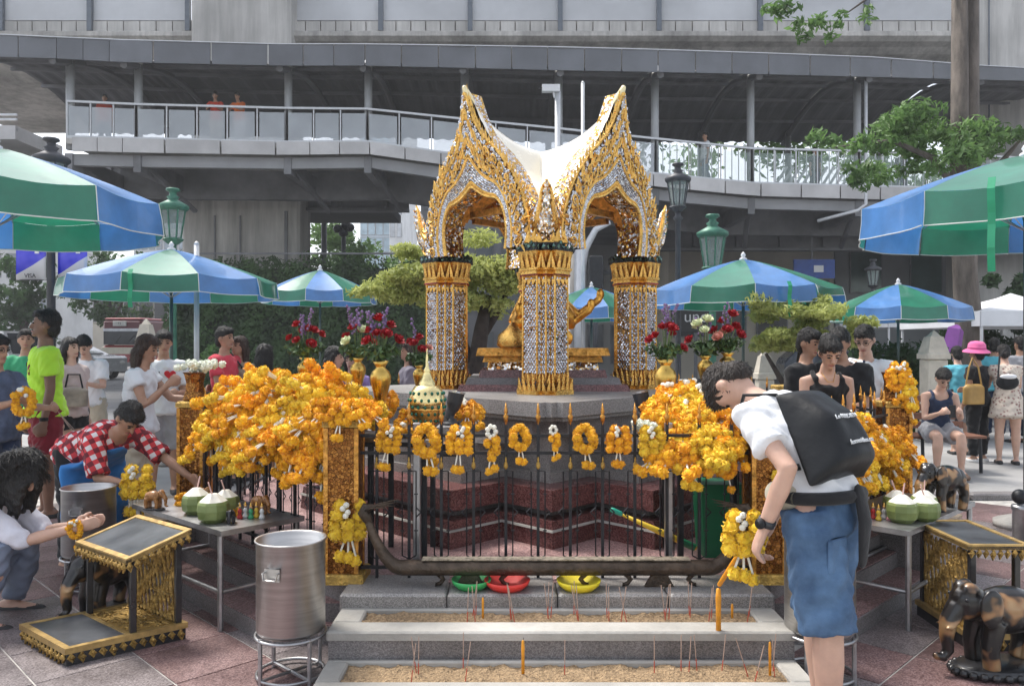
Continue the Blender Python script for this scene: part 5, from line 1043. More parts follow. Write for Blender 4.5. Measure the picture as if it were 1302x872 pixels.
# ------------------------------------------------------------------ offering tables
def steel_table(label, corner, u, v, lu, lv, h):       # corner = nearest corner; u, v = unit directions
    t = thing('steel_table', label, 'table', (*corner,0)); u, v = Vector((*u,0)).normalized(), Vector((*v,0)).normalized(); c = [Vector((0,0,0)), u*lu, u*lu+v*lv, v*lv]
    if (c[1]-c[0]).cross(c[3]-c[0]).z < 0: c = [c[0],c[3],c[2],c[1]]
    MB().prism([(p.x,p.y) for p in c], h-.028, h).build('top', steel_dk, t); ins = [p+((c[2]*.5)-p).normalized()*.05 for p in c]
    for p in ins: MB().tube([(p.x,p.y,0),(p.x,p.y,h-.02)], .016, 8).build('leg', steel_dk, t)
    for i in range(4):
        a_, b_ = ins[i], ins[(i+1) % 4]; MB().bar((a_.x,a_.y,.20),(b_.x,b_.y,.20),.012,8).build('stretcher', steel_dk, t)
    return t
TH = .53
lt = steel_table('steel offering table in front of the orange heap, holding coconuts and a black figurine', (-1.51,4.08), (-.81,.72), (.40,.44), 1.08, .50, TH)
rt = steel_table('steel offering table with a tall black elephant beside the bent man', (2.06,4.08), (.72,.70), (-.44,.46), 1.12, .48, TH)
# ------------------------------------------------------------------ stainless bins on stands
def bin_(label, x, y, r_=.152, h=.42, zb=.205):
    t = thing('steel_bin', label, 'bin', (x,y,0), random.uniform(-.2,.2), 'stainless bins on stands'); 
    MB().lathe([(.001,zb+.01),(r_-.004,zb+.01),(r_-.004,zb+h-.004),(r_+.006,zb+h),(r_+.008,zb+h-.006),(r_,zb+h-.012),(r_,zb+.02),(r_-.012,zb),(.001,zb)],40,cap=False).build('drum', steel, t, True)
    for a_ in (-95,85):
        a_ = R(a_); c = Vector((math.cos(a_),math.sin(a_),0)); s = Vector((-c.y,c.x,0)); z = zb+h*.72; o = MB().tube([c*r_+s*.035+Vector((0,0,z)),c*(r_+.02)+s*.035+Vector((0,0,z)),c*(r_+.022)+s*.03+Vector((0,0,z-.03)),c*(r_+.022)-s*.03+Vector((0,0,z-.03)),c*(r_+.02)-s*.035+Vector((0,0,z)),c*r_-s*.035+Vector((0,0,z))], .005, 6).build('handle', steel, t); 
        m = MB(); n_ = c; M_ = Matrix.Translation(c*(r_+.001)+Vector((0,0,z-.012))) @ Matrix.Rotation(a_,4,'Z'); m.box((0,0,0),(.004,.075,.055),M=M_); m.build('handle_plate', steel, t)
    MB().tube([(r_*1.02*math.cos(2*math.pi*i/32),r_*1.02*math.sin(2*math.pi*i/32),zb-.01) for i in range(33)], .008, 6, caps=False).build('ring', steel_dk, t, True); MB().tube([(r_*.98*math.cos(2*math.pi*i/32),r_*.98*math.sin(2*math.pi*i/32),.02) for i in range(33)], .008, 6, caps=False).build('ring', steel_dk, t, True)
    for i in range(4): a_ = R(45+90*i+12); MB().tube([(r_*math.cos(a_),r_*math.sin(a_),0),(r_*math.cos(a_),r_*math.sin(a_),zb)], .010, 8).build('leg', steel_dk, t)
    for a_ in (57,147): MB().bar((r_*math.cos(R(a_)),r_*math.sin(R(a_)),.02),(-r_*math.cos(R(a_)),-r_*math.sin(R(a_)),.02),.008).build('cross_bar', steel_dk, t)
    return t
bin_('stainless bin on a round stand beside the gold post and lower trough', X(370,3.56), 3.56); bin_('stainless bin on a round stand behind the bent man', X(1042,3.56), 3.56); bin_('stainless bin behind the praying woman, before the plaid shirt', X(113,4.86), 4.86)
# ------------------------------------------------------------------ carved kneeling desks
lac = mt('black_lacquer',(.02,.02,.022),.3,var=.3,vs=8,coat=.3,bump=.1); slate = mt('dark_top',(.055,.06,.068),.35,var=.35,vs=6); carved = mt('carved_gilt',(.40,.25,.07),.42,.5,var=.5,vs=40,bump=.8,bs=70); gilt_edge = mt('gilt_edge',(.45,.30,.11),.4,.45,var=.25,vs=20)
def fringe(m, a_, b_, z, n, h, rg_, out):
    a_, b_ = Vector(a_), Vector(b_); d = (b_-a_); L = d.length; d /= L
    for i in range(n):
        c = a_+d*L*(i+.5)/n+out*.004; s = L/n*.62; za = c.z if abs(c.z) > 1e-9 else z; hh = h*rg_.uniform(.75,1.15)
        m.tube([c+Vector((0,0,0)), c-d*s*.5+Vector((0,0,-hh*.45)), c+d*s*.1+Vector((0,0,-hh*.95)), c+d*s*.45+Vector((0,0,-hh*.5)), c+d*s*.1+Vector((0,0,-hh*.3))], [.007,.008,.008,.006,.004], 5)
        m.ball(c+out*.004+Vector((0,0,-hh*.4)), (.010,.010,.012), 6, 4)
def desk(label, F_, du, dv, zt=.455, sl=.09):
    # F_ = nearest base corner, du runs along the side from kneeler to desk (.54), dv across (.52)
    t = thing('kneeling_desk', label, 'desk', (*F_,0)); u, v = Vector((*du,0)).normalized(), Vector((*dv,0)).normalized(); LU, LV = .54, .52; rg_ = random.Random(3); zb = .085
    q = lambda a_, b_, z=0: u*a_+v*b_+Vector((0,0,z))
    def quadp(nm, m, a0, a1, b0, b1, z0, z1, za=None, sl=0.):
        c = [q(a0,b0),q(a1,b0),q(a1,b1),q(a0,b1)]; zz = [0,sl,sl,0]
        if u.cross(v).z < 0: c = c[::-1]; zz = zz[::-1]
        mb = MB(); mb.add([(p.x,p.y,z0+s) for p, s in zip(c,zz)]+[(p.x,p.y,z1+s) for p, s in zip(c,zz)], [(3,2,1,0),(4,5,6,7),(0,1,5,4),(1,2,6,5),(2,3,7,6),(3,0,4,7)]); return mb.build(nm, m, t)
    quadp('base', lac, 0,LU,0,LV,.0,zb-.012); 
    for a0,a1,b0,b1 in ((-.008,.022,-.008,LV+.008),(LU-.022,LU+.008,-.008,LV+.008),(.022,LU-.022,-.008,.022),(.022,LU-.022,LV-.022,LV+.008)): quadp('gilt_border', gilt_edge, a0,a1,b0,b1,zb-.028,zb)
    quadp('kneeling_pad', slate, .024,.265,.024,LV-.024,zb-.012,zb-.003); quadp('pad_edge', gilt_edge, .265,.285,.024,LV-.024,zb-.012,zb)
    m = MB(); 
    for i in range(60): p = q(rg_.uniform(.30,.51), rg_.uniform(.04,.48), zb-.006); m.tube([p, p+q(.02*rg_.uniform(-1,1),.03,.004), p+q(.03*rg_.uniform(-1,1),.05*rg_.uniform(-1,1),.002)], .005, 5)
    m.build('carved_floor', carved, t)['kind'] = 'stuff'; quadp('floor_panel', carved, .285,LU-.022,.022,LV-.022,zb-.012,zb-.007)
    m = MB()
    fringe(m, q(0,0,zb-.03), q(LU,0,zb-.03), 0, 12, .05, rg_, -v); fringe(m, q(0,0,zb-.03), q(0,LV,zb-.03), 0, 12, .05, rg_, -u); m.build('base_fringe', carved, t)['kind'] = 'stuff'
    for a_, b_ in ((.30,.025),(.30,LV-.025),(LU-.025,.025),(LU-.025,LV-.025)):
        z1 = zt-.025+sl*(a_-.27)/.27; p = q(a_,b_); MB().bbox((p.x,p.y,(zb+z1)/2-.01),(.030,.030,z1-zb),math.atan2(u.y,u.x),.003).build('post', lac, t)
    # carved back panel between the rear posts: pierced scroll strips
    m = MB()
    for i in range(13):
        b_ = .05+.42*i/12; zz = [zb+ (zt+sl-.05-zb)*k_/7 for k_ in range(8)]; m.tube([q(LU-.025,b_+.012*math.sin(k_*1.9+i*1.3),z) for k_, z in enumerate(zz)], [.010+.005*math.sin(k_*2.1+i) for k_ in range(8)], 5)
        for k_ in range(4): p = q(LU-.03,b_+.02,zz[k_*2]); m.tube([p,p+v*.02+Vector((0,0,.02)),p+v*.005+Vector((0,0,.035))],[.008,.006,.003],5)
    m.build('pierced_panel', carved, t)['kind'] = 'stuff'
    quadp('desk_top', lac, .25,LU+.02,-.02,LV+.02,zt-.02,zt-.004,sl=sl*1.12)
    for a0,a1,b0,b1 in ((.25,.275,-.02,LV+.02),(LU-.005,LU+.02,-.02,LV+.02)): 
        s0 = sl*1.12*(a0-.25)/.31; s1 = sl*1.12*(a1-.25)/.31; mb = MB(); c = [q(a0,b0,s0),q(a1,b0,s1),q(a1,b1,s1),q(a0,b1,s0)]; c = c[::-1] if u.cross(v).z < 0 else c; mb.add([(p.x,p.y,zt-.022+p.z) for p in c]+[(p.x,p.y,zt+.004+p.z) for p in c], [(3,2,1,0),(4,5,6,7),(0,1,5,4),(1,2,6,5),(2,3,7,6),(3,0,4,7)]); mb.build('gilt_border', gilt_edge, t)
    for b0,b1 in ((-.02,.005),(LV-.005,LV+.02)):
        mb = MB(); c = [q(.275,b0,sl*1.12*.08),q(LU-.005,b0,sl*1.12*.92),q(LU-.005,b1,sl*1.12*.92),q(.275,b1,sl*1.12*.08)]; c = c[::-1] if u.cross(v).z < 0 else c; mb.add([(p.x,p.y,zt-.022+p.z) for p in c]+[(p.x,p.y,zt+.003+p.z) for p in c], [(3,2,1,0),(4,5,6,7),(0,1,5,4),(1,2,6,5),(2,3,7,6),(3,0,4,7)]); mb.build('gilt_border', gilt_edge, t)
    mb = MB(); c = [q(.275,.005,sl*1.12*.08),q(LU-.005,.005,sl*1.12*.92),q(LU-.005,LV-.005,sl*1.12*.92),q(.275,LV-.005,sl*1.12*.08)]; c = c[::-1] if u.cross(v).z < 0 else c; mb.add([(p.x,p.y,zt-.0015+p.z) for p in c], [(0,1,2,3)]); mb.build('writing_surface', slate, t)
    m = MB(); fringe(m, q(.25,-.018,zt-.02), q(LU+.02,-.018,zt-.02+sl*1.12), 0, 9, .045, rg_, -v); fringe(m, q(.252,-.02,zt-.02), q(.252,LV+.02,zt-.02), 0, 14, .045, rg_, -u); m.build('top_fringe', carved, t)['kind'] = 'stuff'
    return t
desk('black and gilt carved kneeling desk with slate-grey top beside the praying woman', (-2.075,3.66), (.41,.35), (-.405,.32))
desk('black and gilt carved kneeling desk with slate-grey top behind the big elephant', (2.78,3.84), (-1,.02), (.02,1), .52, .0)
# ------------------------------------------------------------------ elephants
def eleph_mat():
    m = bpy.data.materials.new('painted_elephant'); m.use_nodes = True; t = m.node_tree; L = t.links.new; b_ = t.nodes['Principled BSDF']; tc = node(t,'ShaderNodeTexCoord')
    n = node(t,'ShaderNodeTexNoise',i_Scale=3.2,i_Detail=2.); L(tc.outputs['Object'],n.inputs['Vector']); cr = node(t,'ShaderNodeValToRGB'); L(n.outputs[0],cr.inputs[0]); e_ = cr.color_ramp.elements
    e_[0].color = (.014,.012,.012,1); e_[0].position = .54; e_[1].color = (.30,.16,.07,1); e_[1].position = .60; k = e_.new(.74); k.color = (.48,.33,.17,1); L(cr.outputs[0],b_.inputs['Base Color']); b_.inputs['Roughness'].default_value = .3; b_.inputs['Coat Weight'].default_value = .4; b_.inputs['Metallic'].default_value = .25
    MATS['painted_elephant'] = m; return m
EM = eleph_mat(); wood_e = mt('carved_wood',(.34,.15,.045),.4,var=.35,vs=12,coat=.3); blk_e = mt('black_figure',(.015,.015,.018),.35,var=.2)
def elephant(label, loc, rz, h, m, vox=.02, base=True, bm=None):
    t = thing('elephant_statue', label, 'statue', loc, rz); b_ = MB(); s = h    # unit height 1, facing -Y
    z0 = .10 if base else 0
    b_.ball((0,.06,.60+z0*.5),(.235,.36,.245),14,10); b_.ball((0,.26,.58+z0*.5),(.215,.2,.22),12,8); b_.ball((0,-.36,.70+z0*.5),(.165,.19,.195),12,10); b_.ball((-.06,-.38,.82+z0*.5),(.09,.10,.09),10,7); b_.ball((.06,-.38,.82+z0*.5),(.09,.10,.09),10,7)
    b_.tube([(0,-.48,.64+z0*.5),(0,-.58,.50+z0*.5),(0,-.60,.34+z0*.5),(0,-.58,.20+z0*.5),(0,-.64,.13+z0*.5),(0,-.71,.15+z0*.5)],[.11,.09,.072,.058,.05,.042],10,round_=True)
    for sx in (-1,1):
        b_.tube([(sx*.13,-.16,.52+z0*.5),(sx*.14,-.22,.30),(sx*.14,-.20,z0-.01)],[.115,.088,.085],10); b_.tube([(sx*.13,.30,.50+z0*.5),(sx*.145,.34,.28),(sx*.14,.30,z0-.01)],[.125,.09,.085],10)
        b_.ball((sx*.21,-.25,.68+z0*.5),(.045,.135,.20),10,8); b_.tube([(sx*.07,-.50,.55+z0*.5),(sx*.09,-.60,.46+z0*.5),(sx*.085,-.68,.46+z0*.5)],[.03,.024,.008],6,round_=True)
    b_.tube([(0,.42,.62+z0*.5),(0,.48,.50),(0,.47,.30)],[.035,.025,.02],6,round_=True)
    me = remesh(b_, vox, 2, 'body'); o = link('body', me, m, t); o.scale = (s,s,s)
    for sx in (-1,1): e_ = MB().ball((sx*.135,-.47,.75+z0*.5),.02,8,6).build('eye', blk_e, t, True); e_.scale = (s,s,s)
    if base:
        m2 = MB(); m2.lathe([(.30,0),(.34,.02),(.34,.07),(.30,.10),(.001,.10)],24,sx=.85,sy=1.5); o = m2.build('plinth', bm or lac, t, True); o.scale = (s,s,s)
        m3 = MB()
        for i in range(26): a_ = 2*math.pi*i/26; m3.ball((.34*.85*math.cos(a_),.34*1.5*math.sin(a_),.045),(.04,.05,.04),8,5)
        o = m3.build('petal_rim', bm or lac, t, True); o['kind'] = 'stuff'; o.scale = (s,s,s)
    return t
elephant('black and gold elephant statue standing on the ground before a carved desk', (X(1272,3.6),3.6,0), R(-84), .44, EM, .016)
elephant('black and gold elephant statue standing on the steel table behind the coconuts', (X(1200,4.62),4.62,TH), R(-72), .31, EM, .016, base=False)
elephant('black and gold elephant statue half hidden behind the carved desk by the praying woman', (X(122,4.25),4.36,0), R(-25), .40, EM, .02)
elephant('small brown wooden elephant at the outer end of the steel table by the praying woman', (X(196,4.62),4.62,TH), R(80), .125, wood_e, .03)
elephant('small brown wooden elephant beside the gold fence on the steel table by the praying woman', (X(330,4.5),4.5,TH), R(60), .125, wood_e, .03, base=False)
elephant('small brown wooden elephant behind the coconuts on the steel table by the praying woman', (X(262,4.85),4.78,TH), R(75), .12, wood_e, .03, base=False)
elephant('tiny black elephant figurine beside the green coconut', (X(292,4.25),4.27,TH), R(10), .085, blk_e, .04, base=False)
# ------------------------------------------------------------------ coconuts, straws, small offerings
cg1 = mt('coconut_green',(.20,.27,.075),.45,var=.35,vs=5,col2=(.30,.36,.13)); cwht = mt('coconut_flesh',(.72,.70,.62),.6,var=.1,vs=14)
def coconut(label, loc, s=1., lean=0):
    t = thing('green_coconut', label, 'coconut', loc, random.uniform(0,6), 'trimmed green coconuts on the steel tables'); r_ = .088*s
    MB().lathe([(r_*.62,0),(r_*.92,r_*.28),(r_*1.0,r_*.75),(r_*.95,r_*1.15),(r_*.86,r_*1.3)],9).build('husk', cg1, t, False); MB().lathe([(r_*.86,r_*1.3),(r_*.30,r_*1.75),(.001,r_*1.78)],7).build('cut_top', cwht, t)
    MB().bar((0,0,r_*1.5),(.03*s,.01,r_*2.5),.004).build('straw', mt('straw_pink',(.7,.45,.4),.4), t)
for px, d_, s, lab in ((271,4.30,1.0,'green coconut with a white cut top before two others near the black figurine'),(250,4.52,.95,'green coconut behind another on the table by the praying woman'),(287,4.50,.9,'green coconut beside the black figurine, behind the biggest coconut'),(1147,4.30,.95,'green coconut at the edge of the elephant table beside small figures'),(1176,4.34,.9,'yellowish green coconut before the elephant on the elephant table'),(1140,4.52,.85,'coconut trimmed white behind the others on the elephant table'),(1175,4.52,.85,'coconut trimmed white below the elephant trunk on the elephant table')):
    coconut(lab, (X(px,d_),d_,TH), s)
cols = {'red':(.55,.04,.04),'white':(.75,.75,.73),'green':(.05,.35,.16),'yellow':(.75,.5,.05),'pink':(.7,.3,.35)}
def figurine(label, loc, c):
    t = thing('figurine', label, 'figurine', loc, 0, 'tiny dancer figurines'); MB().lathe([(.016,0),(.017,.01),(.011,.02),(.009,.03),(.014,.04),(.009,.052),(.006,.056)],10).build('body', mt('fig_'+c,cols[c],.4,var=.1), t, True); MB().ball((0,0,.064),.009,8,6).build('head', mt('fig_skin',(.6,.38,.26),.5), t, True); MB().lathe([(.009,.068),(.006,.078),(.001,.092)],8).build('headdress', gold, t)
for i, c in enumerate(('red','white','green','yellow','white')): d_ = 4.38+.03*(i % 2); figurine('tiny %s dancer figurine beside the black elephant figurine' % c, (X(305+i*7,d_),d_,TH), c)
for i, c in enumerate(('white','red','yellow','white','pink')): d_ = 4.34+.04*(i % 2); figurine('tiny %s dancer figurine beside the coconuts on the elephant table' % c, (X(1103+i*7,d_),d_,TH), c)
garland('garland lying on the figurine table by the small elephant', (X(303,4.5),4.5,TH+.06), (0,-.7,.7), (0,-1,-.4), 6, .6); garland('small garland on the outer end of the figurine table', (X(240,4.85),4.8,TH+.06), (0,-.7,.7), (0,-1,-.4), 9, .7)
dd = tag(MB().lathe([(.10,0),(.15,.02),(.17,.05),(.165,.05),(.10,.012),(.001,.01)],28).build('plastic_dish', mt('plastic_red',(.75,.05,.04),.35), None, True), 'red plastic dish on a crate under the steel table with the tall elephant', 'dish'); dd.location = (X(1165,5.2),5.2,.36)
wb = thing('wooden_box', 'dark wooden offering box under the steel table with the tall elephant', 'box', (X(1165,5.2),5.2,.0)); MB().bbox((0,0,.17),(.6,.35,.34),R(45),.01).build('body', g_dark, wb); MB().bbox((0,0,.35),(.63,.38,.02),R(45),.005).build('lid', mt('plank',(.34,.26,.18),.7,var=.3,vs=3,stretch=(1,8,8)), wb)
wb = thing('wooden_box', 'low dark stone bench behind the steel table by the praying woman', 'bench', (X(215,5.5),5.5,.0)); MB().bbox((0,0,.17),(.75,.4,.34),R(-45),.01).build('body', g_dark, wb); MB().bbox((0,0,.355),(.80,.44,.03),R(-45),.005).build('lid', MATS['plank'], wb)
# ------------------------------------------------------------------ people
SK = {'fair':mt('skin_fair',(.58,.36,.27),.5,var=.08,vs=12,sss=.12),'tan':mt('skin_tan',(.42,.235,.155),.5,var=.1,vs=12,sss=.1),'dark':mt('skin_dark',(.21,.11,.072),.45,var=.12,vs=12,sss=.05)}
def hairm(n, c): return mt(n, c, .42, var=.5, vs=16, stretch=(5,5,.6), bump=.7, bs=26, spec=.5)
HB = hairm('hair_black',(.012,.010,.010)); HBr = hairm('hair_brown',(.045,.022,.014))
def cloth(n, c, var=.12, rough=.85): return mt('cloth_'+n, c, rough, var=var, vs=5, bump=.35, bs=16, sheen=.15, spec=.2)
dkm = mt('dark_eye',(.02,.015,.012),.25); lipm = mt('lips',(.36,.13,.11),.5)
def fuzz(me, par, m, H, lh, hc, HM, n=1700, L=.030):          # fine strands combed over the hair mass
    nv = len(me.vertices); co = np.empty(nv*3, np.float32); me.vertices.foreach_get('co', co); co = co.reshape(-1,3); nr = np.empty(nv*3, np.float32); me.vertices.foreach_get('normal', nr); nr = nr.reshape(-1,3)
    rg_ = np.random.default_rng(nv); inv = np.array(HM.inverted()); lo = co @ inv[:3,:3].T+inv[:3,3]; okv = np.nonzero(~((lo[:,1] < -.012*H) & (lo[:,2] < .040*H)) & ~((lo[:,1] < .02*H) & (lo[:,2] < -.02*H)) if not lh else ~((lo[:,1] < -.012*H) & (lo[:,2] < .040*H)))[0]; k = okv[rg_.integers(0, len(okv), n)]; p = co[k]; nn = nr[k]; away = p-np.array(hc+Vector((0,0,.05*H))); dn = np.array([0,0,-1.])*.8+away*4+rg_.normal(size=p.shape)*.45; dn -= nn*(dn*nn).sum(1)[:,None]*.85; dn /= np.linalg.norm(dn,axis=1)[:,None]+1e-9
    s = np.cross(nn, dn); l = (L*(1.6 if lh else .8))*rg_.uniform(.5,1.2,n)[:,None]; w_ = .0022; a_ = p-nn*.002; b_ = p+dn*l*.5+nn*.004; c_ = p+dn*l+nn*.0035
    V = np.stack([a_-s*w_, a_+s*w_, b_+s*w_*.8, b_-s*w_*.8, c_], 1).reshape(-1,3); q = np.arange(n)[:,None]*5; o = link('hair_strands', np_mesh('hair_strands', V, np.concatenate([q+np.array([0,1,2]), q+np.array([0,2,3]), q+np.array([3,2,4])])), m, par); o['kind'] = 'stuff'
def rotx(v, a): c, s = math.cos(a), math.sin(a); return Vector((v[0], v[1]*c-v[2]*s, v[1]*s+v[2]*c))
def person(label, H, loc, rz, skin='tan', hair=HB, top=None, bot=None, b0=0, b1=None, lean=0, arms=None, legs=None, hipz=None, yaw=0, pitch=0, sleeve=.6, pant=.5, longhair=0, vox=.016, sh=1., girth=1., shoes=True, shoe_m=None, top_hem=.03, tank=False, fing=False, face=True, parts=True, hips=True):
    t = thing('person', label, 'person', loc, rz); S = SK[skin] if isinstance(skin, str) else skin
    b0 = R(b0); b1 = b0 if b1 is None else R(b1); hz = hipz if hipz is not None else .525*H
    P0 = Vector((0,0,hz)); sp = [P0.copy()]; n = 8; step = .30*H/n
    def bend(f): return b0+(b1-b0)*f
    for i in range(n): a_ = bend((i+.5)/n); sp.append(sp[-1]+Vector((math.sin(R(lean)),-math.sin(a_),math.cos(a_))).normalized()*step)
    prof = [(0,.092,.070),(.15,.088,.066),(.35,.076,.058),(.6,.088,.066),(.82,.098*sh,.062),(.95,.085*sh,.048),(1.0,.05,.042)]
    def ring_sec(f): k = f*n; i = min(int(k), n-1); c = sp[i].lerp(sp[i+1], k-i); a_ = bend(f); return c, a_
    def torso(mb, infl, f0, f1, nn=14, segs=18, wide=1.):
        fs = [f0+(f1-f0)*i/nn for i in range(nn+1)]; secs = []
        for f in fs:
            c, a_ = ring_sec(max(0,min(1,f))); 
            if f < 0: c = c+Vector((0,math.sin(a_),-math.cos(a_)))*(-f)*.30*H
            rx = np.interp(f,[p[0] for p in prof],[p[1] for p in prof])*H*girth**.5+infl; ry = np.interp(f,[p[0] for p in prof],[p[2] for p in prof])*H*girth+infl; fl_ = (.030*max(0,(.26-f)/.36) if infl > .02 else 0); secs.append((c,a_,rx*wide+fl_,ry*wide+fl_))
        c,a_,rx,ry = secs[0]; d = Vector((0,-math.sin(a_),math.cos(a_))); secs.insert(0,(c-d*.018,a_,rx*.7,ry*.7)); c,a_,rx,ry = secs[-1]; d = Vector((0,-math.sin(a_),math.cos(a_))); secs.append((c+d*.012,a_,rx*.6,ry*.6))
        v = []; f_ = []
        for c,a_,rx,ry in secs:
            ax = Vector((0,-math.cos(a_),-math.sin(a_)))
            for k in range(segs): th = 2*math.pi*k/segs; v.append(c+Vector((1,0,0))*rx*math.cos(th)-ax*ry*math.sin(th)*1.)
        m = len(secs)
        for i in range(m-1):
            for k in range(segs): f_.append((i*segs+k,i*segs+(k+1) % segs,(i+1)*segs+(k+1) % segs,(i+1)*segs+k))
        f_.append(tuple(range(segs-1,-1,-1))); f_.append(tuple(range((m-1)*segs,m*segs))); mb.add(v,f_)
    top_c, top_a = ring_sec(1.); shc, sha = ring_sec(.90)
    arms = arms or {}; legs = legs or {}
    J = {}
    for sd, sg in (('L',1),('R',-1)):
        s0 = shc+Vector((sg*.098*H*sh,0,0)); u, f = (arms.get(sd) or ((sg*.12,0,-1),(sg*.03,-.15,-1)))[:2]
        el = s0+Vector(u).normalized()*.172*H; wr = el+Vector(f).normalized()*.15*H; J[sd] = (s0,el,wr)
        h0 = P0+Vector((sg*.052*H,0,-.01*H)); th, shn = (legs.get(sd) or ((sg*.03,0,-1),(sg*.01,.02,-1)))[:2]
        kn = h0+Vector(th).normalized()*.245*H; an = kn+Vector(shn).normalized()*.235*H; J['l'+sd] = (h0,kn,an)
    hp = sha+R(pitch); hd_dir = Vector((0,-math.sin(sha*.7+R(pitch)*.6),math.cos(sha*.7+R(pitch)*.6))); nk = top_c+hd_dir*.02*H; hc = nk+hd_dir*.092*H
    HM = Matrix.Translation(hc) @ Matrix.Rotation(R(yaw),4,'Z') @ Matrix.Rotation(hp*1.0,4,'X')
    b_ = MB(); torso(b_,0,-.06,1.0)
    b_.tube([sp[-2],top_c,nk+hd_dir*.03*H],[.045*H,.036*H,.032*H],12)
    e3 = (.045*H,.056*H,.062*H); b_.ball((0,.004*H,.012*H),e3,16,12,HM); b_.ball((0,-.014*H,-.028*H),(.034*H,.038*H,.036*H),14,10,HM); b_.ball((0,-.050*H,-.054*H+.006*H),(.016*H,.012*H,.012*H),8,6,HM)
    def hm(p): return HM @ Vector([q*H for q in p])
    b_.tube([hm((0,-.052,.012)),hm((0,-.064,-.012))],[.005*H,.0095*H],8,round_=True)
    for sg in (-1,1): b_.ball((sg*.046*H,.004*H,-.004*H),(.008*H,.014*H,.019*H),8,6,HM)
    for sd, sg in (('L',1),('R',-1)):
        s0,el,wr = J[sd]; b_.tube([s0-Vector((sg*.03*H,0,.0)),s0,s0.lerp(el,.45),el,el.lerp(wr,.35),wr],[.034*H*girth,.033*H*girth,.027*H*girth,.0225*H,.0225*H,.0155*H],12,round_=True)
        fd = (wr-el).normalized(); ar = arms.get(sd); opt = ar[2] if ar and len(ar) > 2 else {}
        hdr = Vector(opt.get('dir', fd)).normalized(); pn = Vector(opt.get('palm',(-sg,0,0))); pn = (pn-hdr*pn.dot(hdr)); pn = pn.normalized() if pn.length > .01 else Vector((0,1,0)); sdv = hdr.cross(pn)
        b_.tube([wr-fd*.01*H,wr+hdr*.022*H,wr+hdr*.05*H],[.0165*H,.022*H,.021*H],10,flat=.52,up=tuple(pn),round_=True); cu = opt.get('curl',.35); fr = .0062*H if fing else .0078*H
        for k in range(4):
            o = (k-1.5)*.0112*H; ln = (.040,.045,.042,.033)[k]*H; p0 = wr+hdr*.052*H+sdv*o; d1 = (hdr*math.cos(cu)+pn*math.sin(cu)); d2 = (hdr*math.cos(cu*2.2)+pn*math.sin(cu*2.2)); p1 = p0+d1*ln*.52; p2 = p1+d2*ln*.48; b_.tube([p0-hdr*.012*H,p0,p1,p2],[fr*1.05,fr*1.05,fr,fr*.85],8,round_=True)
        ts = -1 if (sdv.dot(Vector((0,-1,0)))+sdv.z*.5) < 0 else 1; p0 = wr+hdr*.018*H+sdv*ts*.016*H; p1 = p0+(hdr*.7+sdv*ts*.6+pn*.35).normalized()*.026*H; p2 = p1+(hdr*.95+pn*.35).normalized()*.022*H; b_.tube([p0,p1,p2],[fr*1.2,fr*1.1,fr*.9],8,round_=True)
        h0,kn,an = J['l'+sd]; gth = girth
        b_.tube([h0+Vector((0,0,.02*H)),h0.lerp(kn,.4),kn,kn.lerp(an,.3),an.lerp(kn,.12),an],[.057*H*gth,.050*H*gth,.034*H,.036*H*gth,.021*H,.021*H],12,round_=True)
        fdv = Vector((0,-1,0)); lg_ = legs.get(sd)
        if lg_ and len(lg_) > 2: fdv = Vector(lg_[2]).normalized()
        b_.tube([an+Vector((0,0,-.015*H))-fdv*.022*H,an+fdv*.04*H+Vector((0,0,-.026*H)),an+fdv*.10*H+Vector((0,0,-.031*H))],[.024*H,.025*H,.017*H],10,round_=True)
    zoff = 0
    link('body', remesh(b_, vox if not fing else min(vox,.0085), 3 if not fing else 2, 'body'), S, t)
    if top:
        m = MB(); torso(m,.021,(-top_hem/.30 if not tank else -.1),.985 if not tank else .86)
        if not tank: m.tube([sp[-2],top_c+hd_dir*.005*H],[.055*H,.043*H],12)
        for sd, sg in (('L',1),('R',-1)):
            s0,el,wr = J[sd]
            if tank: m.tube([shc+Vector((sg*.055*H,-.052*H,-.045*H)),shc+Vector((sg*.060*H,-.040*H,.012*H)),shc+Vector((sg*.062*H,-.0*H,.038*H)),shc+Vector((sg*.060*H,.040*H,.012*H)),shc+Vector((sg*.055*H,.05*H,-.045*H))],.013*H,8,round_=True); continue
            k = sleeve; r0 = .038*H*girth+.012
            if k <= 1: e_ = s0.lerp(el,k); m.tube([s0-Vector((sg*.03*H,0,0)),s0,s0.lerp(el,k*.5),e_],[.043*H*girth,r0,r0*.98,r0*1.0],12)
            else: e_ = el.lerp(wr,k-1); m.tube([s0-Vector((sg*.03*H,0,0)),s0,s0.lerp(el,.5),el,e_],[.043*H*girth,r0,.033*H+.010,.028*H+.010,.024*H+.008],12)
        o = link('shirt', remesh(m, max(vox,.011), 3, 'shirt', wob=.0045, ws=13), top, t)
    if bot:
        m = MB(); torso(m,.012,-.10,.17)
        for sd, sg in (('L',1),('R',-1)):
            h0,kn,an = J['l'+sd]; k = pant; e1 = .018 if k <= 1.05 else .010
            if k <= 1: e_ = h0.lerp(kn,k); m.tube([h0+Vector((0,0,.03*H)),h0.lerp(kn,k*.5),e_],[.062*H*girth+.012,.058*H*girth+e1,.054*H*girth+e1],14)
            else: e_ = kn.lerp(an,k-1); m.tube([h0+Vector((0,0,.03*H)),h0.lerp(kn,.5),kn,kn.lerp(e_,.5),e_],[.06*H*girth+.010,.054*H*girth+.010,.042*H+.008,.040*H+.008,.034*H+.008],14)
        link('trousers' if pant > 1.2 else 'shorts', remesh(m, max(vox,.011), 3, 'trousers', wob=.0045, ws=14), bot, t)
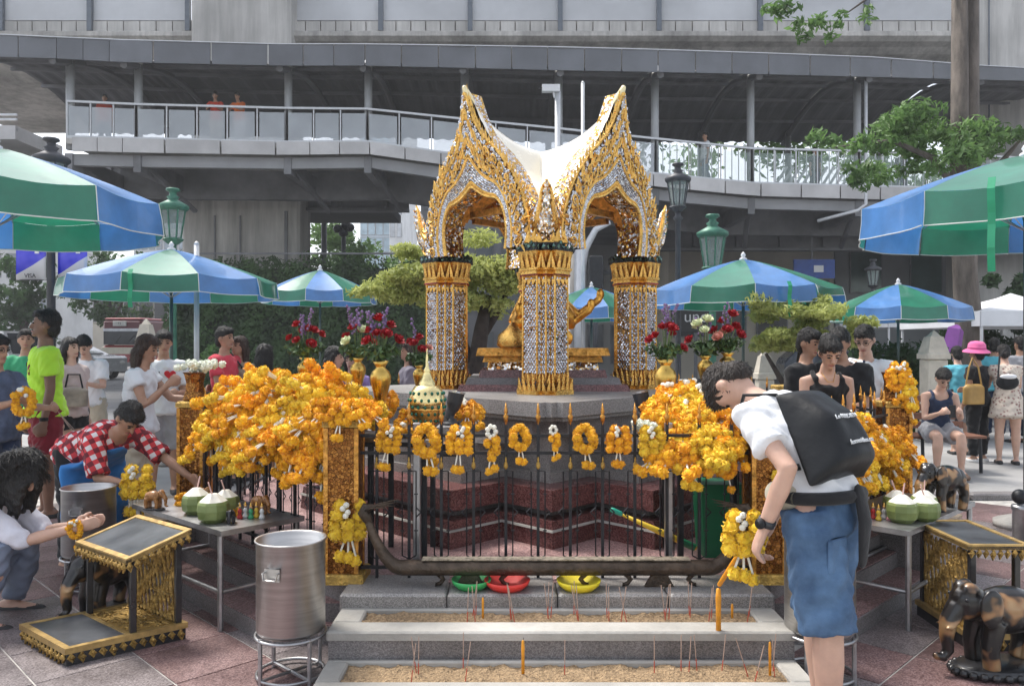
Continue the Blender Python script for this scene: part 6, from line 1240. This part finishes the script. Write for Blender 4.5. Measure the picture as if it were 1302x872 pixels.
    if hair:
        m = MB(); m.ball((0,.012*H,.022*H),(.0505*H,.0575*H,.0605*H),16,12,HM); m.ball((0,-.020*H,.052*H),(.040*H,.034*H,.024*H),12,8,HM); m.ball((0,.030*H,-.018*H),(.042*H,.034*H,.042*H),12,8,HM)
        if longhair:
            dn = Vector((0,.35,-1)) if abs(top_a) < .6 else Vector((0,-.25,-1)); q0 = hm((0,.034,.01)); m.tube([q0,hm((0,.042,-.035)),hm((0,.036,-.06))+Vector((0,0,-.02*H)),hm((0,.036,-.06))+Vector((0,0,-longhair*H))],[.046*H,.052*H,.050*H,.030*H],12,flat=.62,up=(0,1,0),round_=True)
            for sg in (-1,1): m.tube([hm((sg*.036,.0,.02)),hm((sg*.047,.008,-.03)),hm((sg*.044,.012,-.05))+Vector((0,0,-longhair*.55*H))],[.022*H,.020*H,.012*H],8,round_=True)
        hme_ = remesh(m, max(.007,vox*.75), 2, 'hair', wob=.002, ws=30); ho_ = link('hair', hme_, hair, t)
        if vox <= .016: fuzz(hme_, ho_, hair, H, longhair, hc, HM)
    if face:
        for sg in (-1,1):
            MB().ball((sg*.0185*H,-.0505*H,.008*H),(.0085*H,.004*H,.0042*H),8,6,HM).build('eye', dkm, t, True); MB().tube([hm((sg*.009,-.053,.021)),hm((sg*.019,-.053,.0245)),hm((sg*.029,-.047,.021))],.0025*H,5,round_=True).build('eyebrow', hair or HB, t)
        MB().tube([hm((-.014,-.0520,-.0335)),hm((0,-.0575,-.0325)),hm((.014,-.0520,-.0335))],[.002*H,.0042*H,.002*H],6,round_=True).build('mouth', lipm, t, True)
    if shoes:
        sm = shoe_m or mt('shoe_dark',(.03,.03,.032),.6,var=.2)
        for sd in 'LR':
            h0,kn,an = J['l'+sd]; lg_ = legs.get(sd); fdv = Vector(lg_[2]).normalized() if lg_ and len(lg_) > 2 else Vector((0,-1,0)); m = MB()
            m.tube([an-fdv*.028*H+Vector((0,0,-.026*H)),an+fdv*.03*H+Vector((0,0,-.030*H)),an+fdv*.105*H+Vector((0,0,-.034*H))],[.026*H,.028*H,.020*H],10,round_=True); link('shoe', remesh(m,max(.010,vox*.7),2,'shoe'), sm, t)
    t['H'] = H; del t['H']
    return t, J, HM, sp
def at(px, d, z=0): return (X(px,d), d, z)
c_white = cloth('white',(.74,.75,.77),.05); c_black = cloth('black',(.018,.018,.02)); c_denim = mt('denim',(.045,.10,.205),.85,var=.3,vs=5,bump=.15,bs=70,col2=(.10,.185,.32)); c_jean = mt('pale_denim',(.20,.235,.32),.85,var=.2,vs=6,bump=.1,bs=40)
c_neon = cloth('neon',(.50,.85,.06),.08); c_maroon = cloth('maroon',(.20,.018,.03)); c_navy = cloth('navy',(.03,.045,.09)); c_beige = cloth('beige',(.50,.44,.34)); c_red = cloth('red',(.62,.06,.09)); c_teal = cloth('teal',(.12,.45,.55)); c_green = cloth('green',(.05,.33,.16)); c_grey = cloth('grey',(.34,.34,.36)); c_orange = cloth('orange',(.75,.17,.03)); c_khaki = cloth('khaki',(.34,.28,.2)); c_blue = cloth('apron_blue',(.05,.22,.55),.15)
def plaid():
    m = bpy.data.materials.new('plaid'); m.use_nodes = True; t = m.node_tree; L = t.links.new; b_ = t.nodes['Principled BSDF']; tc = node(t,'ShaderNodeTexCoord'); s = node(t,'ShaderNodeSeparateXYZ'); mp = node(t,'ShaderNodeMapping'); mp.inputs['Rotation'].default_value = (.5,.2,.4); L(tc.outputs['Object'],mp.inputs[0]); L(mp.outputs[0],s.inputs[0])
    def stripes(o, sc_, lo): a_ = node(t,'ShaderNodeMath',operation='MULTIPLY',i_1=sc_); L(o,a_.inputs[0]); f = node(t,'ShaderNodeMath',operation='FRACT'); L(a_.outputs[0],f.inputs[0]); g = node(t,'ShaderNodeMath',operation='GREATER_THAN',i_1=lo); L(f.outputs[0],g.inputs[0]); return g
    a_, b2, c_ = stripes(s.outputs[0],15,.5), stripes(s.outputs[2],15,.5), stripes(s.outputs[1],15,.78); ad = node(t,'ShaderNodeMath',operation='ADD'); L(a_.outputs[0],ad.inputs[0]); L(b2.outputs[0],ad.inputs[1]); a3 = node(t,'ShaderNodeMath',operation='ADD'); L(ad.outputs[0],a3.inputs[0]); L(c_.outputs[0],a3.inputs[1])
    dv = node(t,'ShaderNodeMath',operation='DIVIDE',i_1=3.); L(a3.outputs[0],dv.inputs[0]); cr = node(t,'ShaderNodeValToRGB'); L(dv.outputs[0],cr.inputs[0]); e_ = cr.color_ramp.elements; cr.color_ramp.interpolation = 'CONSTANT'; e_[0].color = (.70,.66,.66,1); e_[1].color = (.16,.02,.03,1); e_[1].position = .6; k = e_.new(.25); k.color = (.60,.05,.06,1); L(cr.outputs[0],b_.inputs['Base Color']); b_.inputs['Roughness'].default_value = .9; return m
def floral():
    m = bpy.data.materials.new('floral'); m.use_nodes = True; t = m.node_tree; L = t.links.new; b_ = t.nodes['Principled BSDF']; tc = node(t,'ShaderNodeTexCoord'); v = node(t,'ShaderNodeTexVoronoi',i_Scale=24.); L(tc.outputs['Object'],v.inputs['Vector']); cr = node(t,'ShaderNodeValToRGB'); L(v.outputs['Distance'],cr.inputs[0]); e_ = cr.color_ramp.elements; e_[0].color = (.30,.17,.15,1); e_[0].position = .25; e_[1].color = (.62,.54,.46,1); e_[1].position = .42; L(cr.outputs[0],b_.inputs['Base Color']); b_.inputs['Roughness'].default_value = .9; return m
M_pl, M_fl = plaid(), floral(); shoe_w = mt('shoe_white',(.6,.6,.6),.6); sandal = mt('sandal',(.16,.1,.07),.7)

# --- the man lighting a candle at the trough, with the black bag on his back
BRZ = R(-143); GRZ = R(-143)
man, J, HM, sp = person('bent man in white T-shirt and denim shorts lighting a candle', 1.63, (1.18,2.98,0), BRZ, 'fair', hairm('hair_short',(.03,.022,.018)), c_white, c_denim, b0=4, b1=62, pitch=46, sleeve=.62, pant=1.0, vox=.010, girth=.95, fing=True, top_hem=-.035,
    arms={'L':((.2,.70,-.60),(.06,-.38,-.95),{'curl':.5,'palm':(-.6,.6,0)}),'R':((.05,-.15,-1),(.25,-.25,-1),{'curl':.9,'palm':(.2,-.2,-1)})}, legs={'L':((-.01,.17,-1),(.0,.02,-1)),'R':((.02,-.19,-1),(.0,.06,-1))}, shoe_m=shoe_w)
def prt(mb, nm, m, par, sm=True): return mb.build(nm, m, par, sm)
s0,el,wr = J['L']; fd = (wr-el).normalized()
prt(MB().tube([wr-fd*.035,wr-fd*.01],.033,14), 'watch_strap', mt('black_rubber',(.035,.037,.042),.5), man); prt(MB().tube([wr-fd*.022+Vector((.030,0,0)),wr-fd*.022+Vector((.044,0,0))],.020,12), 'watch_face', black_iron, man)
hz = .525*1.63
bl = []
for i in range(25): th = 2*math.pi*i/24; bl.append((.170*math.cos(th), .125*math.sin(th)*1.06-.01, hz+.075+.01*math.sin(th)))
prt(MB().tube(bl,.024,8,flat=1.,caps=False), 'waist_strap', c_black, man)
m = MB(); m.ball((.135,-.075,hz+.075),(.055,.085,.06),14,10); link('waist_pouch', remesh(m,.012,2), cloth('pouch',(.50,.46,.36)), man)
prt(MB().tube([(-.02,.135,hz+.09),(.0,.165,hz+.0),(.005,.16,hz-.14)],[.04,.045,.03],10,flat=.3,up=(0,1,0),round_=True), 'hanging_jacket', c_black, man)
MB().bbox((.095,.112,hz-.115),(.11,.02,.12),b=.008).build('back_pocket', c_denim, man)
# bag: tapered soft sack lying along his back
vinylb = mt('black_vinyl',(.010,.011,.013),.45,var=.25,vs=5,bump=.35,bs=9,spec=.3)
bag = thing('shoulder_bag', 'big glossy black sack bag slung on the back of the bent man', 'bag', (1.18,2.98,0), GRZ); m = MB(); n_, w_ = 15, 15
dq = Matrix.Rotation(BRZ-GRZ,3,'Z'); spb = [dq @ p for p in sp]; A0 = spb[7]+Vector((-.01,.07,.085)); A1 = spb[2]+Vector((-.03,.10,-.03)); ax = (A1-A0); ax.x = 0; Ln = .37; ax.normalize(); nz_ = Vector((0,1,0)); nz_ = (nz_-ax*nz_.dot(ax)).normalized(); wx = Vector((1,0,0))
BW = lambda f: .125+.065*f
BT = lambda f: .05+.10*min(1,f*2.3)**.7
def bsurf(u, f, side=1):
    u = max(-1,min(1,u)); edge = (1-abs(u)**4.5)*(1-.8*((f-.88)/.12)**2 if f > .88 else 1)*(1 if f > .06 else .7)
    wk = .010*math.sin(9*f+5*u+1.5*math.sin(4*u))*edge-.018*math.exp(-((u*.8+.45-f*.9)/.10)**2)*edge+.012*math.exp(-((u+.55-.2*f)/.09)**2)*edge
    wk *= min(1, .15+abs(u+.05)**2*1.6)
    return A0+ax*Ln*f+wx*BW(f)*u*(1-.03*math.sin(3*f))+nz_*((BT(f)*edge+wk) if side > 0 else -BT(f)*.2*edge)
for side in (1,-1):
    for i in range(n_+1):
        f = i/n_; W = BW(f); T_ = BT(f)
        for j in range(w_+1):
            u = 2*j/w_-1; m.v.append(tuple(bsurf(u, f, side)))
o = (n_+1)*(w_+1)
for s_, base in ((0,0),(1,o)):
    for i in range(n_):
        for j in range(w_): q = base+i*(w_+1)+j; f4 = (q,q+1,q+w_+2,q+w_+1); m.f.append(f4 if s_ == 0 else f4[::-1])
rim_i = [i*(w_+1) for i in range(n_+1)]+[n_*(w_+1)+j for j in range(1,w_+1)]+[i*(w_+1)+w_ for i in range(n_-1,-1,-1)]+[j for j in range(w_-1,0,-1)]
for k in range(len(rim_i)): a_, b_ = rim_i[k], rim_i[(k+1) % len(rim_i)]; m.f.append((a_,b_,b_+o,a_+o))
sack = m.build('sack', vinylb, bag, True); sd_ = sack.modifiers.new('s','SUBSURF'); sd_.levels = 1; sd_.render_levels = 1
whp = mt('bag_print',(.66,.68,.7),.5,var=.02)
def bagtext(s, size, f, u):
    o = text(s, size, (0,0,0), (0,0,0), whp, bag, .0015)
    for vtx in o.data.vertices:
        x, y, z = vtx.co; uu, ff = u-x/BW(f), f-y/Ln; vtx.co = bsurf(uu, ff)+nz_*(.012+z)
bagtext('Le MERIDIEN',.024,.47,.10); bagtext('lemeridien.com',.026,.74,-.12)
for sg in (-1,1): prt(MB().tube([A0+Vector((sg*.10,-.01,.0)),spb[8]+Vector((sg*.10,-.03,.045)),spb[7]+Vector((sg*.115,-.105,-.02)),spb[5]+Vector((sg*.135,-.09,-.03)),spb[3]+Vector((sg*.15,.0,.0)),A0+ax*Ln*.8+Vector((sg*.16,-.02,0))],.013,8,flat=.5), 'strap', c_black, bag)
# what he holds
def wpos(o, p): return Matrix.Translation(o.location) @ o.rotation_euler.to_matrix().to_4x4() @ Vector(p)
hR = wpos(man, J['R'][2]+Vector((.0,-.08,-.04))); tip = Vector((X(914,3.52),3.52,.42))
cd = thing('candle', 'orange candle held level by the bent man over the trough', 'candle', hR); dv_ = tip-hR; MB().tube([dv_*-.12,dv_*.5,dv_*.98],[.012,.0125,.010],10,round_=True).build('wax', cwax, cd, True); MB().bar(dv_*.98,dv_*1.02,.0015,4).build('wick', black_iron, cd)
garland('yellow garland held in the hand of the bent man', P(945,650,3.15), (-.2,-1,.1), (0,0,-1), 5, 1.15); 
# --- woman squatting in prayer beside the left desk
kw, Jk, HMk, spk = person('squatting woman in white shirt and pale jeans with palms joined', 1.58, (X(-80,4.2),4.30,0), R(94), 'fair', None, cloth('white_shirt',(.68,.68,.76),.05), c_jean, b0=22, b1=48, pitch=8, sleeve=1.15, pant=1.92, hipz=.27, vox=.011, fing=True, sh=.95,
    arms={'L':((-.10,-.62,-.55),(-.30,-1,.22),{'curl':.12,'palm':(-1,0,.1),'dir':(-.05,-1,.25)}),'R':((.10,-.62,-.55),(.30,-1,.22),{'curl':.12,'palm':(1,0,.1),'dir':(.05,-1,.25)})},
    legs={'L':((.22,-1,.38),(.02,.36,-1)),'R':((-.22,-1,.38),(-.02,.36,-1))})
m = MB(); hq = lambda p: HMk @ Vector([q*1.58 for q in p])
m.ball((0,.012*1.58,.022*1.58),(.055*1.58,.062*1.58,.064*1.58),16,12,HMk)
for sx in (-.04,-.015,.015,.04): m.tube([hq((sx,.04,.03)),hq((sx*1.3,.056,-.02)),hq((sx*1.2,.05,-.05))+Vector((0,-.01,-.09)),hq((sx*1.1,.045,-.05))+Vector((0,-.03,-.20))],[.055,.058,.045,.015],10,round_=True)
for sx in (-1,1):
    for yy in (-.046,-.026,-.004,.02): m.tube([hq((sx*.030,yy,.045)),hq((sx*.050,yy,.0)),hq((sx*.052,yy,-.02))+Vector((sx*.004,-.004,-.08)),hq((sx*.046,yy,-.03))+Vector((0,-.006,-.17-.03*math.cos(yy*90)))],[.022,.030,.026,.010],8,round_=True)
hme = remesh(m,.010,2,'hair',wob=.004,ws=26); ho = link('hair', hme, HB, kw)
fuzz(hme, ho, HB, 1.58, 1, HMk.translation.copy(), HMk, 4500, .040)
pos = wpos(kw, (Jk['L'][2]+Jk['R'][2])*.5); garland('small garland between the palms of the squatting woman', pos+Vector((.03,-.07,.045)), (.3,-1,0), (.1,0,-1), 2, .62)
rbg = thing('red_bag', 'red cloth bag on the ground by the squatting woman', 'bag', (X(-22,3.95),3.92,0)); m = MB(); m.ball((0,0,.11),(.09,.06,.12),12,10); link('sack', remesh(m,.014,2,wob=.004), cloth('bag_red',(.55,.03,.03)), rbg); MB().tube([(-.05,0,.20),(-.03,0,.27),(.03,0,.27),(.05,0,.20)],.008,6).build('handle', MATS['cloth_bag_red'], rbg)
# --- left crowd
nm_, Jn, HMn, spn = person('tall man in neon yellow T-shirt and maroon shorts', 1.79, at(58,6.9), R(-52), 'dark', HB, c_neon, c_maroon, sleeve=.62, pant=.82, vox=.012, yaw=-12, sh=1.05, arms={'L':((.12,.02,-1),(.02,-.18,-1),{'curl':.6}),'R':((-.12,-.05,-1),(-.02,-.3,-1),{'curl':.6})})
m = MB(); c = spn[5]; m.ball((.03,c.y-.128,c.z+.01),(.045,.012,.05),10,6); m.build('shirt_print', c_maroon, nm_, True); text('///', .05, (-.03,c.y-.140,c.z+.055), (R(90),0,0), c_black, nm_, .002)
MB().tube([Jn['L'][2]-Vector((0,0,-.03)),Jn['L'][2]],.034,12).build('wristband', c_black, nm_, True)
p_, J_, _, s_ = person('man in green shirt standing behind the neon shirt', 1.66, at(33,9.0), R(15), 'tan', HB, c_green, c_navy, sleeve=.7, pant=.9, yaw=15, arms={'R':((-.2,-.4,-.7),(.2,-.8,.5)),'L':((.15,0,-1),(0,-.3,-1))})
p_, Jl, _, s_ = person('person in glasses and navy clothes holding up a garland at the street edge', 1.56, at(-6,6.1), R(72), 'tan', HB, cloth('navy_stripe',(.09,.11,.17),.6), c_navy, sleeve=.55, pant=.95, arms={'R':((-.1,-.55,-.8),(.25,-1,.25),{'curl':.8}),'L':((.1,-.5,-.85),(-.1,-1,.0),{'curl':.8})}, pitch=12)
HP = wpos(p_, Jl['R'][2]+Vector((0,-.09,.0))); garland('orange garland held by the person in glasses', HP+Vector((0,-.03,.09)), (.2,-1,0), (0,0,-1), 1, 1.2)
def glasses(p, HM, H):
    for sg in (-1,1): MB().tube([HM @ Vector((sg*.019*H+.014*H*math.cos(a_),-.056*H,.008*H+.010*H*math.sin(a_))) for a_ in np.linspace(0,6.283,13)],.0022,5,caps=False).build('glasses_rim', black_iron, p); MB().bar(HM @ Vector((sg*.033*H,-.052*H,.01*H)), HM @ Vector((sg*.047*H,.0,.008*H)),.002,4).build('glasses_arm', black_iron, p)
glasses(p_, _, 1.55)
is_ = thing('incense_stick', 'bundle of incense sticks held low beside the navy shorts', 'incense', wpos(p_, Jl['L'][2]+Vector((0,-.08,-.02))))
for k in range(3): MB().bar((0,0,0),(.16,-.04,-.05+.18*0-.10-.02*k),.002,4).build('stick', stick.materials[0], is_)
p_, J_, _, s_ = person('woman in pinkish top and black shorts carrying a handbag behind the neon shirt', 1.56, at(90,8.2), R(70), 'fair', HB, cloth('rose_beige',(.52,.42,.40)), c_black, sleeve=.4, pant=.45, longhair=.1, sh=.92)
hb = thing('handbag', 'patterned handbag on the arm of the woman in black shorts', 'bag', at(94,8.05,.86)); m = MB(); m.bbox((0,0,.11),(.26,.12,.20),R(20),.03); link('body', remesh(m,.016,3), cloth('taupe',(.28,.24,.2),.4), hb); MB().tube([(-.09,0,.2),(-.06,0,.34),(.06,0,.34),(.09,0,.2)],.009,6).build('handle', c_black, hb)
p_, J_, _, s_ = person('man in white shirt and beige shorts looking down at his hands', 1.62, at(113,9.2), R(8), 'fair', HB, c_white, c_beige, sleeve=.7, pant=.92, b1=14, pitch=30, arms={'L':((.15,-.25,-1),(-.55,-1,.25),{'curl':.7}),'R':((-.15,-.25,-1),(.55,-1,.25),{'curl':.7})})
sk_ = thing('suitcase', 'black bag standing on the pavement beside the woman in black shorts', 'bag', at(92,7.7)); MB().bbox((0,0,.22),(.22,.18,.42),.3,.03).build('case', c_black, sk_); MB().tube([(-.05,0,.42),(-.05,0,.52),(.05,0,.52),(.05,0,.42)],.008,6).build('handle', black_iron, sk_)
p_, J_, _, s_ = person('brown-haired woman in white blouse reaching one arm forward', 1.57, at(176,6.6), R(92), 'tan', HBr, c_white, c_beige, sleeve=.38, pant=1.9, longhair=.13, sh=.95, vox=.012, yaw=-8, pitch=12, b1=8, arms={'L':((.1,-.6,-.7),(.0,-1,-.1),{'curl':.5}),'R':((-.12,-.35,-.85),(.15,-.75,.75),{'curl':.7})})
ih, J_, _, s_ = person('man in white heart-print T-shirt behind the parasol pole', 1.63, at(208,8.0), R(28), 'tan', HB, c_white, c_grey, sleeve=.75, pant=1.0, pitch=14, arms={'L':((.12,-.15,-1),(-.35,-1,.0),{'curl':.6}),'R':((-.12,-.15,-1),(.3,-1,.1),{'curl':.6})})
c = s_[6]; hp = [(.5*16*math.sin(t)**3/16*.11, .11/2*(13*math.cos(t)-5*math.cos(2*t)-2*math.cos(3*t)-math.cos(4*t))/16) for t in np.linspace(0,6.283,25)[:-1]]
MB().prism(hp[::-1],-.006,.010,Matrix.Translation((.05,c.y-.126,c.z-.02)) @ Matrix.Rotation(R(90),4,'X')).build('heart_print', mt('heart_red',(.6,.02,.03),.7), ih); text('I', .09, (-.05,c.y-.128,c.z-.02), (R(90),0,0), c_black, ih, .003)
# --- woman in plaid bending over the steel bin
pw, Jp, HMp, spp = person('bending woman in red plaid shirt and blue apron', 1.52, at(104,5.45), R(58), 'tan', HB, M_pl, c_black, b0=62, b1=84, pitch=-24, sleeve=.95, pant=1.9, hipz=.76, vox=.012, girth=1.05,
    arms={'R':((-.05,-.35,-1),(.35,-1,-.15),{'curl':.6}),'L':((.35,-.75,-.6),(.25,-.9,-.55),{'curl':.6})}, legs={'L':((.05,-.10,-1),(.02,.12,-1)),'R':((-.05,-.10,-1),(-.02,.12,-1))})
m = MB(); q0, q1, q2 = spp[6], spp[3], spp[0]
m.tube([q0+Vector((0,-.03,-.11)),q1+Vector((0,-.04,-.14)),q2+Vector((0,-.14,-.06)),q2+Vector((0,-.17,-.30)),q2+Vector((0,-.15,-.50))],[.12,.18,.23,.24,.23],14,flat=.2,up=(0,-1,-.3),round_=True); link('apron', remesh(m,.014,2,'apron',wob=.004,ws=9), c_blue, pw)
m = MB(); m.tube([q2+Vector((.19,-.02,.06)),q2+Vector((.21,-.04,-.16)),q2+Vector((.20,-.05,-.34))],[.06,.13,.12],12,flat=.35,up=(1,0,0),round_=True); link('apron_side', remesh(m,.014,2,'apron_side',wob=.004), c_blue, pw)
garland('garland hanging from the edge of the steel table by the praying woman', P(175,592,4.95), (-.2,-1,.1), (0,0,-1), 5, 1.35)
# --- crowd behind the flowers on the left
p_, J_, _, s_ = person('man in red T-shirt with a dark shoulder strap behind the white cup of flowers', 1.68, at(285,8.6), R(72), 'tan', HB, c_red, cloth('dark_red',(.32,.03,.06)), sleeve=.6, pant=1.5, arms={'R':((-.1,-.3,-1),(.2,-1,-.1)),'L':((.1,-.3,-1),(-.2,-1,-.05))}, pitch=6); MB().tube([s_[8]+Vector((.10,-.02,.02)),s_[6]+Vector((.13,-.135,0)),s_[4]+Vector((.14,-.06,0)),s_[5]+Vector((.14,.1,0)),s_[8]+Vector((.10,.05,.03))],.018,8,flat=.4).build('shoulder_strap', c_black, p_)
p_, J_, _, s_ = person('long-haired woman in khaki top facing the man in red', 1.58, at(304,8.8), R(-25), 'tan', HBr, c_khaki, c_grey, sleeve=.6, pant=1.8, longhair=.14, arms={'L':((.1,-.3,-1),(-.3,-1,.1)),'R':((-.1,-.3,-1),(.3,-1,.1))})
person('dark-haired person in grey seen from behind beside the orange heap', 1.49, at(337,7.9), R(165), 'tan', HB, c_grey, c_navy, longhair=.12, sh=.92)
person('woman in purple top in profile under the rose bouquet', 1.47, at(424,7.8), R(82), 'fair', HB, cloth('purple',(.25,.13,.36)), c_navy, longhair=.09, sh=.92, pitch=8)
person('person in violet blouse between the two rose vases', 1.43, at(448,8.3), R(-10), 'fair', HB, cloth('violet',(.30,.22,.48)), c_grey, longhair=.08, sh=.9, pitch=10)
person('woman in profile behind the mirrored column next to the jewelled jar', 1.52, at(520,8.8), R(-75), 'tan', HBr, cloth('dusk',(.22,.20,.24)), c_navy, longhair=.1, sh=.92)
# --- group behind the right garlands
p_, J_, HM_, s_ = person('woman in black tank top looking down behind the garlands', 1.56, at(1048,5.75), R(-4), 'fair', HB, c_black, c_black, b1=14, pitch=24, tank=True, pant=1.8, sh=.95, vox=.012, arms={'L':((.08,-.15,-1),(-.1,-.5,-1),{'curl':.6}),'R':((-.10,-.2,-1),(.15,-.6,-1),{'curl':.6})}); MB().ball((0,.075*1.56,.02*1.56),(.03*1.56,.03*1.56,.035*1.56),10,8,HM_).build('hair_bun', HB, p_, True); MB().tube([s_[8]+Vector((-.05,-.03,.02)),s_[7]+Vector((-.02,-.095,.01)),s_[7]+Vector((.02,-.095,.01)),s_[8]+Vector((.05,-.03,.02))],.0025,5).build('necklace', gold, p_)
person('broad man in black T-shirt behind the woman in the tank top', 1.63, at(1072,6.5), R(-38), 'tan', HB, c_black, c_navy, pitch=22, b1=10, sleeve=.75, girth=1.15, arms={'L':((.12,-.15,-1),(-.3,-1,-.1)),'R':((-.12,-.1,-1),(.1,-.8,-.4))})
person('dark-haired man in black shirt at the shoulder of the tank top woman', 1.62, at(1024,6.6), R(35), 'tan', HB, c_black, c_grey, pitch=18, sleeve=.7)
p_, J_, HM_, s_ = person('slim man in white shirt and glasses beside the lantern-topped post', 1.66, at(1103,6.9), R(-38), 'fair', HB, c_white, c_navy, b1=9, pitch=22, sleeve=.85, pant=1.9, vox=.012, arms={'L':((.12,-.1,-1),(-.4,-1,-.1),{'curl':.7}),'R':((-.12,-.1,-1),(.4,-1,-.05),{'curl':.7})}); glasses(p_, HM_, 1.66)
MB().tube([s_[8]+Vector((0,-.075,.0)),s_[6]+Vector((0,-.131,0)),s_[4]+Vector((0,-.121,0)),s_[1]+Vector((0,-.135,0))],.009,6).build('placket', c_navy, p_)
p_, J_, _, s_ = person('seated person in dark vest looking at a phone on the bench', 1.6, at(1190,9.22), R(-8), 'fair', HB, c_navy, c_grey, tank=True, hipz=.50, b0=6, b1=24, pitch=22, pant=.7, arms={'L':((.12,-.3,-.9),(-.35,-1,.35),{'curl':.8}),'R':((-.12,-.3,-.9),(.35,-1,.35),{'curl':.8})}, legs={'L':((.10,-1,-.04),(.0,-.02,-1)),'R':((-.10,-1,-.04),(-.02,.05,-1))}, shoe_m=sandal)
ph = thing('phone', 'dark phone in the hands of the seated person', 'phone', wpos(p_, (J_['L'][2]+J_['R'][2])*.5+Vector((0,-.06,.03)))); MB().bbox((0,0,0),(.075,.012,.14),b=.004).build('case', black_iron, ph); MB().box((0,.0075,0),(.066,.002,.12)).build('screen', dkm, ph)
p_, J_, HM_, s_ = person('woman in black with a bright pink hat', 1.49, at(1243,10.2), R(205), 'tan', HB, c_black, c_black, pant=1.92, sleeve=.5, sh=.95, pitch=10, arms={'R':((-.12,-.1,-1),(.05,-.9,-.1)),'L':((.12,0,-1),(0,-.4,-1))}, shoe_m=shoe_w)
hat = thing('bucket_hat', 'bright pink bucket hat worn by the woman in black', 'hat', wpos(p_, HM_ @ Vector((0,.01,.035)))); hat.rotation_euler = (R(6),0,0); MB().lathe([(.165,-.02),(.150,.0),(.108,.025),(.102,.085),(.075,.115),(.03,.125),(.001,.126)],20,cap=False).build('crown', cloth('pink',(.75,.16,.36),.08), hat, True); MB().lathe([(.109,.02),(.1075,.045)],20,cap=False).build('band', cloth('pink_band',(.55,.09,.25)), hat, True)
yb = thing('handbag', 'mustard yellow leather handbag on the shoulder of the pink hat woman', 'bag', (X(1238,10.0),10.0,.74)); m = MB(); m.bbox((0,0,.14),(.30,.11,.26),.2,.04); link('body', remesh(m,.016,3), mt('mustard_leather',(.42,.25,.07),.45,var=.2), yb); MB().tube([(-.10,0,.26),(-.06,.0,.48),(.0,.03,.60),(.06,0,.48),(.10,0,.26)],.010,6).build('strap', MATS['mustard_leather'], yb)
p_, J_, HM_, s_ = person('woman in pale floral dress leaning toward the stall', 1.52, at(1281,10.0), R(160), 'fair', HB, M_fl, M_fl, pant=.42, b0=8, b1=24, sleeve=.3, pitch=12, top_hem=.14, sh=.95, arms={'L':((.15,-.4,-.9),(.1,-.6,.6)),'R':((-.12,-.4,-.9),(.1,-1,.1))})
bb = thing('handbag', 'small black and white bag on the back of the floral dress woman', 'bag', (X(1281,9.8),9.80,.96)); m = MB(); m.ball((0,0,.08),(.15,.05,.10),12,8); link('body', remesh(m,.014,2), c_black, bb); MB().ball((0,-.02,.15),(.11,.04,.035),10,6).build('flap', c_white, bb, True); MB().tube([(-.12,0,.12),(-.05,.08,.40),(.06,.12,.50)],.010,6).build('strap', c_black, bb)
person('person in turquoise top and pale shorts beside the pink hat woman', 1.48, at(1221,10.9), R(172), 'fair', HB, c_teal, c_grey, pant=.9, sleeve=.5, b1=20)
person('shopper in blue at the stall under the white tent', 1.6, at(1264,12.6), R(150), 'tan', HB, c_teal, c_navy, pant=1.9)
person('shopper in grey at the stall under the white tent', 1.62, at(1297,12.2), R(190), 'tan', HB, c_grey, c_navy, pant=1.9)
# --- people up on the skywalk
dk = lambda px, off=.75: (lambda s: (X(px, s[1]+off), s[1]+off, s[2]-.02))(st_at(np.interp(px, [q[0] for q in sky_st], tt)))
rail_arms = {'L':((.2,-.55,-.8),(-.5,-.8,.1)),'R':((-.2,-.55,-.8),(.5,-.8,.1))}
person('person in red shirt leaning on the skywalk rail beside the orange shirt', 1.66, dk(275), R(8), 'tan', HB, cloth('scarlet',(.62,.07,.04)), c_beige, b1=24, arms=rail_arms, vox=.022, pant=1.9)
person('person in bright orange shirt leaning on the skywalk rail', 1.66, dk(305), R(-12), 'tan', HB, c_orange, c_white, b1=24, arms=rail_arms, vox=.022, pant=1.9)
person('lone person in rust red shirt at the skywalk corner', 1.64, dk(133,1.2), R(20), 'tan', HB, cloth('rust',(.45,.06,.03)), c_navy, vox=.022, pant=1.9)
person('person in white shirt and pale jeans walking along the skywalk', 1.68, dk(897,1.0), R(-80), 'tan', HB, c_white, c_jean, vox=.022, pant=1.9, legs={'L':((.03,-.25,-1),(.0,.1,-1)),'R':((-.03,.2,-1),(0,.4,-1))})
person('person in dark clothes seated high on the skywalk by the slatted panels', 1.6, dk(1036,1.6), R(10), 'tan', HB, c_black, c_navy, vox=.025, pant=1.9)
person('person in black near the leafy bough on the skywalk', 1.62, dk(1147,1.4), R(-20), 'tan', HB, c_black, c_navy, vox=.025, pant=1.9)
# ------------------------------------------------------------------ hot hazy air
hzb = MB().box((0,270,23),(820,680,49)).build('haze', None); hzb['kind'] = 'stuff'
hm_ = bpy.data.materials.new('haze'); hm_.use_nodes = True; t_ = hm_.node_tree; t_.nodes.clear(); pv = t_.nodes.new('ShaderNodeVolumePrincipled'); om = t_.nodes.new('ShaderNodeOutputMaterial')
pv.inputs['Color'].default_value = (.93,.95,.98,1); pv.inputs['Density'].default_value = .0014; pv.inputs['Anisotropy'].default_value = .2; t_.links.new(pv.outputs[0], om.inputs['Volume']); hzb.data.materials.append(hm_)
bpy.data.scenes.remove(TS)
